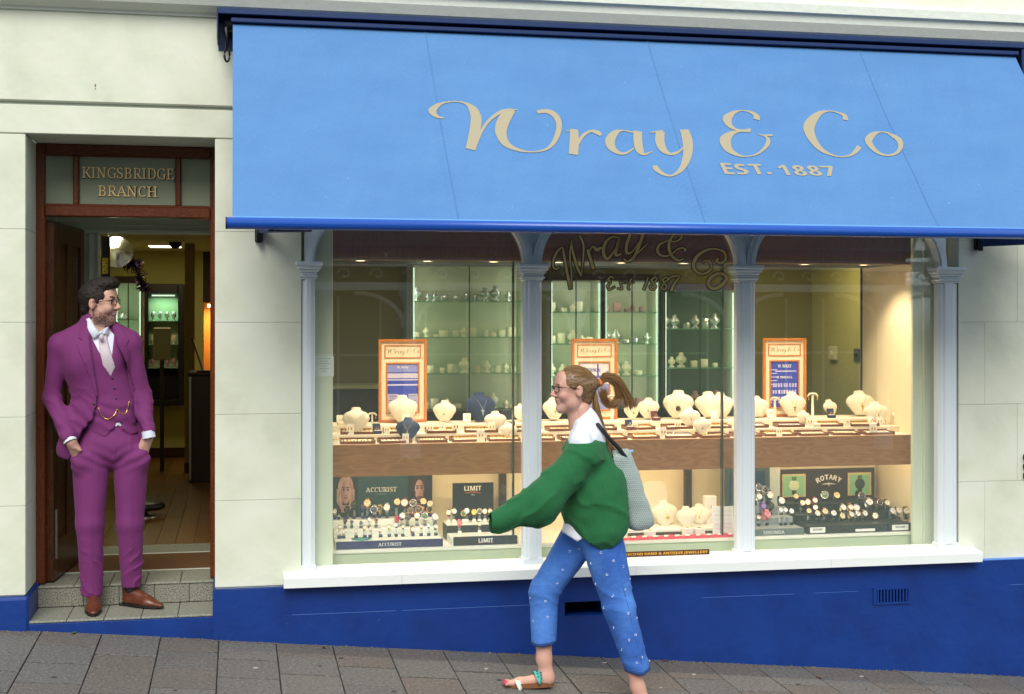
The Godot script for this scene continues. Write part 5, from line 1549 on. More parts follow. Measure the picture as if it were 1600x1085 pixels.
func build_display():
	var cream := M("suede", hexc("e6dcc6"), 0.85)
	# upper shelf
	var s := thing("display_shelf", "long oak-fronted shelf carrying the jewellery across the window", "shelf", Vector3(0, 0.435, 0))
	for q in [[0.45, 1.70], [1.702, 2.985], [2.987, 4.188]]:
		put(s, "oak_board", bmesh(Vector3(q[0], 0.410, -0.30), Vector3(q[1], 0.596, -0.272), 0.002), mats["oak"])
	put(s, "top_board", bmesh(Vector3(0.45, 0.57, -0.985), Vector3(4.188, 0.595, -0.302)), cream)
	put(s, "tier", bmesh(Vector3(0.46, 0.595, -0.97), Vector3(4.186, 0.636, -0.49), 0.003), cream)
	put(s, "tier", bmesh(Vector3(0.46, 0.636, -0.965), Vector3(4.185, 0.676, -0.67), 0.003), cream)
	for x in [1.636, 2.854]:
		put(s, "leg", bmesh(Vector3(x - 0.022, 0, -0.79), Vector3(x + 0.022, 0.57, -0.745), 0.003), mats["dark_timber"])
	# lower shelf
	var b := thing("window_base", "white lower shelf of the window with its pale green front", "shelf", Vector3(0, 0.26, 0))
	put(b, "base_board", bmesh(Vector3(0.45, 0.155, -0.99), Vector3(4.185, 0.175, -0.19), 0.003), M("base_white", hexc("e8e8da"), 0.5))
	put(b, "front_panel", bmesh(Vector3(0.45, 0, -0.215), Vector3(4.185, 0.155, -0.20)), M("front_green", hexc("b9c7ac"), 0.6))
	put(b, "back_panel", bmesh(Vector3(0.46, 0.175, -0.83), Vector3(4.18, 0.74, -0.80)), mats["cream_panel"])
	put(b, "floor_board", bmesh(Vector3(0.45, 0.0, -0.20), Vector3(4.185, 0.045, -0.10)), M("front_green", hexc("b9c7ac"), 0.6))
	# strip lights tucked under the shelf behind the oak board
	for q in [[1.07, 1.0, "left-hand"], [2.34, 1.0, "middle"], [3.58, 1.0, "right-hand"]]:
		var ul := thing("strip_light", "slim strip light under the oak shelf in the %s bay" % q[2], "strip light", Vector3(q[0], 0.992, -0.325), 0, "under-shelf strip lights")
		put(ul, "housing", bmesh(Vector3(-0.5, 0, -0.014), Vector3(0.5, 0.012, 0.014), 0.002), mats["white_paint"])
		put(ul, "diffuser", bmesh(Vector3(-0.495, -0.005, -0.010), Vector3(0.495, 0.0, 0.010)), mats["lamp_warm"])
		var al = area_lamp(ul, Vector3(0, -0.009, -0.002), Vector2(0.98, 0.018), Color(1.0, 0.90, 0.72), 0.16)
		al.rotation.x = -PI / 2 + 0.35
	build_pictures()
	build_busts(cream)
	build_trays(cream)
	build_ring_boxes()
	build_watches()
	build_lower_jewels(cream)

func wray_print(kind: int) -> ImageTexture:
	# an old shopfront photograph printed in blue
	var im := Image.create(128, 176, false, Image.FORMAT_RGB8)
	im.fill(hexc("3140b4"))
	var rr := RandomNumberGenerator.new()
	rr.seed = 70 + kind
	var pale := hexc("d9d6ee")
	var mid := hexc("8a8fd6")
	if kind == 0:
		im.fill_rect(Rect2i(0, 0, 128, 30), mid); im.fill_rect(Rect2i(0, 34, 128, 18), hexc("c9c4dc")); im.fill_rect(Rect2i(0, 56, 128, 4), pale)
		im.fill_rect(Rect2i(0, 74, 128, 5), pale); im.fill_rect(Rect2i(0, 110, 46, 66), hexc("b9b6da")); im.fill_rect(Rect2i(88, 110, 40, 66), hexc("b9b6da"))
		for k in 7: im.fill_rect(Rect2i(6, 116 + k * 8, 34, 3), mid if k % 2 else hexc("55509a"))
		for k in 7: im.fill_rect(Rect2i(92, 116 + k * 8, 30, 3), mid if k % 2 else hexc("55509a"))
	elif kind == 1:
		im.fill(hexc("e2dde6")); im.fill_rect(Rect2i(76, 4, 7, 46), hexc("4a56b0")); im.fill_rect(Rect2i(60, 48, 66, 10), hexc("5a66bc")); im.fill_rect(Rect2i(118, 30, 8, 28), mid); im.fill_rect(Rect2i(0, 80, 128, 96), hexc("8a90c8"))
	else:
		for k in 5: im.fill_rect(Rect2i(0, 30 + k * 14, 30, 3), pale); im.fill_rect(Rect2i(20, 35, 100, 4), pale)
		for r in 3:
			for k in 9:
				var x := 6 + k * 13 + rr.randi() % 4
				im.fill_rect(Rect2i(x, 84 + r * 26, 9, 15), hexc("b5b2e4") if rr.randf() < 0.7 else pale)
	for k in 2600:
		var x := rr.randi() % 128; var y := rr.randi() % 176
		im.set_pixel(x, y, im.get_pixel(x, y).lerp(pale if rr.randf() < 0.45 else hexc("1f2a80"), 0.35))
	im.generate_mipmaps()
	return ImageTexture.create_from_image(im)

func build_pictures():
	var org := M("picture_wood", hexc("c97a2c"), 0.35)
	var matb := M("mount_cream", hexc("efe3c6"), 0.7)
	var lab := ["orange-framed blue print in the left-hand bay", "orange-framed pale print behind the walking woman", "orange-framed blue print in the right-hand bay"]
	for i in 3:
		var x: float = [1.02, 2.26, 3.562][i]
		var t := thing("framed_poster", lab[i], "picture", Vector3(x, 1.112, -0.885), 0, "framed shop prints")
		var w := 0.152
		var h := 0.520
		put(t, "frame", MB.new().box(Vector3(-w, 0, 0), Vector3(-w + 0.018, h, 0.025), 0.004).box(Vector3(w - 0.018, 0, 0), Vector3(w, h, 0.025), 0.004).box(Vector3(-w + 0.018, h - 0.018, 0), Vector3(w - 0.018, h, 0.025), 0.004).box(Vector3(-w + 0.018, 0, 0), Vector3(w - 0.018, 0.018, 0.025), 0.004).done(), org)
		put(t, "mount", bmesh(Vector3(-w + 0.017, 0.017, 0), Vector3(w - 0.017, h - 0.017, 0.012)), matb)
		put(t, "title_border", MB.new().box(Vector3(-0.115, 0.478, 0.011), Vector3(0.115, 0.484, 0.017)).box(Vector3(-0.115, 0.402, 0.011), Vector3(0.115, 0.408, 0.017)).box(Vector3(-0.115, 0.408, 0.011), Vector3(-0.109, 0.478, 0.017)).box(Vector3(0.109, 0.408, 0.011), Vector3(0.115, 0.478, 0.017)).done(), org)
		put(t, "title_lettering", strokes_mesh(SIGN_STROKES, Transform3D(Basis(), Vector3(-0.190, 0.506, 0.0125)), 0.0835, 0.0, 0.0006), M("title_ink", hexc("9a8a52"), 0.6))
		put(t, "inner_frame", MB.new().box(Vector3(-0.106, 0.055, 0.011), Vector3(-0.096, 0.375, 0.020), 0.002).box(Vector3(0.096, 0.055, 0.011), Vector3(0.106, 0.375, 0.020), 0.002).box(Vector3(-0.096, 0.365, 0.011), Vector3(0.096, 0.375, 0.020), 0.002).box(Vector3(-0.096, 0.055, 0.011), Vector3(0.096, 0.065, 0.020), 0.002).done(), org)
		var q := MB.new()
		q.quv(Vector3(-0.096, 0.065, 0.0135), Vector3(0.096, 0.065, 0.0135), Vector3(0.096, 0.365, 0.0135), Vector3(-0.096, 0.365, 0.0135))
		put(t, "print", q.done(), M("blue_print%d" % i, Color.WHITE, 0.5, 0.0, wray_print(i), null, 0.0))
		var wp := mats["white_paint"] as Material
		if i == 0: lettering(t, "W. Wray", "Droid Serif", 0.07, 0.018, wp, Transform3D(Basis(), Vector3(0, 0.343, 0.0140)), true)
		elif i == 1: lettering(t, "VERNON", "Droid Serif", 0.10, 0.022, M("blue_ink", hexc("4a56b0"), 0.6), Transform3D(Basis(), Vector3(-0.01, 0.318, 0.0140)), true)
		else:
			lettering(t, "W. WRAY", "Droid Serif", 0.095, 0.020, wp, Transform3D(Basis(), Vector3(0, 0.336, 0.0140)), true)
			lettering(t, "W. WRAY & Co.", "Droid Serif", 0.11, 0.015, wp, Transform3D(Basis(), Vector3(0, 0.262, 0.0140)), true)

func build_busts(cream: Material):
	var F := Field.new(Vector3(-0.10, -0.01, -0.07), Vector3(0.10, 0.19, 0.07), 0.005)
	F.ell(Vector3(0, 0.084, 0.0), Vector3(0.086, 0.040, 0.032), 0.02)
	F.ell(Vector3(0, 0.052, 0.006), Vector3(0.064, 0.052, 0.028), 0.03)
	F.cone(Vector3(-0.045, 0.098, -0.006), Vector3(0.045, 0.098, -0.006), 0.026, 0.026, 0.03)
	F.cone(Vector3(0, 0.10, -0.012), Vector3(0, 0.150, -0.020), 0.032, 0.030, 0.022)
	F.cone(Vector3(0, 0.004, -0.01), Vector3(0, 0.03, -0.01), 0.03, 0.035, 0.02)
	F.poly(PackedVector2Array([Vector2(-0.2, 0.0), Vector2(0.2, 0.0), Vector2(0.2, 0.155), Vector2(-0.2, 0.155)]), -9.0)
	var body := F.mesh()
	var navy := M("navy_velvet", hexc("1c2c52"), 0.9)
	navy.rim_enabled = true
	navy.rim = 0.6
	var rim := MB.new().smooth(true).lathe([[0.0, 0.003], [0.026, 0.003], [0.030, 0.0]], 16).done()
	var protos := {}
	var prand := RandomNumberGenerator.new()
	prand.seed = 3
	for q in BUSTS:
		var kind: String = q[4]
		var at := Vector3(q[0], q[1], q[2])
		var sc: float = q[3] / 0.158 * (0.86 if q[1] < 0.6 else 1.0)
		var turn := prand.randf_range(-0.45, 0.25)
		if protos.has(kind):
			var bc := copy_of(protos[kind], q[5], at, turn, sc)
			bc.scale = Vector3(sc * prand.randf_range(0.86, 1.08), sc, sc)
			bc.rotation.x = prand.randf_range(-0.30, -0.12)
			continue
		var t := thing("jewellery_bust", q[5], "bust", at, turn, "jewellery busts in the window")
		t.scale = Vector3.ONE * sc
		protos[kind] = t
		t.rotation.x = -0.18
		put(t, "torso", body, navy if kind.begins_with("navy") else cream)
		put(t, "neck_cap", rim, M("cap_white", hexc("f7f1e2"), 0.6) if not kind.begins_with("navy") else navy, Vector3(0, 0.1535, -0.020))
		var metal: Material = mats["silver"] if kind == "navycross" else mats["gold"]
		if kind == "plain": continue
		var dip := 0.062
		var pts := []
		for k in 13:
			var u := k / 12.0 * 2.0 - 1.0
			var x := u * 0.036
			var y := lerpf(dip, 0.128, pow(absf(u), 1.25))
			pts.append(Vector3(x, y, F.front(x, y) + 0.001))
		if kind == "pearl":
			var pm := MB.new().smooth(true)
			for r in 3:
				for k in 19:
					var u := k / 18.0 * 2.0 - 1.0
					var x := u * (0.046 + 0.008 * r)
					var y := lerpf(0.078 - r * 0.011, 0.124 - r * 0.004, u * u)
					var c := Vector3(x, y, F.front(x, y) + 0.002)
					pm.lathe([[0.0, -0.004], [0.0036, -0.0018], [0.0036, 0.0018], [0.0, 0.004]], 6, c)
			tag(put(t, "pearls", pm.done(), M("pearl", hexc("f2ead6"), 0.2)), "", "", "", "stuff")
			continue
		put(t, "chain", MB.new().smooth(true).tube(pts, 0.0016 if kind.begins_with("navy") else 0.0010, 5).done(), metal)
		var pz := F.front(0, dip - 0.008) + 0.002
		var pd := MB.new().smooth(kind != "cross" and kind != "navycross")
		match kind:
			"cross", "navycross":
				pd.box(Vector3(-0.003, dip - 0.036, pz - 0.002), Vector3(0.003, dip, pz + 0.002), 0.001).box(Vector3(-0.011, dip - 0.015, pz - 0.002), Vector3(0.011, dip - 0.009, pz + 0.0022), 0.001)
			"brooch":
				pd.xf = Transform3D(Basis(Vector3.RIGHT, PI / 2), Vector3(0, dip - 0.014, pz))
				pd.lathe([[0.0, 0.006], [0.008, 0.005], [0.015, 0.001], [0.015, -0.003]], 8)
				metal = M("brooch_dark", hexc("4a3c26"), 0.25, 0.7)
			"disc":
				pd.xf = Transform3D(Basis(Vector3.RIGHT, PI / 2), Vector3(0, dip - 0.012, pz))
				pd.lathe([[0.0, 0.003], [0.010, 0.003], [0.012, 0.0]], 14)
			_:
				pd.lathe([[0.0, 0.008], [0.003, 0.0], [0.0065, -0.010], [0.004, -0.016], [0.0, -0.018]], 8, Vector3(0, dip - 0.006, pz))
		put(t, "pendant", pd.done(), metal)
	# T-shaped earring stands
	var es := ["T-shaped earring stand right of the right-hand picture", "T-shaped earring stand behind the ponytail", "T-shaped earring stand right of the pearl-strung bust", "T-shaped earring stand below the right-hand picture"]
	var ep: Node3D = null
	for i in 4:
		var p: Vector3 = [Vector3(3.694, 1.111, -0.72), Vector3(2.335, 1.111, -0.72), Vector3(0.80, 1.071, -0.58), Vector3(3.44, 1.111, -0.74)][i]
		if ep == null:
			ep = thing("earring_stand", es[i], "stand", p, 0, "earring stands")
			put(ep, "post", MB.new().smooth(true).lathe([[0.03, 0], [0.03, 0.006], [0.009, 0.012], [0.007, 0.15]], 12).done(), cream)
			put(ep, "arm", MB.new().smooth(true).tube([Vector3(-0.036, 0.142, 0), Vector3(-0.02, 0.158, 0), Vector3(0, 0.16, 0), Vector3(0.02, 0.158, 0), Vector3(0.036, 0.142, 0)], 0.007, 8).done(), cream)
			for sx in [-0.03, 0.03]: put(ep, "earring", MB.new().smooth(true).tube([Vector3(sx, 0.14, 0.006), Vector3(sx, 0.118, 0.009)], [0.0016, 0.0045], 6).done(), mats["gold"])
		else: copy_of(ep, es[i], p, 0.0, [1.0, 1.0, 0.75, 0.85][i])

func ring_mesh(n: int, w: float, dpt: float, sd: int, kind: int) -> ArrayMesh:
	var m := MB.new().smooth(true)
	var rr := RandomNumberGenerator.new()
	rr.seed = sd
	for r in 2:
		for k in n:
			var x := -w / 2 + w * (k + 0.5) / n + rr.randf_range(-0.003, 0.003)
			var z := (-0.2 + 0.42 * r) * dpt
			if kind == 0:      # rings standing in the pad
				var pts := []
				for i in 9: pts.append(Vector3(x + 0.009 * cos(PI * i / 8.0), 0.002 + 0.0135 * sin(PI * i / 8.0), z))
				m.tube(pts, 0.0018, 5)
				m.lathe([[0.0, 0.004], [0.0035, 0.001], [0.0, -0.003]], 6, Vector3(x, 0.018, z))
			elif kind == 1:    # studs and drops
				m.lathe([[0.0, 0.006], [0.005, 0.003], [0.006, 0.0]], 7, Vector3(x, 0.001, z))
			else:              # a chain laid out
				m.tube([Vector3(x, 0.003, z - 0.012), Vector3(x + 0.006, 0.003, z), Vector3(x - 0.002, 0.003, z + 0.014)], 0.0016, 5)
	return m.done()

func build_trays(cream: Material):
	var rows := [[-0.372, 1.030, 16, 0.088, "front"], [-0.545, 1.071, 14, 0.085, "middle"]]
	var rr := RandomNumberGenerator.new()
	rr.seed = 21
	var meshes := []
	for k in 3: meshes.append(ring_mesh([8, 9, 7][k], 0.19, 0.085, 30 + k, k))
	for row in rows:
		var n: int = row[2]
		for i in n:
			var x: float = 0.585 + (4.08 - 0.585) * (i + 0.5) / n
			var w := 0.204 - 0.012 * (i % 3)
			var gem := rr.randi() % 4
			var what: String = ["rings", "stud earrings", "fine chains", "rings"][gem]
			var t := thing("jewellery_tray", "wood-edged cream tray of small %s, %s from left in the %s row" % [what, ORD[i], row[4]], "tray", Vector3(x, row[1], row[0] + rr.randf_range(-0.012, 0.012)), rr.randf_range(-0.12, 0.12), "jewellery trays on the shelf")
			var wd: Material = mats["oak_small"]
			var D: float = row[3]
			var tl := 0.10 + 0.12 * rr.randf()
			var inner := Node3D.new()
			put(t, "rim", MB.new().box(Vector3(-w / 2, 0, D), Vector3(w / 2, 0.016, D + 0.008), 0.002).box(Vector3(-w / 2, 0, -D - 0.008), Vector3(w / 2, 0.030, -D), 0.002).box(Vector3(-w / 2, 0, -D), Vector3(-w / 2 + 0.008, 0.022, D), 0.002).box(Vector3(w / 2 - 0.008, 0, -D), Vector3(w / 2, 0.022, D), 0.002).done(), wd).scale = Vector3(1, 1, 0.55)
			inner.free()
			var pad := put(t, "pad", bmesh(Vector3(-w / 2 + 0.009, 0.001, -D + 0.002), Vector3(w / 2 - 0.009, 0.014, D - 0.002), 0.004), cream)
			pad.scale = Vector3(1, 1, 0.55)
			pad.rotation.x = tl * 0.6
			var j := put(t, "jewellery", meshes[[0, 1, 2, 0][gem]], mats["gold"] if rr.randf() < 0.7 else mats["silver"], Vector3(0, 0.014, 0))
			j.rotation.x = tl * 0.6
			j.scale = Vector3((w - 0.02) / 0.19, 1, 0.62)
			tag(j, "", "", "", "stuff")
	# small white cards with earrings, upright between the trays
	var cp: Node3D = null
	for i in 20:
		var x: float = [0.56, 0.66, 0.88, 0.97, 1.14, 1.30, 1.42, 1.52, 1.80, 2.0, 2.20, 2.42, 2.55, 2.70, 3.10, 3.30, 3.58, 3.84, 3.93, 4.06][i]
		var lab := "small upright white earring card, %s from left along the shelf" % ORD[i]
		var p := Vector3(x, 1.071 if i % 3 else 1.032, -0.50 if i % 3 else -0.325)
		if cp == null:
			cp = thing("earring_card", lab, "card", p, 0.1, "earring cards on the shelf")
			var c := put(cp, "card", bmesh(Vector3(-0.02, 0, -0.002), Vector3(0.02, 0.055, 0.002), 0.001), M("card_cream", hexc("f6efdc"), 0.6))
			c.rotation.x = -0.18
			put(cp, "easel", MB.new().bar(Vector3(0, 0.04, -0.009), Vector3(0, 0.0, -0.03), 0.012, 0.002, Vector3.BACK).done(), cream)
			for sx in [-0.008, 0.008]: put(cp, "earring", MB.new().smooth(true).lathe([[0.0, 0.005], [0.004, 0.0], [0.003, -0.010], [0.0, -0.012]], 6, Vector3(sx, 0.034, -0.001)).done(), mats["gold"])
		else: copy_of(cp, lab, p, rr.randf_range(-0.5, 0.3), rr.randf_range(0.85, 1.3))

func build_ring_boxes():
	# open ring boxes dotted between the busts and trays
	var rr := RandomNumberGenerator.new()
	rr.seed = 66
	var cols := [["cream", "e6dcc6"], ["navy", "1d2a4c"], ["burgundy", "5a1f28"], ["white", "eeeae0"]]
	for i in 18:
		var x := 0.62 + i * 0.2 + rr.randf_range(-0.03, 0.03)
		var c: Array = cols[rr.randi() % 4]
		var back := i % 2 == 0
		var t := thing("ring_box", "open %s ring box, %s of the small boxes from left along the shelf" % [c[0], ORD[i]], "ring box", Vector3(x, 1.1115 if back else 1.0715, -0.705 if back else -0.515), rr.randf_range(-0.4, 0.3), "ring boxes on the shelf")
		var m := M("box_" + c[0], hexc(c[1]), 0.7)
		put(t, "base", bmesh(Vector3(-0.024, 0, -0.02), Vector3(0.024, 0.020, 0.02), 0.003), m)
		var l := put(t, "lid", bmesh(Vector3(-0.024, 0, -0.006), Vector3(0.024, 0.042, 0.0), 0.002), m, Vector3(0, 0.02, -0.02))
		l.rotation.x = -0.25
		put(t, "pad", bmesh(Vector3(-0.019, 0.0195, -0.015), Vector3(0.019, 0.022, 0.015)), M("pad_ivory", hexc("f2ecdc"), 0.8))
		var pts := []
		for k in 9: pts.append(Vector3(0.010 * cos(PI * k / 8.0), 0.022 + 0.016 * sin(PI * k / 8.0), 0))
		var r := put(t, "ring", MB.new().smooth(true).tube(pts, 0.002, 5).done(), mats["gold"] if i % 3 else mats["silver"])
		put(r, "stone", MB.new().lathe([[0.0, 0.006], [0.0045, 0.003], [0.0, -0.003]], 8, Vector3(0, 0.040, 0)).done(), M("gem_%d" % (i % 3), [hexc("eaf2ff"), hexc("2a4fb0"), hexc("b02a4a")][i % 3], 0.05))

func portrait(kind: int) -> ImageTexture:
	# a made-up moody portrait print: no one in particular
	var im := Image.create(96, 128, false, Image.FORMAT_RGB8)
	var nz := noise(90 + kind, 0.05, 3)
	for y in 128:
		for x in 96:
			var u := (x - 48) / 48.0
			var v := (y - 46) / 64.0
			var c := hexc("1c1822")
			var fx := u - (0.02 if kind == 0 else -0.06)
			var hair := pow(fx / (0.62 if kind == 0 else 0.50), 2.0) + pow((v + 0.12) / 0.60, 2.0)
			if kind == 0:
				if hair < 1.0 or (absf(fx) < 0.72 and absf(fx) > 0.26 and v > -0.1 and v < 1.2 - absf(fx)): c = hexc("8a6f6c").lerp(hexc("c3a49a"), 0.5 + 0.9 * nz.get_noise_2d(x * 3.0, y * 0.5))
			elif hair < 1.0 and v < 0.05: c = hexc("2c2126")
			var f := pow(fx / 0.38, 2.0) + pow((v - 0.06) / 0.50, 2.0)
			if f < 1.0:
				c = hexc("c9a29c").lerp(hexc("8d6468"), clampf(0.5 - fx * 1.3 * (1.0 if kind == 0 else -1.0), 0, 1))
				for e in [-0.17, 0.17]:
					if pow((fx - e) / 0.10, 2.0) + pow((v + 0.06) / 0.035, 2.0) < 1.0: c = hexc("2a1c20")
					if absf(fx - e) < 0.13 and absf(v + 0.15) < 0.022: c = hexc("4a3230")
				if absf(fx) < 0.045 and v > -0.06 and v < 0.17: c = c.lightened(0.12)
				if absf(fx) < 0.07 and absf(v - 0.18) < 0.018: c = c.darkened(0.4)
				if absf(fx) < 0.13 and absf(v - 0.30) < 0.03: c = hexc("8a4a50")
				if kind == 1 and (v > 0.26 + 0.25 * absf(fx) or (absf(fx) > 0.30 and v > 0.05)) and not (absf(fx) < 0.12 and absf(v - 0.30) < 0.035): c = c.lerp(hexc("35262a"), 0.6)
			if v > 0.62 and absf(u) < 0.35 and f >= 1.0: c = hexc("a57f7c") if kind == 0 or v < 0.9 else hexc("7a5c60")
			if v > 0.95: c = hexc("141318") if kind == 0 else hexc("8d7478")
			im.set_pixel(x, y, c)
	im.generate_mipmaps()
	return ImageTexture.create_from_image(im)

var watch_parts := {}
func watch(label: String, q: Array, floor_y: float, group: String, tagcol: Material):
	if watch_parts.is_empty():
		watch_parts.case = MB.new().smooth(true).lathe([[0.0, -0.004], [0.019, -0.004], [0.0205, -0.001], [0.0205, 0.002], [0.0185, 0.0045], [0.0170, 0.0035]], 20).done()
		watch_parts.dial = MB.new().smooth(true).lathe([[0.0, 0.0037], [0.0172, 0.0034]], 20).done()
		var hm := MB.new()
		for k in 12: hm.bx(0.0135 * cos(k * TAU / 12), 0.0037, 0.0135 * sin(k * TAU / 12), 0.0018, 0.0006, 0.0018)
		hm.bar(Vector3(0, 0.0044, 0), Vector3(0.006, 0.0044, -0.009), 0.0014, 0.0004).bar(Vector3(0, 0.0046, 0), Vector3(-0.008, 0.0046, -0.006), 0.0016, 0.0004)
		watch_parts.hands = hm.done()
		var b := MB.new().smooth(true)
		var n := 18
		for i in n:
			var a0 := TAU * i / n; var a1 := TAU * (i + 1) / n
			var w0 := 0.0085 + 0.0022 * absf(cos(a0 * 0.5)); var w1 := 0.0085 + 0.0022 * absf(cos(a1 * 0.5))
			var p := [Vector3(0, sin(a0) * 0.029, cos(a0) * 0.020 - 0.021), Vector3(0, sin(a1) * 0.029, cos(a1) * 0.020 - 0.021)]
			var o := [Vector3(0, sin(a0) * 0.0315, cos(a0) * 0.0225 - 0.021), Vector3(0, sin(a1) * 0.0315, cos(a1) * 0.0225 - 0.021)]
			var W0 := Vector3(w0, 0, 0); var W1 := Vector3(w1, 0, 0)
			b.quad(o[0] - W0, o[0] + W0, o[1] + W1, o[1] - W1)
			b.quad(p[0] + W0, p[0] - W0, p[1] - W1, p[1] + W1)
			b.quad(o[0] + W0, p[0] + W0, p[1] + W1, o[1] + W1)
			b.quad(p[0] - W0, o[0] - W0, o[1] - W1, p[1] - W1)
		watch_parts.strap = b.done()
		watch_parts.holder = MB.new().box(Vector3(-0.007, 0, -0.004), Vector3(0.007, 1, 0.004)).done()
		watch_parts.tag = MB.new().box(Vector3(-0.010, 0, -0.006), Vector3(0.010, 0.017, 0.006), 0.001).done()
	var cases := {"s": "silver", "g": "gold", "r": "rose_gold", "b": "gunmetal"}
	M("rose_gold", hexc("dc9f84"), 0.22, 1.0); M("gunmetal", hexc("2b2c30"), 0.3, 0.8)
	var dials := {"white": "f4f2ea", "cream": "ecdfb8", "black": "17181b", "blue": "1c2f66", "red": "b02548", "green": "2f6a4c", "yellow": "d8cf52", "pink": "e2889a", "purple": "8a6fc8"}
	var straps := {"silver": "c6c8cb", "gold": "d9b25a", "black": "18171a", "brown": "6b3d24", "rose": "d69a80", "red": "9e2436", "blue": "22346e", "pink": "dd5f80", "purple": "8468c4"}
	var k: float = q[3] / 0.0205
	var t := thing("wrist_watch", label, "watch", Vector3(q[0], floor_y, q[2] - 0.02 * k), rng.randf_range(-0.35, 0.25), group)
	var hgt: float = q[1] - floor_y
	var metal: bool = q[6] in ["silver", "gold", "rose"]
	var c := put(t, "case", watch_parts.case, mats[cases[q[4]]], Vector3(0, hgt, 0.02 * k))
	c.rotation.x = PI / 2 - 0.28
	c.scale = Vector3.ONE * k
	put(c, "dial", watch_parts.dial, M("dial_" + q[5], hexc(dials[q[5]]), 0.25))
	put(c, "hands", watch_parts.hands, mats["gold"] if q[5] in ["black", "blue", "green", "purple"] else mats["gunmetal"])
	var s := put(t, "strap", watch_parts.strap, M("strap_" + q[6], hexc(straps[q[6]]), 0.3 if metal else 0.6, 0.9 if metal else 0.0), Vector3(0, hgt - 0.002, 0.018 * k))
	s.scale = Vector3.ONE * k * 0.95
	s.rotation.x = -0.18
	var ho := put(t, "holder", watch_parts.holder, mats["acrylic"], Vector3(0, 0.001, -0.003 * k))
	ho.scale = Vector3(1, hgt, 1)
	put(t, "price_tag", watch_parts.tag, tagcol, Vector3(0, 0.001, 0.014))

func watch_rows(list: Array, floors: Array, stand: String, group: String, tagcol: Material):
	var by := [[], [], []]
	for q in list: by[q[7]].append(q)
	for r in 3:
		by[r].sort_custom(func(a, b): return a[0] < b[0])
		for i in by[r].size():
			var q: Array = by[r][i]
			watch("%s-dial wristwatch with %s strap, %s from left in %s row of %s" % [q[5], q[6], ORD[i], ["front", "middle", "back"][r], stand], q, floors[r], group, tagcol)

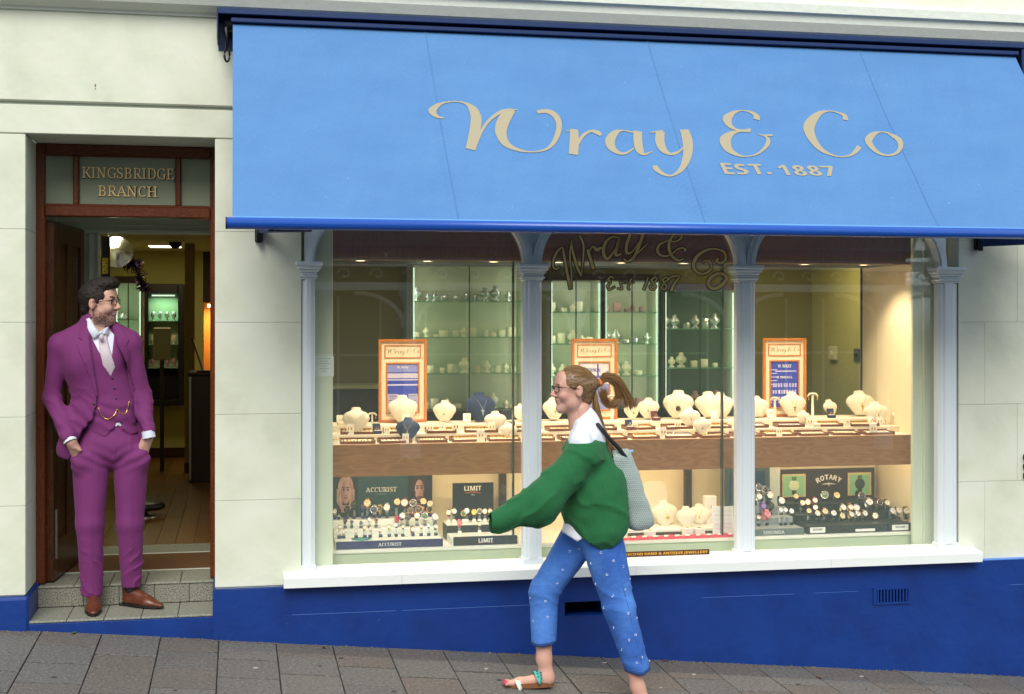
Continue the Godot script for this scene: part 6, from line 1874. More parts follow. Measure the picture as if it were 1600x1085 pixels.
func build_watches():
	var wh := M("stand_white", hexc("dde2dc"), 0.4)
	var navy := M("stand_navy", hexc("23205e"), 0.45)
	var teal := M("board_teal", hexc("20434a"), 0.5)
	var blk := M("stand_black", hexc("14161b"), 0.4)
	var wp: Material = mats["white_paint"]
	# navy-edged stand with portrait board
	var a := thing("watch_stand", "white stepped watch stand with navy front and two portrait panels", "display stand", Vector3(0.868, 0.435, -0.22))
	put(a, "front_strip", bmesh(Vector3(-0.309, 0, -0.012), Vector3(0.309, 0.045, 0), 0.002), navy)
	lettering(a, "ACCURIST", "Droid Serif", 0.135, 0.018, wp, Transform3D(Basis(), Vector3(0.0, 0.023, 0.0)), false)
	for k in 3:
		put(a, "step", bmesh(Vector3(-0.309, 0, -0.20 - 0.13 * k if k < 2 else -0.47), Vector3(0.309, [0.045, 0.082, 0.118][k], [-0.0125, -0.201, -0.331][k]), 0.003), wh)
	for k in 2:
		put(a, "glass_step", bmesh(Vector3(-0.30, 0.060 + 0.035 * k, -0.165 - 0.13 * k), Vector3(0.30, 0.066 + 0.035 * k, -0.10 - 0.11 * k)), mats["cabinet_glass"])
	var bd := put(a, "backboard", bmesh(Vector3(-0.295, 0.0, -0.50), Vector3(0.315, 0.43, -0.485)), teal)
	for k in 2:
		var x: float = [-0.295, 0.163][k]
		var q := MB.new()
		q.quv(Vector3(x, 0.10, -0.4835), Vector3(x + 0.152, 0.10, -0.4835), Vector3(x + 0.152, 0.375, -0.4835), Vector3(x, 0.375, -0.4835))
		put(bd, "portrait", q.done(), M("portrait%d" % k, Color.WHITE, 0.5, 0.0, portrait(k), null, 0.0))
	lettering(bd, "ACCURIST", "Droid Serif", 0.19, 0.028, wp, Transform3D(Basis(), Vector3(0.0, 0.280, -0.484)), false)
	lettering(bd, "LONDON", "Droid Sans", 0.06, 0.009, M("soft_grey", hexc("7d9698"), 0.6), Transform3D(Basis(), Vector3(0.0, 0.252, -0.484)), false)
	put(a, "coaster", MB.new().smooth(true).lathe([[0.0, 0.0], [0.055, 0.0], [0.057, 0.003], [0.0, 0.004]], 20).done(), M("coaster_teal", hexc("2f8f84"), 0.4), Vector3(-0.16, 0.0455, -0.075))
	watch_rows(WATCHES_A, [0.481, 0.518, 0.554], "portrait-backed stand", "watches on the portrait-backed stand", navy)
	# black stand with its black card
	var l := thing("watch_stand", "black two-step watch stand with a black backing card behind the woman's sleeve", "display stand", Vector3(1.43, 0.435, -0.22))
	var fr := put(l, "front_strip", bmesh(Vector3(-0.19, 0, -0.012), Vector3(0.19, 0.052, 0), 0.002), blk)
	fr.rotation.x = -0.1
	for s in [[l, Vector3(0, 0.028, 0.003), 0.085, 0.022], [null, Vector3.ZERO, 0, 0]]:
		if s[0] == null: continue
		lettering(l, "LIMIT", "Droid Sans", s[2], s[3], wp, Transform3D(Basis(Vector3.RIGHT, -0.1), s[1]), true)
	put(l, "chevron", strokes_mesh([[-0.045, 0.0, 0.0025, 0.0, 0.007, 0.0045, 0.045, 0.0, 0.0025]], Transform3D(Basis(), Vector3(0, 0.012, 0.0026)), 1.0, 0.0, 0.001), M("chevron", hexc("c96a4a"), 0.5))
	put(l, "step", bmesh(Vector3(-0.20, 0, -0.20), Vector3(0.20, 0.045, -0.014), 0.003), wh)
	put(l, "step", MB.new().box(Vector3(-0.20, 0.0, -0.37), Vector3(0.185, 0.088, -0.201), 0.003).done(), blk)
	put(l, "step_top", bmesh(Vector3(-0.198, 0.0885, -0.368), Vector3(0.183, 0.093, -0.203), 0.001), wh)
	var bc := put(l, "backing_card", bmesh(Vector3(-0.13, 0.02, -0.43), Vector3(0.125, 0.315, -0.42)), blk)
	lettering(bc, "LIMIT", "Droid Sans", 0.105, 0.028, wp, Transform3D(Basis(), Vector3(-0.005, 0.282, -0.4195)), true)
	put(bc, "chevron", strokes_mesh([[-0.05, 0.0, 0.003, 0.0, 0.008, 0.005, 0.05, 0.0, 0.003]], Transform3D(Basis(), Vector3(-0.005, 0.252, -0.4195)), 1.0, 0.0, 0.001), M("chevron", hexc("c96a4a"), 0.5))
	lettering(bc, "1912", "Droid Sans", 0.024, 0.008, wp, Transform3D(Basis(), Vector3(-0.005, 0.242, -0.4195)), false)
	watch_rows(WATCHES_L, [0.481, 0.529, 0.529], "black card-backed stand", "watches on the black card-backed stand", wp)
	# grey stand beside the third column
	var g := thing("watch_stand", "grey watch stand with dark picture card beside the third column", "display stand", Vector3(3.22, 0.435, -0.22))
	var gm := M("stand_grey", hexc("8b9494"), 0.45)
	var gf := put(g, "front_strip", bmesh(Vector3(-0.20, 0, -0.012), Vector3(0.20, 0.040, 0), 0.002), M("strip_grey", hexc("5c6a68"), 0.45))
	gf.rotation.x = -0.1
	lettering(g, "SEKONDA", "Droid Sans", 0.135, 0.020, wp, Transform3D(Basis(Vector3.RIGHT, -0.1), Vector3(-0.0, 0.020, 0.003)), false)
	for k in 3:
		put(g, "step", bmesh(Vector3(-0.20, 0, [-0.17, -0.29, -0.40][k]), Vector3(0.20, [0.040, 0.085, 0.13][k], [-0.0145, -0.171, -0.291][k]), 0.003), gm)
	var gb := put(g, "picture_card", bmesh(Vector3(-0.16, 0.10, -0.43), Vector3(0.14, 0.43, -0.415)), M("card_slate", hexc("3e4a50"), 0.5))
	put(gb, "photo", bmesh(Vector3(-0.13, 0.15, -0.4155), Vector3(0.11, 0.345, -0.413)), M("photo_blue", hexc("12324e"), 0.4))
	put(gb, "pale_edge", bmesh(Vector3(0.141, 0.10, -0.43), Vector3(0.21, 0.43, -0.41)), M("edge_grey", hexc("b9c4bd"), 0.5))
	lettering(gb, "SEKONDA", "Droid Sans", 0.20, 0.030, wp, Transform3D(Basis(), Vector3(-0.01, 0.385, -0.4145)), false)
	watch_rows(WATCHES_S, [0.476, 0.521, 0.566], "grey stand", "watches on the grey stand", blk)
	# brown board and black stands at the right
	var r := thing("watch_stand", "black stepped watch stand with a brown board and two watch pictures", "display stand", Vector3(3.77, 0.435, -0.22))
	put(r, "step", bmesh(Vector3(-0.33, 0, -0.19), Vector3(0.20, 0.050, 0.0), 0.003), blk)
	put(r, "step", bmesh(Vector3(0.205, 0, -0.19), Vector3(0.365, 0.050, 0.0), 0.003), blk)
	put(r, "step", bmesh(Vector3(-0.33, 0, -0.32), Vector3(0.365, 0.095, -0.191), 0.003), blk)
	put(r, "step", bmesh(Vector3(-0.33, 0, -0.45), Vector3(0.365, 0.145, -0.321), 0.003), blk)
	for q in [[-0.265, 0.10, 0.034], [0.05, 0.13, 0.016], [0.285, 0.11, 0.034]]:
		var cd := put(r, "name_card", bmesh(Vector3(q[0] - q[1] / 2, 0.008, 0.0015), Vector3(q[0] + q[1] / 2, 0.008 + q[2], 0.006), 0.001), wp)
		if q[2] > 0.02: lettering(cd, "ROTARY", "Droid Serif", q[1] * 0.62, 0.012, blk, Transform3D(Basis(), Vector3(q[0], 0.008 + q[2] * 0.62, 0.006)), true)
	var bb := put(r, "backboard", bmesh(Vector3(-0.30, 0.10, -0.50), Vector3(0.355, 0.345, -0.485), 0.002), M("board_brown", hexc("321b18"), 0.45))
	for i in 6:
		var an := (2.5 - i) * 0.20
		lettering(bb, "ROTARY"[i], "Droid Sans", 0.0265, 0.032, wp, Transform3D(Basis(Vector3.BACK, an), Vector3(0.03 - sin(an) * 0.155, 0.135 + cos(an) * 0.155, -0.4845)), true)
	put(bb, "winged_emblem", strokes_mesh([[-0.05, 0.0, 0.001, -0.015, 0.003, 0.007, 0.015, 0.003, 0.007, 0.05, 0.0, 0.001], [0.0, 0.010, 0.006, 0.0, -0.012, 0.003]], Transform3D(Basis(), Vector3(0.03, 0.243, -0.4845)), 1.0, 0.0, 0.0008), wp)
	for k in 2:
		var x: float = [-0.215, 0.245][k]
		var pf := put(bb, "picture", bmesh(Vector3(x - 0.082, 0.165, -0.486), Vector3(x + 0.082, 0.315, -0.478), 0.002), M("gilt_frame", hexc("d8c48a"), 0.4))
		put(pf, "photo", bmesh(Vector3(x - 0.072, 0.175, -0.479), Vector3(x + 0.072, 0.305, -0.4765)), M("photo_green", hexc("8fc79a"), 0.4))
		put(pf, "photo_watch", MB.new().smooth(true).tube([Vector3(x, 0.185, -0.476), Vector3(x, 0.297, -0.476)], 0.016, 8, true, 0.1, Vector3.BACK).done(), M("photo_strap", hexc("3f6a2c") if k == 0 else hexc("2a2a24"), 0.5))
		var dl := put(pf, "photo_dial", MB.new().lathe([[0.0, 0.002], [0.030, 0.002], [0.036, 0.0]], 20).done(), M("photo_dial%d" % k, hexc("d8e6c0") if k == 0 else hexc("2c332c"), 0.4), Vector3(x, 0.241, -0.476))
		dl.rotation.x = PI / 2
	watch_rows(WATCHES_R, [0.486, 0.531, 0.581], "brown-backed stand", "watches on the brown-backed stand", blk)

func build_lower_jewels(cream: Material):
	var wh := M("jewel_white", hexc("ece8dc"), 0.6)
	var r := thing("jewel_riser", "low white riser carrying the busts on the middle bay lower shelf", "riser", Vector3(2.75, 0.435, -0.45))
	put(r, "block", bmesh(Vector3(-0.42, 0, -0.12), Vector3(0.2, 0.040, 0.10), 0.004), wh)
	put(r, "edge", bmesh(Vector3(-0.42, 0.004, 0.1005), Vector3(0.2, 0.022, 0.106), 0.001), mats["dark_timber"])
	var cl := thing("red_cloth", "red and white patterned cloth strip along the middle bay lower shelf", "cloth", Vector3(2.45, 0.435, -0.26))
	var cm := MB.new().smooth(true)
	var n := 40
	for i in n:
		var xa := -0.45 + 1.0 * i / n; var xb := -0.45 + 1.0 * (i + 1) / n
		var ha := 0.006 + 0.005 * sin(i * 0.9) ; var hb := 0.006 + 0.005 * sin((i + 1) * 0.9)
		cm.quad(Vector3(xa, ha * 0.4, 0.05), Vector3(xb, hb * 0.4, 0.05), Vector3(xb, hb + 0.006, -0.02), Vector3(xa, ha + 0.006, -0.02))
		cm.quad(Vector3(xa, 0.0005, 0.053), Vector3(xb, 0.0005, 0.053), Vector3(xb, hb * 0.4, 0.05), Vector3(xa, ha * 0.4, 0.05))
	put(cl, "cloth", cm.done(), M("cloth_red", hexc("d23a58"), 0.8))
	var st := MB.new()
	for i in 14: st.quad(Vector3(-0.40 + i * 0.068, 0.012, 0.02), Vector3(-0.375 + i * 0.068, 0.012, 0.02), Vector3(-0.36 + i * 0.068, 0.0165, -0.012), Vector3(-0.39 + i * 0.068, 0.0165, -0.012))
	tag(put(cl, "white_pattern", st.done(), wh), "", "", "", "stuff")
	var o := thing("octagon_card", "cream card with clipped corners at the back of the middle bay", "card", Vector3(2.575, 0.435, -0.62))
	put(o, "card", MB.new().prism(PackedVector2Array([Vector2(-0.09, 0), Vector2(0.09, 0), Vector2(0.09, 0.26), Vector2(0.05, 0.30), Vector2(-0.05, 0.30), Vector2(-0.09, 0.26)]), -0.006, 0.006).done(), cream)
	put(o, "strut", MB.new().bar(Vector3(0, 0.15, -0.008), Vector3(0, 0.0, -0.06), 0.03, 0.004, Vector3.BACK).done(), cream)
	var bx := thing("white_pillar", "tall white display block behind the card of coloured stones", "block", Vector3(2.915, 0.435, -0.52))
	put(bx, "block", bmesh(Vector3(-0.036, 0, -0.03), Vector3(0.036, 0.215, 0.03), 0.005), wh)
	put(bx, "earring", MB.new().smooth(true).lathe([[0.0, 0.006], [0.005, 0.0], [0.0, -0.012]], 6, Vector3(0, 0.15, 0.032)).done(), mats["gold"])
	var sc := thing("stone_card", "white card with rows of small coloured stones beside the third column", "card", Vector3(2.922, 0.435, -0.29), -0.05)
	var cd := put(sc, "card", bmesh(Vector3(-0.068, 0, -0.004), Vector3(0.068, 0.175, 0.0), 0.002), M("card_white", hexc("f1efe9"), 0.5))
	cd.rotation.x = -0.12
	put(sc, "easel", MB.new().bar(Vector3(0, 0.12, -0.02), Vector3(0, 0.0, -0.06), 0.03, 0.003, Vector3.BACK).done(), wh)
	var rr := RandomNumberGenerator.new()
	rr.seed = 15
	for row in 5:
		var sm := MB.new().smooth(true)
		for k in 8: sm.lathe([[0.0, 0.003], [0.0026 + 0.0012 * (row % 2), 0.0008], [0.003, 0.0]], 6, Vector3(-0.05 + k * 0.0143, 0.0, 0.0))
		var so := put(cd, "stones", sm.done(), M("stone%d" % row, [hexc("c9b08a"), hexc("d9a88e"), hexc("c8c8c8"), hexc("e0b0a0"), hexc("d63a7e")][row], 0.25), Vector3(0, 0.148 - row * 0.026, 0.0008))
		so.rotation.x = PI / 2
		tag(so, "", "", "", "stuff")
	var lab := ["small white pedestal left of the front white bust", "small white pedestal under the front white bust", "low white pedestal near the walking woman hip"]
	for i in 3:
		var x: float = [2.70, 2.775, 2.46][i]
		var t := thing("pedestal", lab[i], "pedestal", Vector3(x, 0.435, -0.315), 0, "white pedestals")
		put(t, "block", bmesh(Vector3(-0.03, 0, -0.025), Vector3(0.03, [0.05, 0.045, 0.04][i], 0.025), 0.003), wh)
		put(t, "ring", MB.new().smooth(true).lathe([[0.011, 0.0], [0.013, 0.002], [0.011, 0.004], [0.009, 0.002], [0.011, 0.0]], 12, Vector3(0, [0.0505, 0.0455, 0.0405][i], 0)).done(), mats["gold"])
# ---------------------------------------------------------------- people
func head_field(fem: bool) -> Field:
	# local frame: face towards +z, up +y, origin at the middle of the head
	var F := Field.new(Vector3(-0.105, -0.20, -0.13), Vector3(0.105, 0.15, 0.135), 0.0034)
	var j := 0.9 if fem else 1.0
	F.ell(Vector3(0, 0.035, -0.015), Vector3(0.075, 0.088, 0.096), 0.02)
	F.cone(Vector3(0, 0.0, 0.022), Vector3(0, -0.072, 0.040), 0.064, 0.042 * j, 0.02)
	for s in [-1.0, 1.0]:
		F.ell(Vector3(s * 0.044 * j, -0.058, 0.010), Vector3(0.028, 0.036, 0.034), 0.03)
		F.ell(Vector3(s * 0.036, -0.022, 0.058), Vector3(0.026, 0.026, 0.028), 0.025)
	F.ell(Vector3(0, -0.099, 0.060), Vector3(0.022 * j, 0.018, 0.020), 0.03)
	F.cone(Vector3(-0.036, 0.030, 0.072), Vector3(0.036, 0.030, 0.072), 0.014, 0.014, 0.02)
	F.ell(Vector3(0, 0.06, 0.060), Vector3(0.05, 0.04, 0.026), 0.025)
	for s in [-1.0, 1.0]: F.carve(Vector3(s * 0.032, 0.010, 0.094), Vector3(0.019, 0.013, 0.017), 0.012)
	for s in [-1.0, 1.0]: F.ell(Vector3(s * 0.031, 0.010, 0.072), Vector3(0.0135, 0.0125, 0.0125), 0.003)
	F.cone(Vector3(0, 0.020, 0.082), Vector3(0, -0.020, 0.107), 0.0085, 0.0125 * j, 0.012)
	for s in [-1.0, 1.0]: F.ell(Vector3(s * 0.012, -0.026, 0.093), Vector3(0.008, 0.007, 0.010), 0.008)
	F.cone(Vector3(-0.020, -0.0495, 0.077), Vector3(0, -0.047, 0.086), 0.006, 0.0075, 0.008)
	F.cone(Vector3(0.020, -0.0495, 0.077), Vector3(0, -0.047, 0.086), 0.006, 0.0075, 0.008)
	F.cone(Vector3(-0.016, -0.060, 0.076), Vector3(0.016, -0.060, 0.076), 0.008, 0.008, 0.008)
	F.carve(Vector3(0, -0.0545, 0.094), Vector3(0.024, 0.0022, 0.010), 0.004)
	for s in [-1.0, 1.0]:
		F.ell(Vector3(s * 0.078, 0.002, -0.014), Vector3(0.009, 0.031, 0.019), 0.006, Basis(Vector3.UP, s * -0.35))
		F.carve(Vector3(s * 0.088, 0.004, -0.010), Vector3(0.006, 0.019, 0.010), 0.005)
	F.cone(Vector3(0, -0.06, -0.018), Vector3(0, -0.20, -0.045), 0.050 * j, 0.056 * j, 0.03)
	return F

func build_man():
	var t := thing("person", "man in a purple three-piece suit standing in the shop doorway, hands in pockets", "person", Vector3(-0.70, 0.146, -0.2))
	var o := -t.position
	var xf := Transform3D(Basis(), o)
	var wv := Image.create(64, 64, false, Image.FORMAT_L8)
	for y in 64:
		for x in 64: wv.set_pixel(x, y, Color.WHITE * (0.5 + 0.25 * sin(x * TAU / 4.0) * sin(y * TAU / 4.0) + 0.15 * sin((x + y) * TAU / 8.0)))
	var wn := bump(wv, 1.5)
	var cl := tint(grey(128, 51, 0.2, 3), [[0.0, hexc("d8d8d8")], [0.5, hexc("f2f2f2")], [1.0, hexc("ffffff")]])
	var suit := M("purple_wool", hexc("772a6d"), 0.82, 0.0, cl, wn, 9.0, 0.35)
	suit.rim_enabled = true
	suit.rim = 0.35
	var shirt := M("shirt_white", hexc("d6dcec"), 0.75)
	var fold := noise(91, 1.0, 2)
	# jacket
	var J := Field.new(Vector3(-1.1478, 0.9237, -0.440), Vector3(-0.3902, 1.8056, 0.000), 0.0085)
	torso(J, 0.010)
	# sleeves
	J.cone(Vector3(-0.9625, 1.6085, -0.250), Vector3(-1.0028, 1.3209, -0.275), 0.057, 0.047, 0.03).cone(Vector3(-1.0028, 1.3209, -0.275), Vector3(-0.9017, 1.1181, -0.135), 0.048, 0.043, 0.03)
	J.cone(Vector3(-0.5798, 1.6071, -0.250), Vector3(-0.5164, 1.3221, -0.285), 0.054, 0.046, 0.03).cone(Vector3(-0.5164, 1.3221, -0.285), Vector3(-0.4815, 1.1295, -0.170), 0.046, 0.040, 0.03)
	# skirt of the jacket hanging at the side of the pocket
	J.cone(Vector3(-0.7994, 1.2206, -0.250), Vector3(-0.8743, 1.0372, -0.250), 0.12, 0.105, 0.05, 0.8).cone(Vector3(-0.5958, 1.2157, -0.280), Vector3(-0.5758, 1.0711, -0.290), 0.12, 0.115, 0.05, 0.8)
	J.poly(PackedVector2Array([Vector2(-0.7963, 1.7605), Vector2(-0.7896, 1.6696), Vector2(-0.7627, 1.4737), Vector2(-0.7527, 1.3408), Vector2(-0.7527, 1.2848), Vector2(-0.7762, 1.2082), Vector2(-0.8332, 1.1392), Vector2(-0.8566, 1.0907), Vector2(-0.8466, 0.9161), Vector2(-0.4477, 0.9073), Vector2(-0.4613, 1.0838), Vector2(-0.5022, 1.1338), Vector2(-0.5567, 1.2191), Vector2(-0.5601, 1.3598), Vector2(-0.6109, 1.5429), Vector2(-0.6718, 1.6974), Vector2(-0.6853, 1.7605)]), -0.235, true)
	J.poly(PackedVector2Array([Vector2(-1.0064, 1.0169), Vector2(-0.9067, 0.9801), Vector2(-0.8533, 1.0558), Vector2(-0.6853, 1.0877), Vector2(-0.4750, 1.0700), Vector2(-0.3792, 1.0824), Vector2(-0.3792, 1.8242), Vector2(-1.1518, 1.8227), Vector2(-1.1189, 1.0607)]), -9.0)
	J.warp(func(p: Vector3) -> float:
		var w := 0.0
		var el := exp(-pow((p.y - 1.315) / 0.085, 2.0))
		w -= el * 0.007 * (pow(1.0 - absf(sin(p.y * 48.0 + p.x * 34.0 + fold.get_noise_3dv(p * 7.0) * 2.0)), 3.0) - 0.2)
		w += exp(-pow((p.y - 1.19) / 0.10, 2.0)) * 0.004 * sin((p.y * 0.9 + p.x * 0.9) * 75.0 + fold.get_noise_3dv(p * 5.0) * 3.0)
		w += 0.004 * fold.get_noise_3d(p.x * 9.0, p.y * 3.5, p.z * 9.0)
		return w)
	var jo := put(t, "jacket", J.mesh(xf), suit)
	# lapels: a second layer over the chest
	for k in 2:
		var T := Field.new(Vector3(-0.9704, 1.7536, -0.400), Vector3(-0.4396, 1.8573, 0.020), 0.006)
		T.lo = Vector3(T.lo.x, Vector3(-0.7604, 1.2235, -0.200).y, -0.36)
		T = Field.new(T.lo, Vector3(-0.4587, 1.7604, -0.020), 0.006)
		torso(T, 0.017)
		T.warp(func(p: Vector3) -> float: return 0.004 * fold.get_noise_3d(p.x * 9.0, p.y * 3.5, p.z * 9.0))
		if k == 0: T.poly(PackedVector2Array([Vector2(-0.8097, 1.7570), Vector2(-0.7963, 1.6696), Vector2(-0.7627, 1.4563), Vector2(-0.7459, 1.3267), Vector2(-0.7594, 1.3408), Vector2(-0.8097, 1.4950), Vector2(-0.8633, 1.6210), Vector2(-0.8265, 1.6383), Vector2(-0.8566, 1.6558), Vector2(-0.8399, 1.7256)]), -0.23)
		else: T.poly(PackedVector2Array([Vector2(-0.6819, 1.7430), Vector2(-0.6617, 1.7044), Vector2(-0.6075, 1.5428), Vector2(-0.5567, 1.3668), Vector2(-0.5533, 1.3808), Vector2(-0.5601, 1.5004), Vector2(-0.5736, 1.5954), Vector2(-0.5974, 1.6095), Vector2(-0.5804, 1.6411), Vector2(-0.6380, 1.7254)]), -0.23)
		put(jo, "lapel", T.mesh(xf), suit)
	var bz := J.front(Vector2(-0.7661, 1.2919).x, Vector2(-0.7661, 1.2919).y)
	var but := MB.new().smooth(true).lathe([[0.0, 0.004], [0.006, 0.004], [0.008, 0.002], [0.008, 0.0]], 12).done()
	var bm := M("button", hexc("1a1420"), 0.35)
	put(jo, "button", but, bm, Vector3(Vector2(-0.7661, 1.2919).x, Vector2(-0.7661, 1.2919).y, bz) + o).rotation.x = PI / 2
	var hk := Field.new(Vector3(-0.6112, 1.5020, -0.300), Vector3(-0.5227, 1.6319, -0.020), 0.006)
	torso(hk, 0.018)
	hk.poly(PackedVector2Array([Vector2(-0.5702, 1.5567), Vector2(-0.5363, 1.5636), Vector2(-0.5431, 1.5917), Vector2(-0.5567, 1.5777), Vector2(-0.5635, 1.5953)]), -0.25)
	put(jo, "pocket_square", hk.mesh(xf), M("square_plum", hexc("4a1838"), 0.8))
	# waistcoat, shirt and tie are deeper layers of the same chest
	var V := Field.new(Vector3(-0.9877, 1.0327, -0.400), Vector3(-0.4396, 1.8227, 0.020), 0.0075)
	torso(V, -0.014)
	V.poly(PackedVector2Array([Vector2(-0.8265, 1.7360), Vector2(-0.6786, 1.4591), Vector2(-0.6651, 1.7114), Vector2(-0.5329, 1.6128), Vector2(-0.5090, 1.1339), Vector2(-0.5872, 1.1071), Vector2(-0.6414, 1.1887), Vector2(-0.7022, 1.1055), Vector2(-0.8533, 1.1535), Vector2(-0.8800, 1.6140)]), -0.245)
	V.warp(func(p: Vector3) -> float: return 0.005 * exp(-pow((p.y - 1.22) / 0.1, 2.0)) * sin((p.y + p.x * 0.3) * 90.0 + fold.get_noise_3dv(p * 6.0) * 3.0))
	var vo := put(t, "waistcoat", V.mesh(xf), suit)
	for q in [Vector2(-0.6718, 1.4310), Vector2(-0.6617, 1.3748), Vector2(-0.6515, 1.3186), Vector2(-0.6482, 1.2589)]:
		var b := put(vo, "button", but, bm, Vector3(q.x, q.y, V.front(q.x, q.y)) + o)
		b.rotation.x = PI / 2
		b.scale = Vector3.ONE * 0.8
	var cp := []
	for q in spline([Vector3(Vector2(-0.7426, 1.2742).x, Vector2(-0.7426, 1.2742).y, 0), Vector3(Vector2(-0.7291, 1.2285).x, Vector2(-0.7291, 1.2285).y, 0), Vector3(Vector2(-0.6954, 1.2070).x, Vector2(-0.6954, 1.2070).y, 0), Vector3(Vector2(-0.6617, 1.2276).x, Vector2(-0.6617, 1.2276).y, 0), Vector3(Vector2(-0.6448, 1.2589).x, Vector2(-0.6448, 1.2589).y, 0), Vector3(Vector2(-0.6279, 1.2376).x, Vector2(-0.6279, 1.2376).y, 0), Vector3(Vector2(-0.6008, 1.2373).x, Vector2(-0.6008, 1.2373).y, 0), Vector3(Vector2(-0.5838, 1.3003).x, Vector2(-0.5838, 1.3003).y, 0)], 8):
		cp.append(Vector3(q.x, q.y, maxf(V.front(q.x, q.y), -0.19) + 0.004) + o)
	put(vo, "watch_chain", MB.new().smooth(true).tube(cp, 0.0028, 6).done(), mats["gold"])
	var S := Field.new(Vector3(-0.9359, 1.0678, -0.400), Vector3(-0.4898, 1.8226, 0.020), 0.007)
	torso(S, -0.026)
	S.cone(Vector3(-0.7677, 1.7109, -0.240), Vector3(-0.7614, 1.7607, -0.245), 0.068, 0.064, 0.02)
	S.poly(PackedVector2Array([Vector2(-0.8599, 1.7535), Vector2(-0.7963, 1.7675), Vector2(-0.7459, 1.6835), Vector2(-0.6853, 1.7325), Vector2(-0.6448, 1.6834), Vector2(-0.5668, 1.5426), Vector2(-0.5668, 1.1630), Vector2(-0.8599, 1.1675)]), -0.27)
	put(t, "shirt", S.mesh(xf), shirt)
	for k in 2:
		var C := Field.new(Vector3(-0.8624, 1.6277, -0.360), Vector3(-0.6265, 1.7950, -0.020), 0.005)
		C.cone(Vector3(-0.7675, 1.6861, -0.238), Vector3(-0.7614, 1.7642, -0.245), 0.075, 0.066, 0.02)
		C.poly(PackedVector2Array([Vector2(-0.8164, 1.7640), Vector2(-0.7896, 1.7535), Vector2(-0.7392, 1.6765), Vector2(-0.7728, 1.6451), Vector2(-0.8097, 1.7116)]) if k == 0 else PackedVector2Array([Vector2(-0.7257, 1.6765), Vector2(-0.6853, 1.7465), Vector2(-0.6718, 1.7255), Vector2(-0.6786, 1.6519)]), -0.25)
		put(t, "collar", C.mesh(xf), shirt)
	var T2 := Field.new(Vector3(-0.8126, 1.3924, -0.380), Vector3(-0.6066, 1.7362, 0.020), 0.006)
	torso(T2, -0.012)
	T2.poly(PackedVector2Array([Vector2(-0.7459, 1.6765), Vector2(-0.7055, 1.6765), Vector2(-0.6988, 1.6379), Vector2(-0.6819, 1.5853), Vector2(-0.6549, 1.4940), Vector2(-0.6786, 1.4381), Vector2(-0.7224, 1.5050), Vector2(-0.7392, 1.5855), Vector2(-0.7459, 1.6380)]), -0.25)
	T2.ell(Vector3(-0.7287, 1.6551, -0.152), Vector3(0.014, 0.017, 0.012), 0.012)
	put(t, "tie", T2.mesh(xf), M("tie_pink", hexc("bfb2bc"), 0.5))
	# trousers
	var P := Field.new(Vector3(-0.9950, 0.1739, -0.460), Vector3(-0.4081, 1.2309, -0.020), 0.0085)
	P.ell(Vector3(-0.6908, 1.0400, -0.260), Vector3(0.186, 0.105, 0.108), 0.03)
	P.cone(Vector3(-0.6917, 1.1748, -0.270), Vector3(-0.6912, 1.0752, -0.265), 0.145, 0.165, 0.03, 0.68)
	P.cone(Vector3(-0.7926, 0.9859, -0.250), Vector3(-0.7959, 0.6286, -0.215), 0.103, 0.076, 0.02).cone(Vector3(-0.7959, 0.6286, -0.215), Vector3(-0.7877, 0.2459, -0.235), 0.076, 0.058, 0.02)
	P.cone(Vector3(-0.5805, 0.9807, -0.260), Vector3(-0.5829, 0.6180, -0.245), 0.099, 0.073, 0.02).cone(Vector3(-0.5829, 0.6180, -0.245), Vector3(-0.5793, 0.2521, -0.290), 0.073, 0.056, 0.02)
	P.ell(Vector3(-0.8401, 0.9722, -0.185), Vector3(0.055, 0.075, 0.05), 0.03).ell(Vector3(-0.5218, 0.9774, -0.210), Vector3(0.05, 0.07, 0.045), 0.03)
	P.warp(func(p: Vector3) -> float:
		var w := 0.0
		w -= smoothstep(0.66, 0.34, p.y) * 0.012 * (pow(1.0 - absf(sin(p.y * 40.0 + p.x * 42.0 * (1.0 if p.x < -0.68 else -1.0) + fold.get_noise_3dv(p * 5.0) * 3.0)), 3.0) - 0.2) * clampf(0.5 + 1.6 * fold.get_noise_3dv(p * 6.0 + Vector3(5, 0, 0)), 0.0, 1.0)
		w += exp(-pow((p.y - 0.99) / 0.06, 2.0)) * 0.004 * sin((p.y - absf(p.x + 0.67) * 0.5) * 120.0 + fold.get_noise_3dv(p * 4.0) * 3.0)
		w += 0.005 * fold.get_noise_3d(p.x * 8.0, p.y * 2.6, p.z * 8.0)
		w -= 0.004 * exp(-pow((p.x - (-0.785 if p.x < -0.68 else -0.575)) / 0.006, 2.0)) * step_z(p.z, -0.22)
		return w)
	P.poly(PackedVector2Array([Vector2(-1.0528, 0.2336), Vector2(-0.6786, 0.2184), Vector2(-0.6786, 0.2535), Vector2(-0.4477, 0.2585), Vector2(-0.3792, 1.2590), Vector2(-1.0528, 1.2677)]), -9.0)
	var po := put(t, "trousers", P.mesh(xf), suit)
	put(po, "fly_seam", MB.new().smooth(true).tube([Vector3(Vector2(-0.6414, 1.1501).x, Vector2(-0.6414, 1.1501).y, P.front(Vector2(-0.6414, 1.1501).x, Vector2(-0.6414, 1.1501).y)) + o, Vector3(Vector2(-0.6448, 1.0519).x, Vector2(-0.6448, 1.0519).y, P.front(Vector2(-0.6448, 1.0519).x, Vector2(-0.6448, 1.0519).y)) + o, Vector3(Vector2(-0.6583, 0.9961).x, Vector2(-0.6583, 0.9961).y, P.front(Vector2(-0.6583, 0.9961).x, Vector2(-0.6583, 0.9961).y)) + o], 0.0025, 5).done(), suit)
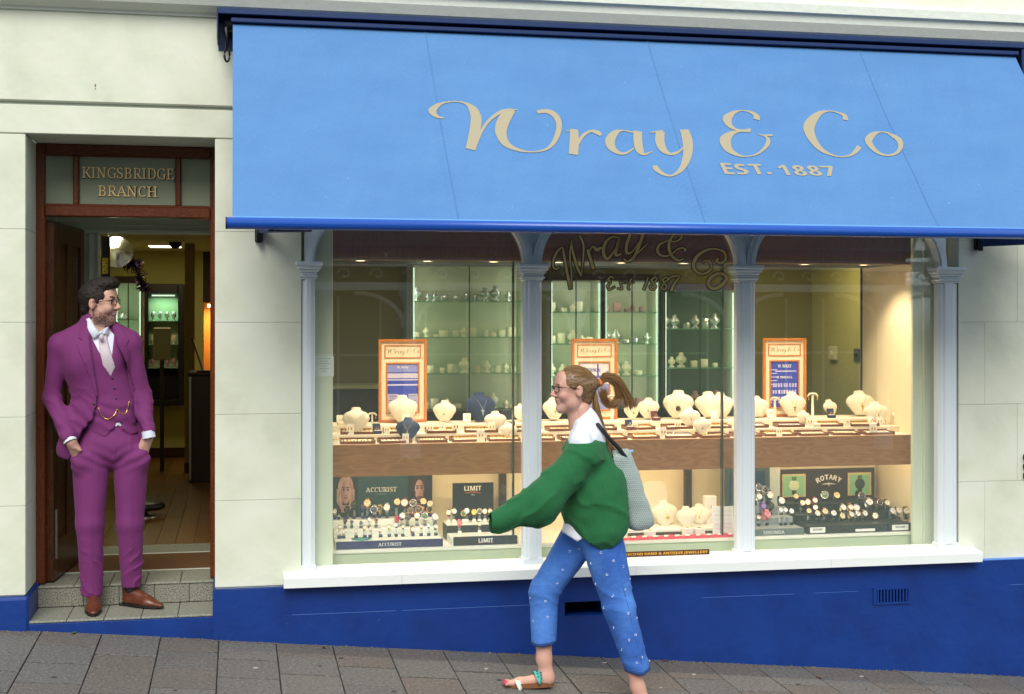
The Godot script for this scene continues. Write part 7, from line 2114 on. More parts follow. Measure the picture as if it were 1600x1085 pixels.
	put(po, "belt_buckle", bmesh(Vector3(-0.012, -0.006, 0), Vector3(0.012, 0.006, 0.006), 0.002), mats["gold"], Vector3(Vector2(-0.6482, 1.1677).x, Vector2(-0.6482, 1.1677).y, P.front(Vector2(-0.6482, 1.1677).x, Vector2(-0.6482, 1.1677).y)) + o)
	# body: neck, arms, hands and legs under the cloth as one skin, head joined to it
	var B := Field.new(Vector3(-1.0962, 0.0916, -0.440), Vector3(-0.4060, 1.7881, 0.020), 0.012)
	B.cone(Vector3(-0.7648, 1.7536, -0.245), Vector3(-0.7599, 1.6395, -0.265), 0.050, 0.052, 0.03).cone(Vector3(-0.7603, 1.5753, -0.270), Vector3(-0.6912, 1.0752, -0.265), 0.085, 0.09, 0.03, 0.75)
	B.cone(Vector3(-0.9354, 1.5942, -0.250), Vector3(-1.0069, 1.3207, -0.280), 0.042, 0.036, 0.03).cone(Vector3(-1.0069, 1.3207, -0.280), Vector3(-0.8872, 1.0908, -0.125), 0.036, 0.027, 0.02)
	B.cone(Vector3(-0.5936, 1.5928, -0.250), Vector3(-0.5132, 1.3218, -0.290), 0.042, 0.036, 0.03).cone(Vector3(-0.5132, 1.3218, -0.290), Vector3(-0.4786, 1.1144, -0.180), 0.034, 0.026, 0.02)
	for s in [[Vector3(-0.8872, 1.0908, -0.125), Vector3(-0.8531, 1.0081, -0.180), Vector3(-0.8766, 1.0632, -0.120), Vector3(-0.8381, 1.0401, -0.135)], [Vector3(-0.4786, 1.1144, -0.180), Vector3(-0.5153, 1.0195, -0.215), Vector3(-0.4924, 1.0791, -0.180), Vector3(-0.5274, 1.0363, -0.190)]]:
		B.cone(s[0], s[1], 0.030, 0.036, 0.015, 0.7)
		B.cone(s[2], s[3], 0.013, 0.011, 0.008)
		for k in 4: B.cone(s[1] + Vector3(-0.024 + 0.016 * k, 0, 0), s[1] + Vector3(-0.022 + 0.015 * k, -0.065 - 0.008 * (1 - absf(k - 1.5)), -0.012), 0.0095, 0.008, 0.006)
	B.cone(Vector3(-0.7926, 0.9859, -0.250), Vector3(-0.7877, 0.2459, -0.235), 0.07, 0.04, 0.02).cone(Vector3(-0.5805, 0.9807, -0.260), Vector3(-0.5793, 0.2521, -0.290), 0.07, 0.04, 0.02)
	var skin := Color(0.62, 0.36, 0.28)
	var H := head_field(false)
	var hx := Transform3D(Basis(Vector3.UP, deg_to_rad(70)) * Basis(Vector3.BACK, 0.05) * Basis.from_scale(Vector3.ONE * 0.985), Vector3(-0.7399, 1.8423, -0.235) + o)
	var bn := noise(8, 90.0, 2)
	var face := func(p: Vector3) -> Color:
		var c := skin
		var n := bn.get_noise_3dv(p)
		c = c * (1.0 + 0.10 * n)
		var ax := absf(p.x)
		var lips: bool = ax < 0.024 - absf(p.y + 0.0545) * 0.7 and absf(p.y + 0.0545) < 0.014 and p.z > 0.072
		var jaw := -0.048 + clampf((0.040 - p.z) * 0.55, 0.0, 0.055)
		var beard := smoothstep(jaw + 0.012, jaw - 0.010, p.y + n * 0.008) * smoothstep(-0.030, -0.015, p.z)
		if ax < 0.028 and p.z > 0.06 and p.y < -0.037: beard = maxf(beard, 0.8)
		if p.y < -0.118 + p.z * 0.1: beard *= 0.0 if p.y < -0.128 else 0.4
		if p.z < 0.012 and p.z > -0.012 and ax > 0.055 and p.y > -0.06 and p.y < 0.05: beard = maxf(beard, 0.85)
		if not lips: c = c.lerp(Color(0.060, 0.032, 0.022), clampf(beard * (0.66 + 0.7 * n), 0.0, 0.85))
		else: c = Color(0.50, 0.20, 0.19)
		if lips and absf(p.y + 0.0545) < 0.0035 and ax < 0.019: c = Color(0.75, 0.70, 0.66)
		var bl := (p.y - (0.034 - ax * 0.02 + 0.006 * smoothstep(0.02, 0.035, ax)))
		if absf(bl) < 0.0048 and ax > 0.012 and ax < 0.050 and p.z > 0.05: c = Color(0.04, 0.022, 0.016)
		var e := Vector2(ax - 0.031, p.y - 0.010).length()
		if p.z > 0.070 and absf(p.y - 0.010) < 0.0052 and absf(ax - 0.031) < 0.0115:
			c = Color(0.62, 0.58, 0.55)
			if e < 0.0055: c = Color(0.05, 0.035, 0.02)
		elif p.z > 0.066 and absf(p.y - 0.0165) < 0.0028 and absf(ax - 0.031) < 0.014: c = Color(0.06, 0.03, 0.025)
		if ax > 0.070: c = c.lerp(Color(0.62, 0.28, 0.22), 0.4)
		return c
	var body := join([B.mesh(xf, func(p: Vector3) -> Color: return Color(0.03, 0.018, 0.03) if p.y < 0.40 else skin), H.mesh(hx, face)])
	var sm := vcol("skin", 0.5)
	sm.subsurf_scatter_enabled = true
	sm.subsurf_scatter_strength = 0.08
	put(t, "body", body, sm)
	# hair
	var R := Field.new(Vector3(-0.12, -0.10, -0.14), Vector3(0.12, 0.175, 0.14), 0.0036)
	R.ell(Vector3(0, 0.044, -0.022), Vector3(0.083, 0.093, 0.104), 0.01)
	R.ell(Vector3(0, 0.112, 0.030), Vector3(0.066, 0.038, 0.066), 0.03)
	R.ell(Vector3(0.0, 0.116, 0.070), Vector3(0.052, 0.026, 0.034), 0.03)
	R.ell(Vector3(0, -0.02, -0.075), Vector3(0.056, 0.055, 0.040), 0.02)
	R.carve(Vector3(0, 0.010, 0.100), Vector3(0.095, 0.080, 0.070), 0.008)
	R.carve(Vector3(0, -0.055, 0.030), Vector3(0.12, 0.068, 0.085), 0.006)
	for s in [-1.0, 1.0]: R.carve(Vector3(s * 0.09, 0.0, -0.012), Vector3(0.030, 0.036, 0.024), 0.004)
	R.carve(Vector3(0, -0.115, -0.05), Vector3(0.12, 0.055, 0.12), 0.01)
	var hn := noise(17, 1.0, 2)
	R.warp(func(p: Vector3) -> float: return 0.0032 * hn.get_noise_3d(p.x * 210.0, p.y * 60.0, p.z * 45.0) + 0.004 * hn.get_noise_3d(p.x * 50.0, p.y * 22.0, p.z * 22.0))
	var hairm := vcol("dark_hair", 0.72)
	put(t, "hair", R.mesh(hx, func(p: Vector3) -> Color: return Color(0.012, 0.008, 0.006) * (1.0 + 0.6 * hn.get_noise_3d(p.x * 300.0, p.y * 60.0, p.z * 60.0))), hairm)
	# spectacles
	glasses(t, hx)
	# cuffs
	var cf := MB.new().smooth(true)
	cf.tube([Vector3(-0.9090, 1.1318, -0.140) + o, Vector3(-0.8869, 1.0876, -0.122) + o], [0.038, 0.037], 14, false)
	put(t, "cuff", cf.done(), shirt)
	put(t, "cuff", MB.new().smooth(true).tube([Vector3(-0.4815, 1.1366, -0.170) + o, Vector3(-0.4743, 1.0978, -0.165) + o], [0.037, 0.036], 14, false).done(), shirt)
	# shoes
	var tan := M("brown_leather", hexc("5e2f1b"), 0.28)
	tan.clearcoat_enabled = true
	tan.clearcoat = 0.4
	var sole := M("sole", hexc("1c1410"), 0.6)
	for s in [[Vector3(-0.783, 0.146, -0.262), deg_to_rad(6)], [Vector3(-0.585, 0.146, -0.305), deg_to_rad(52)]]:
		var SH := Field.new(Vector3(-0.06, -0.01, -0.07), Vector3(0.06, 0.14, 0.25), 0.0055)
		SH.cone(Vector3(0, 0.036, -0.015), Vector3(0, 0.030, 0.13), 0.034, 0.040, 0.02, 0.8, Vector3.UP)
		SH.cone(Vector3(0, 0.030, 0.13), Vector3(0.0, 0.020, 0.215), 0.040, 0.020, 0.02, 0.75, Vector3.UP)
		SH.cone(Vector3(0, 0.05, -0.005), Vector3(0, 0.105, -0.012), 0.036, 0.040, 0.02)
		SH.cone(Vector3(0, 0.075, 0.03), Vector3(0, 0.045, 0.115), 0.032, 0.026, 0.02)
		SH.poly(PackedVector2Array([Vector2(-0.1, 0.016), Vector2(0.1, 0.016), Vector2(0.1, 0.2), Vector2(-0.1, 0.2)]), -9.0)
		var sx := Transform3D(Basis(Vector3.UP, s[1]), s[0] + o)
		var sh := put(t, "shoe", SH.mesh(sx), tan)
		var pl := PackedVector2Array()
		for k in 28:
			var u := TAU * k / 28.0
			var zz := 0.088 - cos(u) * 0.148
			var ww := 0.036 + 0.010 * sin(clampf((zz + 0.05) / 0.25, 0, 1) * PI * 0.8)
			if zz > 0.15: ww *= 1.0 - 0.15 * (zz - 0.15) / 0.09
			pl.append(Vector2(sin(u) * ww, -zz))
		var so := MB.new()
		so.xf = sx * Transform3D(Basis(Vector3.RIGHT, -PI / 2), Vector3(0, 0, 0))
		so.prism(pl, 0.008, 0.018)
		so.xf = sx
		so.box(Vector3(-0.033, 0.0, -0.058), Vector3(0.033, 0.012, 0.015), 0.003).box(Vector3(-0.03, 0.0, 0.09), Vector3(0.03, 0.010, 0.20), 0.003)
		put(sh, "sole", so.done(), sole)
		var lc := MB.new().smooth(true)
		for k in 5:
			var zz := 0.045 + k * 0.014
			lc.tube([sx * Vector3(-0.018, 0.097 - k * 0.009, zz), sx * Vector3(0, 0.106 - k * 0.0095, zz + 0.004), sx * Vector3(0.018, 0.097 - k * 0.009, zz)], 0.0022, 5)
		put(sh, "laces", lc.done(), sole)

func step_z(z: float, at: float) -> float:
	return 1.0 if z > at else 0.0

func torso(F: Field, by: float):
	F.cone(Vector3(-0.7726, 1.5330, -0.255), Vector3(-0.6978, 1.2540, -0.262), 0.172 + by, 0.158 + by, 0.04, 0.70)
	F.cone(Vector3(-0.6978, 1.2540, -0.262), Vector3(-0.6843, 1.0751, -0.265), 0.158 + by, 0.172 + by, 0.04, 0.72)
	F.cone(Vector3(-0.9496, 1.6119, -0.255), Vector3(-0.5876, 1.6248, -0.262), 0.060 + by, 0.058 + by, 0.06)
	F.cone(Vector3(-0.8958, 1.6400, -0.260), Vector3(-0.8006, 1.7109, -0.262), 0.052 + by, 0.050 + by, 0.04)
	F.cone(Vector3(-0.6292, 1.6463, -0.265), Vector3(-0.7184, 1.7108, -0.262), 0.052 + by, 0.050 + by, 0.04)
	F.cone(Vector3(-0.7662, 1.7358, -0.260), Vector3(-0.7664, 1.6467, -0.262), 0.070 + by, 0.085 + by, 0.03)
	F.ell(Vector3(-0.8282, 1.5242, -0.200), Vector3(0.08 + by, 0.085 + by, 0.065 + by), 0.05)
	F.ell(Vector3(-0.6860, 1.5339, -0.205), Vector3(0.08 + by, 0.085 + by, 0.065 + by), 0.05)

func glasses(t: Node3D, hx: Transform3D):
	var g := MB.new().smooth(true)
	for s in [-1.0, 1.0]:
		var rim := []
		for k in 17:
			var a := TAU * k / 16.0
			rim.append(hx * Vector3(s * (0.032 + 0.024 * cos(a) * (1.0 - 0.12 * sin(a))), 0.010 + 0.0165 * sin(a), 0.099 - 0.010 * absf(cos(a) * 0.5 + 0.5)))
		g.tube(rim, 0.0021, 5, false)
		g.tube([hx * Vector3(s * 0.055, 0.019, 0.092), hx * Vector3(s * 0.075, 0.019, 0.070), hx * Vector3(s * 0.081, 0.016, 0.0), hx * Vector3(s * 0.080, 0.004, -0.026)], 0.0023, 5)
	g.tube([hx * Vector3(-0.009, 0.014, 0.101), hx * Vector3(0, 0.017, 0.105), hx * Vector3(0.009, 0.014, 0.101)], 0.002, 5)
	put(t, "spectacles", g.done(), mats["black_metal"])
func build_woman():
	var t := thing("person", "woman in a green sweater and jeans walking past the shop, hair in a ponytail", "person", Vector3(1.65, -0.16, 0.77))
	var o := -t.position
	var xf := Transform3D(Basis(), o)
	var fold := noise(191, 1.0, 2)
	var knit := Image.create(64, 64, false, Image.FORMAT_L8)
	for y in 64:
		for x in 64: knit.set_pixel(x, y, Color.WHITE * (0.5 + 0.3 * sin(x * TAU / 4.0 + (0.9 if (y / 2) % 2 == 0 else -0.9)) + 0.12 * sin(y * TAU / 4.0)))
	var green := M("green_knit", hexc("1c6a3c"), 0.92, 0.0, tint(grey(128, 52, 0.12, 3), [[0.0, hexc("cfcfcf")], [0.5, hexc("efefef")], [1.0, hexc("ffffff")]]), bump(knit, 2.0), 7.0, 0.5)
	green.rim_enabled = true
	green.rim = 0.4
	# sweater
	var G := Field.new(Vector3(1.2405, 0.5064, 0.560), Vector3(1.9625, 1.3086, 1.130), 0.0095)
	G.cone(Vector3(1.7780, 1.0497, 0.780), Vector3(1.8260, 0.8560, 0.780), 0.125, 0.165, 0.05, 1.0)
	G.cone(Vector3(1.8260, 0.8560, 0.780), Vector3(1.8534, 0.6292, 0.780), 0.168, 0.150, 0.05)
	G.ell(Vector3(1.8439, 0.6709, 0.790), Vector3(0.145, 0.105, 0.185), 0.05)
	G.ell(Vector3(1.7630, 0.7587, 0.785), Vector3(0.11, 0.10, 0.155), 0.05)
	G.ell(Vector3(1.8879, 0.7546, 0.780), Vector3(0.135, 0.13, 0.17), 0.06)
	G.cone(Vector3(1.8351, 1.1130, 0.680), Vector3(1.7386, 1.0831, 0.880), 0.075, 0.080, 0.05)
	# near sleeve, swung forward and hanging over the hand
	G.cone(Vector3(1.7200, 1.0527, 0.900), Vector3(1.5073, 0.8470, 0.955), 0.085, 0.092, 0.05).cone(Vector3(1.5073, 0.8470, 0.955), Vector3(1.2831, 0.7439, 0.930), 0.090, 0.060, 0.04)
	G.ell(Vector3(1.4887, 0.7890, 0.950), Vector3(0.10, 0.072, 0.07), 0.05, Basis(Vector3.BACK, 0.45))
	# far sleeve trailing behind the body
	G.cone(Vector3(1.8579, 1.0602, 0.660), Vector3(1.9621, 0.8133, 0.600), 0.07, 0.065, 0.04).cone(Vector3(1.9621, 0.8133, 0.600), Vector3(1.9091, 0.6269, 0.600), 0.06, 0.05, 0.03)
	G.poly(PackedVector2Array([Vector2(1.4931, 1.4295), Vector2(1.5996, 1.1363), Vector2(1.6530, 1.1353), Vector2(1.7200, 1.1276), Vector2(1.7806, 1.1364), Vector2(1.8211, 1.1781), Vector2(1.8346, 1.2237), Vector2(1.8481, 1.2954), Vector2(1.8481, 1.4589)]), -9.0, true)
	G.poly(PackedVector2Array([Vector2(1.1973, 0.7806), Vector2(1.2071, 0.7514), Vector2(1.2430, 0.6668), Vector2(1.3610, 0.6373), Vector2(1.5862, 0.6885), Vector2(1.6664, 0.6926), Vector2(1.7200, 0.6519), Vector2(1.8211, 0.5834), Vector2(1.9023, 0.6069), Vector2(1.9499, 0.6513), Vector2(2.0147, 0.7347), Vector2(1.9976, 1.2935), Vector2(1.1647, 1.3042)]), -9.0)
	G.warp(func(p: Vector3) -> float:
		var w := 0.0
		w += 0.006 * fold.get_noise_3d(p.x * 5.0 - p.y * 3.0, p.y * 5.0 + p.x * 3.0, p.z * 4.0)
		var n := fold.get_noise_3dv(p * 4.0)
		# long creases running down the sleeve, and drapes falling from the armpit to the hem
		if p.x < 1.66: w -= smoothstep(1.66, 1.52, p.x) * 0.011 * (pow(1.0 - absf(sin((p.y + (p.x - 1.4) * -0.42) * 24.0 + n * 2.6)), 2.5) - 0.25)
		if p.x > 1.58: w -= smoothstep(1.58, 1.70, p.x) * 0.011 * (pow(1.0 - absf(sin((p.x * 0.62 + p.y * 0.85) * 19.0 + n * 2.4)), 2.5) - 0.25)
		return w)
	var go := put(t, "sweater", G.mesh(xf), green)
	# ribbed cuff and hem edges
	# white T-shirt: shoulders above the wide neckline and a tail below the hem
	var wt := M("tee_white", hexc("dfe4f2"), 0.8)
	var T := Field.new(Vector3(1.6289, 1.0081, 0.600), Vector3(1.8618, 1.3286, 1.020), 0.007)
	T.cone(Vector3(1.7814, 1.1957, 0.780), Vector3(1.7711, 1.0698, 0.780), 0.070, 0.108, 0.05)
	T.cone(Vector3(1.8386, 1.1332, 0.680), Vector3(1.7272, 1.1197, 0.885), 0.062, 0.066, 0.06)
	T.cone(Vector3(1.8437, 1.2535, 0.765), Vector3(1.8260, 1.1684, 0.780), 0.030, 0.06, 0.04)
	T.cone(Vector3(1.7669, 1.2483, 0.770), Vector3(1.7793, 1.2086, 0.775), 0.062, 0.070, 0.02)
	T.warp(func(p: Vector3) -> float: return 0.012 * fold.get_noise_3d(p.x * 9.0 + p.y * 6.0, p.y * 5.0 - p.x * 5.0, p.z * 6.0))
	T.poly(PackedVector2Array([Vector2(1.6263, 1.2268), Vector2(1.7066, 1.2256), Vector2(1.7671, 1.2769), Vector2(1.8008, 1.3026), Vector2(1.8278, 1.2695), Vector2(1.9023, 1.0982), Vector2(1.8617, 1.0008), Vector2(1.5596, 1.0072)]), -9.0)
	put(t, "tee_shirt", T.mesh(xf), wt)
	var T2 := Field.new(Vector3(1.6173, 0.5037, 0.620), Vector3(1.9541, 0.7816, 0.990), 0.008)
	T2.cone(Vector3(1.7835, 0.7084, 0.785), Vector3(1.7698, 0.6326, 0.785), 0.122, 0.122, 0.03)
	T2.poly(PackedVector2Array([Vector2(1.5862, 0.7405), Vector2(1.5996, 0.6881), Vector2(1.6530, 0.6540), Vector2(1.7066, 0.6197), Vector2(1.7469, 0.6511), Vector2(1.9805, 0.6700), Vector2(1.9805, 0.7685)]), -9.0)
	put(t, "tee_shirt_tail", T2.mesh(xf), wt)
	# jeans
	var dn := Image.create(128, 128, false, Image.FORMAT_L8)
	var nn := noise(53, 0.4, 2)
	for y in 128:
		for x in 128: dn.set_pixel(x, y, Color.WHITE * (0.55 + 0.2 * sin((x + y) * TAU / 4.0) + 0.35 * nn.get_noise_2d(x * 0.5, y * 2.0)))
	var den := M("denim", hexc("5f9ae8"), 0.85, 0.0, tint(dn, [[0.0, hexc("a8b4c8")], [0.6, hexc("eef2f8")], [1.0, hexc("ffffff")]]), bump(dn, 1.0), 5.0, 0.3)
	den.vertex_color_use_as_albedo = true
	var D := Field.new(Vector3(1.4711, -0.1628, 0.560), Vector3(2.1199, 0.7524, 1.000), 0.0085)
	D.ell(Vector3(1.8246, 0.6508, 0.785), Vector3(0.138, 0.10, 0.14), 0.03)
	D.cone(Vector3(1.7503, 0.5965, 0.700), Vector3(1.5795, 0.3282, 0.665), 0.100, 0.076, 0.03).cone(Vector3(1.5795, 0.3282, 0.665), Vector3(1.5738, 0.0158, 0.690), 0.076, 0.064, 0.03)
	D.cone(Vector3(1.8618, 0.5698, 0.825), Vector3(1.9307, 0.2700, 0.860), 0.110, 0.081, 0.03).cone(Vector3(1.9307, 0.2700, 0.860), Vector3(2.0309, -0.0663, 0.880), 0.080, 0.063, 0.03)
	D.warp(func(p: Vector3) -> float:
		var w := 0.003 * fold.get_noise_3d(p.x * 8.0, p.y * 6.0, p.z * 8.0)
		var kn := exp(-pow((p.y - 0.33) / 0.10, 2.0)) + 0.6 * exp(-pow((p.y - 0.66) / 0.07, 2.0))
		w -= kn * 0.006 * (pow(1.0 - absf(sin((p.y + (p.x - 1.6) * 0.35) * 42.0 + fold.get_noise_3dv(p * 5.0) * 2.5)), 3.0) - 0.2)
		w += 0.0022 * smoothstep(0.15, 0.0, p.y) * sin(p.y * 80.0 + fold.get_noise_3dv(p * 6.0) * 4.0)
		return w)
	D.poly(PackedVector2Array([Vector2(1.3610, 0.0890), Vector2(1.4567, 0.0780), Vector2(1.5263, 0.0584), Vector2(1.6062, 0.0708), Vector2(1.7941, 0.0618), Vector2(1.9465, -0.0438), Vector2(1.9635, -0.0578), Vector2(2.0317, -0.0646), Vector2(2.0934, -0.0315), Vector2(2.2035, -0.0304), Vector2(2.2035, 0.7623), Vector2(1.3610, 0.7857)]), -9.0)
	# worn pale patches of the dye
	var wear := func(p: Vector3) -> Color:
		var n := fold.get_noise_3d(p.x * 4.0, p.y * 2.0, p.z * 4.0) + 0.3 * fold.get_noise_3d(p.x * 22.0, p.y * 60.0, p.z * 22.0)
		return Color(0.30, 0.42, 0.62).lerp(Color(0.92, 0.94, 0.98), clampf(0.40 + n * 0.75, 0.0, 1.0))
	var jo := put(t, "jeans", D.mesh(xf, wear), den)
	# frayed darker hems
	var hm := M("denim_hem", hexc("1f3f78"), 0.9)
	for k in 2:
		var E := Field.new(Vector3(1.4711, -0.1628, 0.560), Vector3(2.1199, 0.1122, 1.000), 0.006)
		if k == 0: E.cone(Vector3(1.5760, 0.3283, 0.665), Vector3(1.5738, 0.0158, 0.690), 0.0775, 0.0655, 0.03)
		else: E.cone(Vector3(1.9307, 0.2700, 0.860), Vector3(2.0309, -0.0663, 0.880), 0.0815, 0.0645, 0.03)
		E.poly(PackedVector2Array([Vector2(1.4336, 0.0952), Vector2(1.5263, 0.0746), Vector2(1.6263, 0.0861), Vector2(1.6263, 0.0666), Vector2(1.5263, 0.0552), Vector2(1.4336, 0.0759)]) if k == 0 else PackedVector2Array([Vector2(1.9295, -0.0299), Vector2(2.0317, -0.0482), Vector2(2.1140, -0.0128), Vector2(2.1140, -0.0326), Vector2(2.0317, -0.0679), Vector2(1.9295, -0.0495)]), -9.0)
		put(jo, "hem", E.mesh(xf), hm)
	# seam down the near leg
	var sp := []
	for k in 17:
		var y := lerpf(858.0, 1040.0, k / 16.0)
		var c: Vector3 = Vector3(1.8965, 0.5348, 0.860).lerp(Vector3(2.0412, -0.0471, 0.880), k / 16.0)
		sp.append(Vector3(c.x, c.y, D.front(c.x, c.y) + 0.0005) + o)
	put(jo, "seam", MB.new().smooth(true).tube(sp, 0.0016, 5).done(), M("denim_seam", hexc("2c58a0"), 0.9))
	# embroidered daisies, a few millimetres across
	var dz := MB.new().smooth(true)
	var rr := RandomNumberGenerator.new()
	rr.seed = 12
	for q in [Vector2(1.6898, 0.5552), Vector2(1.5962, 0.5259), Vector2(1.6563, 0.4587), Vector2(1.5330, 0.4211), Vector2(1.4567, 0.3788), Vector2(1.6296, 0.3882), Vector2(1.5031, 0.3024), Vector2(1.4600, 0.2557), Vector2(1.5795, 0.2117), Vector2(1.5130, 0.1854), Vector2(1.4733, 0.1354), Vector2(1.8177, 0.5672), Vector2(1.7335, 0.5732), Vector2(1.8820, 0.5257), Vector2(1.7806, 0.5064), Vector2(1.9363, 0.4911), Vector2(1.8481, 0.4550), Vector2(1.8076, 0.3976), Vector2(1.9431, 0.3761), Vector2(1.8786, 0.3458), Vector2(1.8447, 0.2785), Vector2(1.9567, 0.2574), Vector2(2.0112, 0.2223), Vector2(1.8921, 0.1783), Vector2(1.9976, 0.1440), Vector2(1.9635, 0.1193), Vector2(2.0591, 0.1051), Vector2(1.9329, 0.0650), Vector2(2.0317, 0.0274), Vector2(2.0044, 0.0025), Vector2(2.0797, -0.0012), Vector2(1.9465, 0.6448), Vector2(1.7100, 0.6392), Vector2(1.9771, 0.4240), Vector2(1.5696, 0.2932)]:
		var z := D.front(q.x, q.y)
		if z < 0.62: continue
		for k in 5:
			var a := TAU * k / 5.0 + rr.randf()
			dz.lathe([[0.0, 0.002], [0.0030, 0.0006], [0.0032, 0.0]], 5, Vector3(q.x + cos(a) * 0.005, q.y + sin(a) * 0.005, z + 0.001) + o)
	tag(put(jo, "daisies", dz.done(), M("daisy", hexc("e6ecf2"), 0.8)), "", "", "", "stuff")
	# body under the clothes with bare ankles and feet
	var skin := Color(0.60, 0.34, 0.27)
	var B := Field.new(Vector3(1.3262, -0.3410, 0.560), Vector3(2.0871, 1.3342, 1.050), 0.011)
	B.cone(Vector3(1.7532, 1.2884, 0.770), Vector3(1.7793, 1.1721, 0.775), 0.048, 0.056, 0.03).cone(Vector3(1.7848, 1.1226, 0.780), Vector3(1.8178, 0.6742, 0.785), 0.095, 0.09, 0.04)
	B.cone(Vector3(1.7268, 1.1014, 0.900), Vector3(1.5073, 0.8470, 0.955), 0.04, 0.035, 0.03).cone(Vector3(1.5073, 0.8470, 0.955), Vector3(1.3059, 0.7496, 0.930), 0.034, 0.026, 0.02)
	B.cone(Vector3(1.8579, 1.0771, 0.660), Vector3(1.9621, 0.8133, 0.600), 0.04, 0.034, 0.03).cone(Vector3(1.9621, 0.8133, 0.600), Vector3(1.9091, 0.6440, 0.600), 0.033, 0.026, 0.02)
	B.cone(Vector3(1.3059, 0.7496, 0.930), Vector3(1.2645, 0.7277, 0.925), 0.028, 0.026, 0.02)
	B.cone(Vector3(1.7503, 0.5965, 0.700), Vector3(1.5760, 0.3283, 0.665), 0.08, 0.055, 0.03).cone(Vector3(1.5760, 0.3283, 0.665), Vector3(1.5738, -0.0176, 0.690), 0.055, 0.040, 0.03)
	B.cone(Vector3(1.8618, 0.5565, 0.825), Vector3(1.9307, 0.2700, 0.860), 0.07, 0.055, 0.03).cone(Vector3(1.9307, 0.2700, 0.860), Vector3(2.0275, -0.1420, 0.880), 0.055, 0.036, 0.03)
	# front foot flat and toes up, rear foot on its toes
	B.cone(Vector3(1.5738, -0.0176, 0.690), Vector3(1.5887, -0.1160, 0.700), 0.039, 0.036, 0.02).cone(Vector3(1.5887, -0.1160, 0.700), Vector3(1.4410, -0.1303, 0.705), 0.034, 0.024, 0.03)
	B.cone(Vector3(1.4410, -0.1303, 0.705), Vector3(1.3892, -0.1330, 0.710), 0.026, 0.020, 0.02)
	for k in 5: B.cone(Vector3(1.4014, -0.1329, 0.700) + Vector3(0, 0, -0.032 + 0.016 * k), Vector3(1.3554, -0.1212, 0.710) + Vector3(0.004 * absf(k - 3.0), 0, -0.036 + 0.018 * k), 0.010, 0.0085 + 0.0006 * k, 0.006)
	B.cone(Vector3(2.0275, -0.1420, 0.880), Vector3(2.0450, -0.1962, 0.890), 0.038, 0.034, 0.02).cone(Vector3(2.0450, -0.1962, 0.890), Vector3(1.9494, -0.2567, 0.890), 0.032, 0.028, 0.02)
	var H := head_field(true)
	var hx := Transform3D(Basis(Vector3.UP, deg_to_rad(-83)) * Basis(Vector3.RIGHT, -0.02) * Basis.from_scale(Vector3.ONE * 0.985), Vector3(1.7031, 1.3849, 0.765) + o)
	var bn := noise(9, 80.0, 2)
	var face := func(p: Vector3) -> Color:
		var c := skin * (1.0 + 0.08 * bn.get_noise_3dv(p))
		var ax := absf(p.x)
		if ax < 0.022 - absf(p.y + 0.0545) * 0.7 and absf(p.y + 0.0545) < 0.014 and p.z > 0.072: c = Color(0.55, 0.20, 0.20)
		if absf(p.y - (0.034 - ax * 0.02)) < 0.003 and ax > 0.014 and ax < 0.048 and p.z > 0.05: c = Color(0.16, 0.09, 0.05)
		if p.z > 0.070 and absf(p.y - 0.010) < 0.0048 and absf(ax - 0.031) < 0.011:
			c = Color(0.6, 0.56, 0.53)
			if Vector2(ax - 0.031, p.y - 0.010).length() < 0.005: c = Color(0.06, 0.05, 0.05)
		if absf(ax - 0.045) < 0.025 and absf(p.y + 0.02) < 0.02 and p.z > 0.03: c = c.lerp(Color(0.66, 0.28, 0.24), 0.25)
		return c
	var nail := Color(0.62, 0.05, 0.10)
	var nx: float = Vector3(1.3675, -0.1245, 0.700).x
	put(t, "body", join([B.mesh(xf, func(p: Vector3) -> Color: return nail if (p.x < nx and p.y < 0.0 and p.y > Vector3(1.3675, -0.1245, 0.700).y + 0.001) else skin), H.mesh(hx, face)]), vcol("skin", 0.5))
	glasses(t, hx)
	# hair: a smooth cap drawn back to the tie
	var tie: Vector3 = hx.affine_inverse() * (Vector3(1.8479, 1.4239, 0.775) + o)
	var R := Field.new(Vector3(-0.12, -0.12, -0.19), Vector3(0.12, 0.16, 0.12), 0.0042)
	R.ell(Vector3(0, 0.044, -0.022), Vector3(0.084, 0.090, 0.103), 0.01)
	R.cone(Vector3(0, 0.03, -0.08), tie, 0.055, 0.018, 0.05)
	R.ell(Vector3(0, -0.03, -0.075), Vector3(0.052, 0.055, 0.045), 0.03)
	R.carve(Vector3(0, -0.005, 0.105), Vector3(0.095, 0.092, 0.068), 0.008)
	R.carve(Vector3(0, -0.06, 0.035), Vector3(0.12, 0.072, 0.075), 0.006)
	for s in [-1.0, 1.0]: R.carve(Vector3(s * 0.092, -0.004, -0.012), Vector3(0.030, 0.034, 0.022), 0.004)
	R.carve(Vector3(0, -0.125, -0.05), Vector3(0.12, 0.05, 0.12), 0.01)
	var hn := noise(18, 1.0, 2)
	R.warp(func(p: Vector3) -> float: return 0.0024 * hn.get_noise_3d(p.x * 55.0, p.y * 200.0 + p.z * 40.0, p.z * 18.0))
	var hm2 := vcol("brown_hair", 0.38)
	var hc := func(p: Vector3) -> Color:
		return Color(0.135, 0.075, 0.038).lerp(Color(0.30, 0.19, 0.10), clampf(0.35 + 1.3 * hn.get_noise_3d(p.x * 60.0, p.y * 230.0 + p.z * 50.0, p.z * 15.0), 0, 1))
	var cap := put(t, "hair", R.mesh(hx, hc), hm2)
	# loose strands laid over the cap and the swinging ponytail
	var st := MB.new().smooth(true)
	var tw := Vector3(1.8479, 1.4239, 0.775) + o
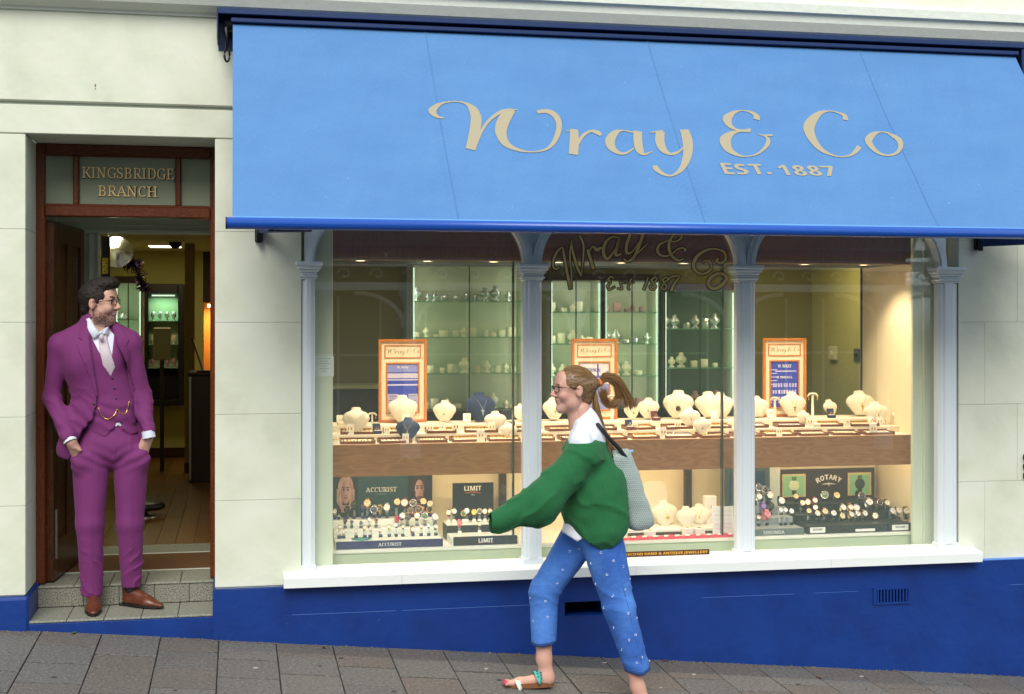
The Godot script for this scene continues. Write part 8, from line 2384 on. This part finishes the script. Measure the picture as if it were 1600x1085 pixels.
	var loops := [[Vector3(1.8514, 1.4205, 0.775), Vector3(1.8823, 1.4536, 0.775), Vector3(1.9375, 1.4197, 0.775), Vector3(1.9548, 1.3528, 0.775), Vector3(1.9237, 1.3098, 0.775), Vector3(1.8789, 1.3270, 0.775), Vector3(1.8686, 1.3804, 0.775)], [Vector3(1.8514, 1.4205, 0.775), Vector3(1.8913, 1.4603, 0.780), Vector3(1.9485, 1.4334, 0.785), Vector3(1.9886, 1.3733, 0.790), Vector3(2.0163, 1.3063, 0.790)], [Vector3(1.8286, 1.3706, 0.770), Vector3(1.8342, 1.2876, 0.775), Vector3(1.8603, 1.2044, 0.780), Vector3(1.8824, 1.1226, 0.800), Vector3(1.8837, 1.0846, 0.820)]]
	for q in 430:
		var w: int = 0 if q < 170 else (1 if q < 350 else 2)
		var pts := []
		var off := Vector3(rr.randfn(0, 0.009), rr.randfn(0, 0.009), rr.randfn(0, 0.013))
		var lim: int = loops[w].size()
		for k in lim:
			var p: Vector3 = loops[w][k] + o
			pts.append(p + off * (0.35 if k == 0 else (1.0 if k < lim - 1 else 1.5)) + Vector3(rr.randfn(0, 0.0016), rr.randfn(0, 0.0016), 0))
		var sp2 := spline(pts, 4)
		var rad := []
		for k in sp2.size(): rad.append(0.0015 * (1.0 - 0.7 * float(k) / sp2.size()) + 0.0004)
		st.tube(sp2, rad, 4, false)
	var pony := put(cap, "ponytail", st.done(), M("strand_hair", hexc("86663f"), 0.45))
	put(cap, "hair_tie", MB.new().smooth(true).tube([Vector3(1.8376, 1.4240, 0.775) + o, Vector3(1.8617, 1.4271, 0.775) + o], 0.020, 14).done(), M("tie_orange", hexc("e0752a"), 0.7))
	var wisps := MB.new().smooth(true)
	for k in 130:
		var a := rr.randf_range(-1.25, 1.25)
		var y0 := rr.randf_range(0.0, 1.0)
		var pts := []
		for i in 6:
			var u := i / 5.0
			var d := Vector3(sin(a) * 0.086, 0.044 + cos(a) * 0.092, 0.055 - 0.03 * absf(a)).lerp(tie, u)
			var c := Vector3(0, 0.044, -0.022)
			var e := (d - c) / Vector3(0.084, 0.090, 0.103)
			if e.length() < 1.0 or u < 0.75: d = c + e.normalized() * Vector3(0.0848, 0.0908, 0.1038)
			if i == 5: d = tie + Vector3(0, rr.randfn(0, 0.006), 0.01)
			pts.append(hx * (d + Vector3(rr.randfn(0, 0.0012), rr.randfn(0, 0.0012), 0)))
		wisps.tube(spline(pts, 3), 0.0011, 4, false)
	tag(put(cap, "strands", wisps.done(), mats["strand_hair"]), "", "", "", "stuff")
	# sandal on the front foot
	var gy := ground_y(1.48, 0.7)
	var sd := Node3D.new()
	sd.name = "sandal"
	t.add_child(sd, true)
	var sl := MB.new()
	var pl := PackedVector2Array()
	for k in 24:
		var u := TAU * k / 24.0
		pl.append(Vector2(-cos(u) * 0.135, sin(u) * (0.040 + 0.008 * (1.0 - cos(u)) * 0.5)))
	var fx := Transform3D(Basis(Vector3.BACK, -0.02) * Basis(Vector3.RIGHT, -PI / 2), Vector3(Vector3(1.4886, -0.1694, 0.705).x, maxf(Vector3(1.4886, -0.1827, 0.705).y, gy + 0.004), 0.705) + o)
	sl.xf = fx
	sl.prism(pl, 0.0, 0.022)
	put(sd, "sole", sl.done(), M("cork", hexc("7a4f30"), 0.8))
	var tc := [M("strap_teal", hexc("4fb0a4"), 0.5), M("strap_pale", hexc("c9d8c8"), 0.5)]
	for q in [[Vector3(1.5295, -0.0850, 0.705), 0.047, 0], [Vector3(1.4268, -0.1189, 0.708), 0.044, 1]]:
		var arc := []
		for k in 11:
			var a := PI * k / 10.0
			arc.append(q[0] + Vector3(0.012 - 0.02 * sin(a) * 0.6, -0.045 + 0.052 * sin(a), cos(a) * q[1]) + o)
		put(sd, "strap", MB.new().smooth(true).tube(arc, 0.017, 8, true, 0.22, Vector3.UP).done(), tc[q[2]])
	var dots := MB.new().smooth(true)
	for k in 14:
		var a := PI * (0.15 + 0.7 * k / 13.0)
		dots.lathe([[0.0, 0.004], [0.005, 0.002], [0.006, 0.0]], 6, Vector3(1.5295, -0.0850, 0.705) + Vector3(0.010 + 0.009 * (-1 if k % 2 else 1), -0.041 + 0.052 * sin(a), cos(a) * 0.049) + o)
	tag(put(sd, "beads", dots.done(), M("bead_navy", hexc("24406a"), 0.4)), "", "", "", "stuff")
	# the other sandal's sole under the rear foot, below the picture's edge
	var s2 := MB.new()
	s2.xf = Transform3D(Basis(Vector3.BACK, 0.25) * Basis(Vector3.RIGHT, -PI / 2), Vector3(2.0074, -0.2863, 0.890) + o)
	s2.prism(pl, 0.0, 0.022)
	var sd2 := put(t, "sandal", s2.done(), M("cork", hexc("7a4f30"), 0.8))
	build_bag()

func build_bag():
	var b := thing("shoulder_bag", "silver grey woven straw tote hanging behind the walking woman", "bag", Vector3(2.0618, 0.6458, 0.800))
	var o := -b.position
	var F := Field.new(Vector3(1.9049, 0.5716, 0.680), Vector3(2.1635, 1.1325, 0.970), 0.0075)
	# a soft sack: wide woven faces, narrow ends
	F.cone(Vector3(1.9621, 1.0158, 0.810), Vector3(2.0727, 0.7269, 0.810), 0.058, 0.072, 0.02, 0.75)
	F.cone(Vector3(1.9414, 1.0162, 0.810), Vector3(2.0450, 0.7144, 0.810), 0.055, 0.070, 0.03, 0.75)
	F.cone(Vector3(1.9828, 1.0486, 0.810), Vector3(2.0866, 0.7532, 0.810), 0.045, 0.068, 0.03, 0.75)
	F.poly(PackedVector2Array([Vector2(1.8718, 1.0857), Vector2(1.9363, 1.0714), Vector2(2.0010, 1.0865), Vector2(2.0454, 0.9640), Vector2(2.1071, 0.7650), Vector2(2.1243, 0.6920), Vector2(2.0934, 0.6699), Vector2(1.9874, 0.6567), Vector2(1.9567, 0.6839), Vector2(1.9125, 0.9014)]), -9.0)
	var nf := noise(71, 1.0, 2)
	F.warp(func(p: Vector3) -> float: return 0.010 * nf.get_noise_3d(p.x * 7.0, p.y * 6.0, p.z * 5.0))
	var wv := Image.create(128, 128, false, Image.FORMAT_L8)
	for y in 128:
		for x in 128:
			var row := y / 16
			var v := absf(sin((x + row * 16.0 + (y % 16) * (1.0 if row % 2 else -1.0)) * PI / 16.0)) * (0.55 + 0.45 * absf(sin(y * PI / 16.0)))
			wv.set_pixel(x, y, Color.WHITE * v)
	var straw := M("silver_straw", Color.WHITE, 0.5, 0.15, tint(wv, [[0.0, hexc("6c7a7c")], [0.4, hexc("9fb0ae")], [1.0, hexc("c8d6d2")]]), bump(wv, 6.0), 12.0, 1.0)
	put(b, "sack", F.mesh(Transform3D(Basis(), o)), straw)
	put(b, "lining", MB.new().smooth(true).tube([Vector3(1.9105, 1.0699, 0.810) + o, Vector3(1.9676, 1.0594, 0.815) + o, Vector3(2.0208, 1.0712, 0.810) + o], [0.008, 0.012, 0.008], 8).done(), M("lining_blue", hexc("8fb0d8"), 0.8))
	put(b, "strap", MB.new().smooth(true).tube(spline([Vector3(1.9712, 1.0395, 0.850) + o, Vector3(1.9273, 1.0941, 0.860) + o, Vector3(1.8747, 1.1481, 0.865) + o, Vector3(1.8319, 1.2010, 0.860) + o, Vector3(1.8195, 1.2187, 0.830) + o, Vector3(1.8657, 1.1795, 0.760) + o, Vector3(1.9390, 1.0456, 0.770) + o], 5), 0.011, 8, true, 0.4, Vector3.BACK).done(), M("strap_black", hexc("16161a"), 0.5))
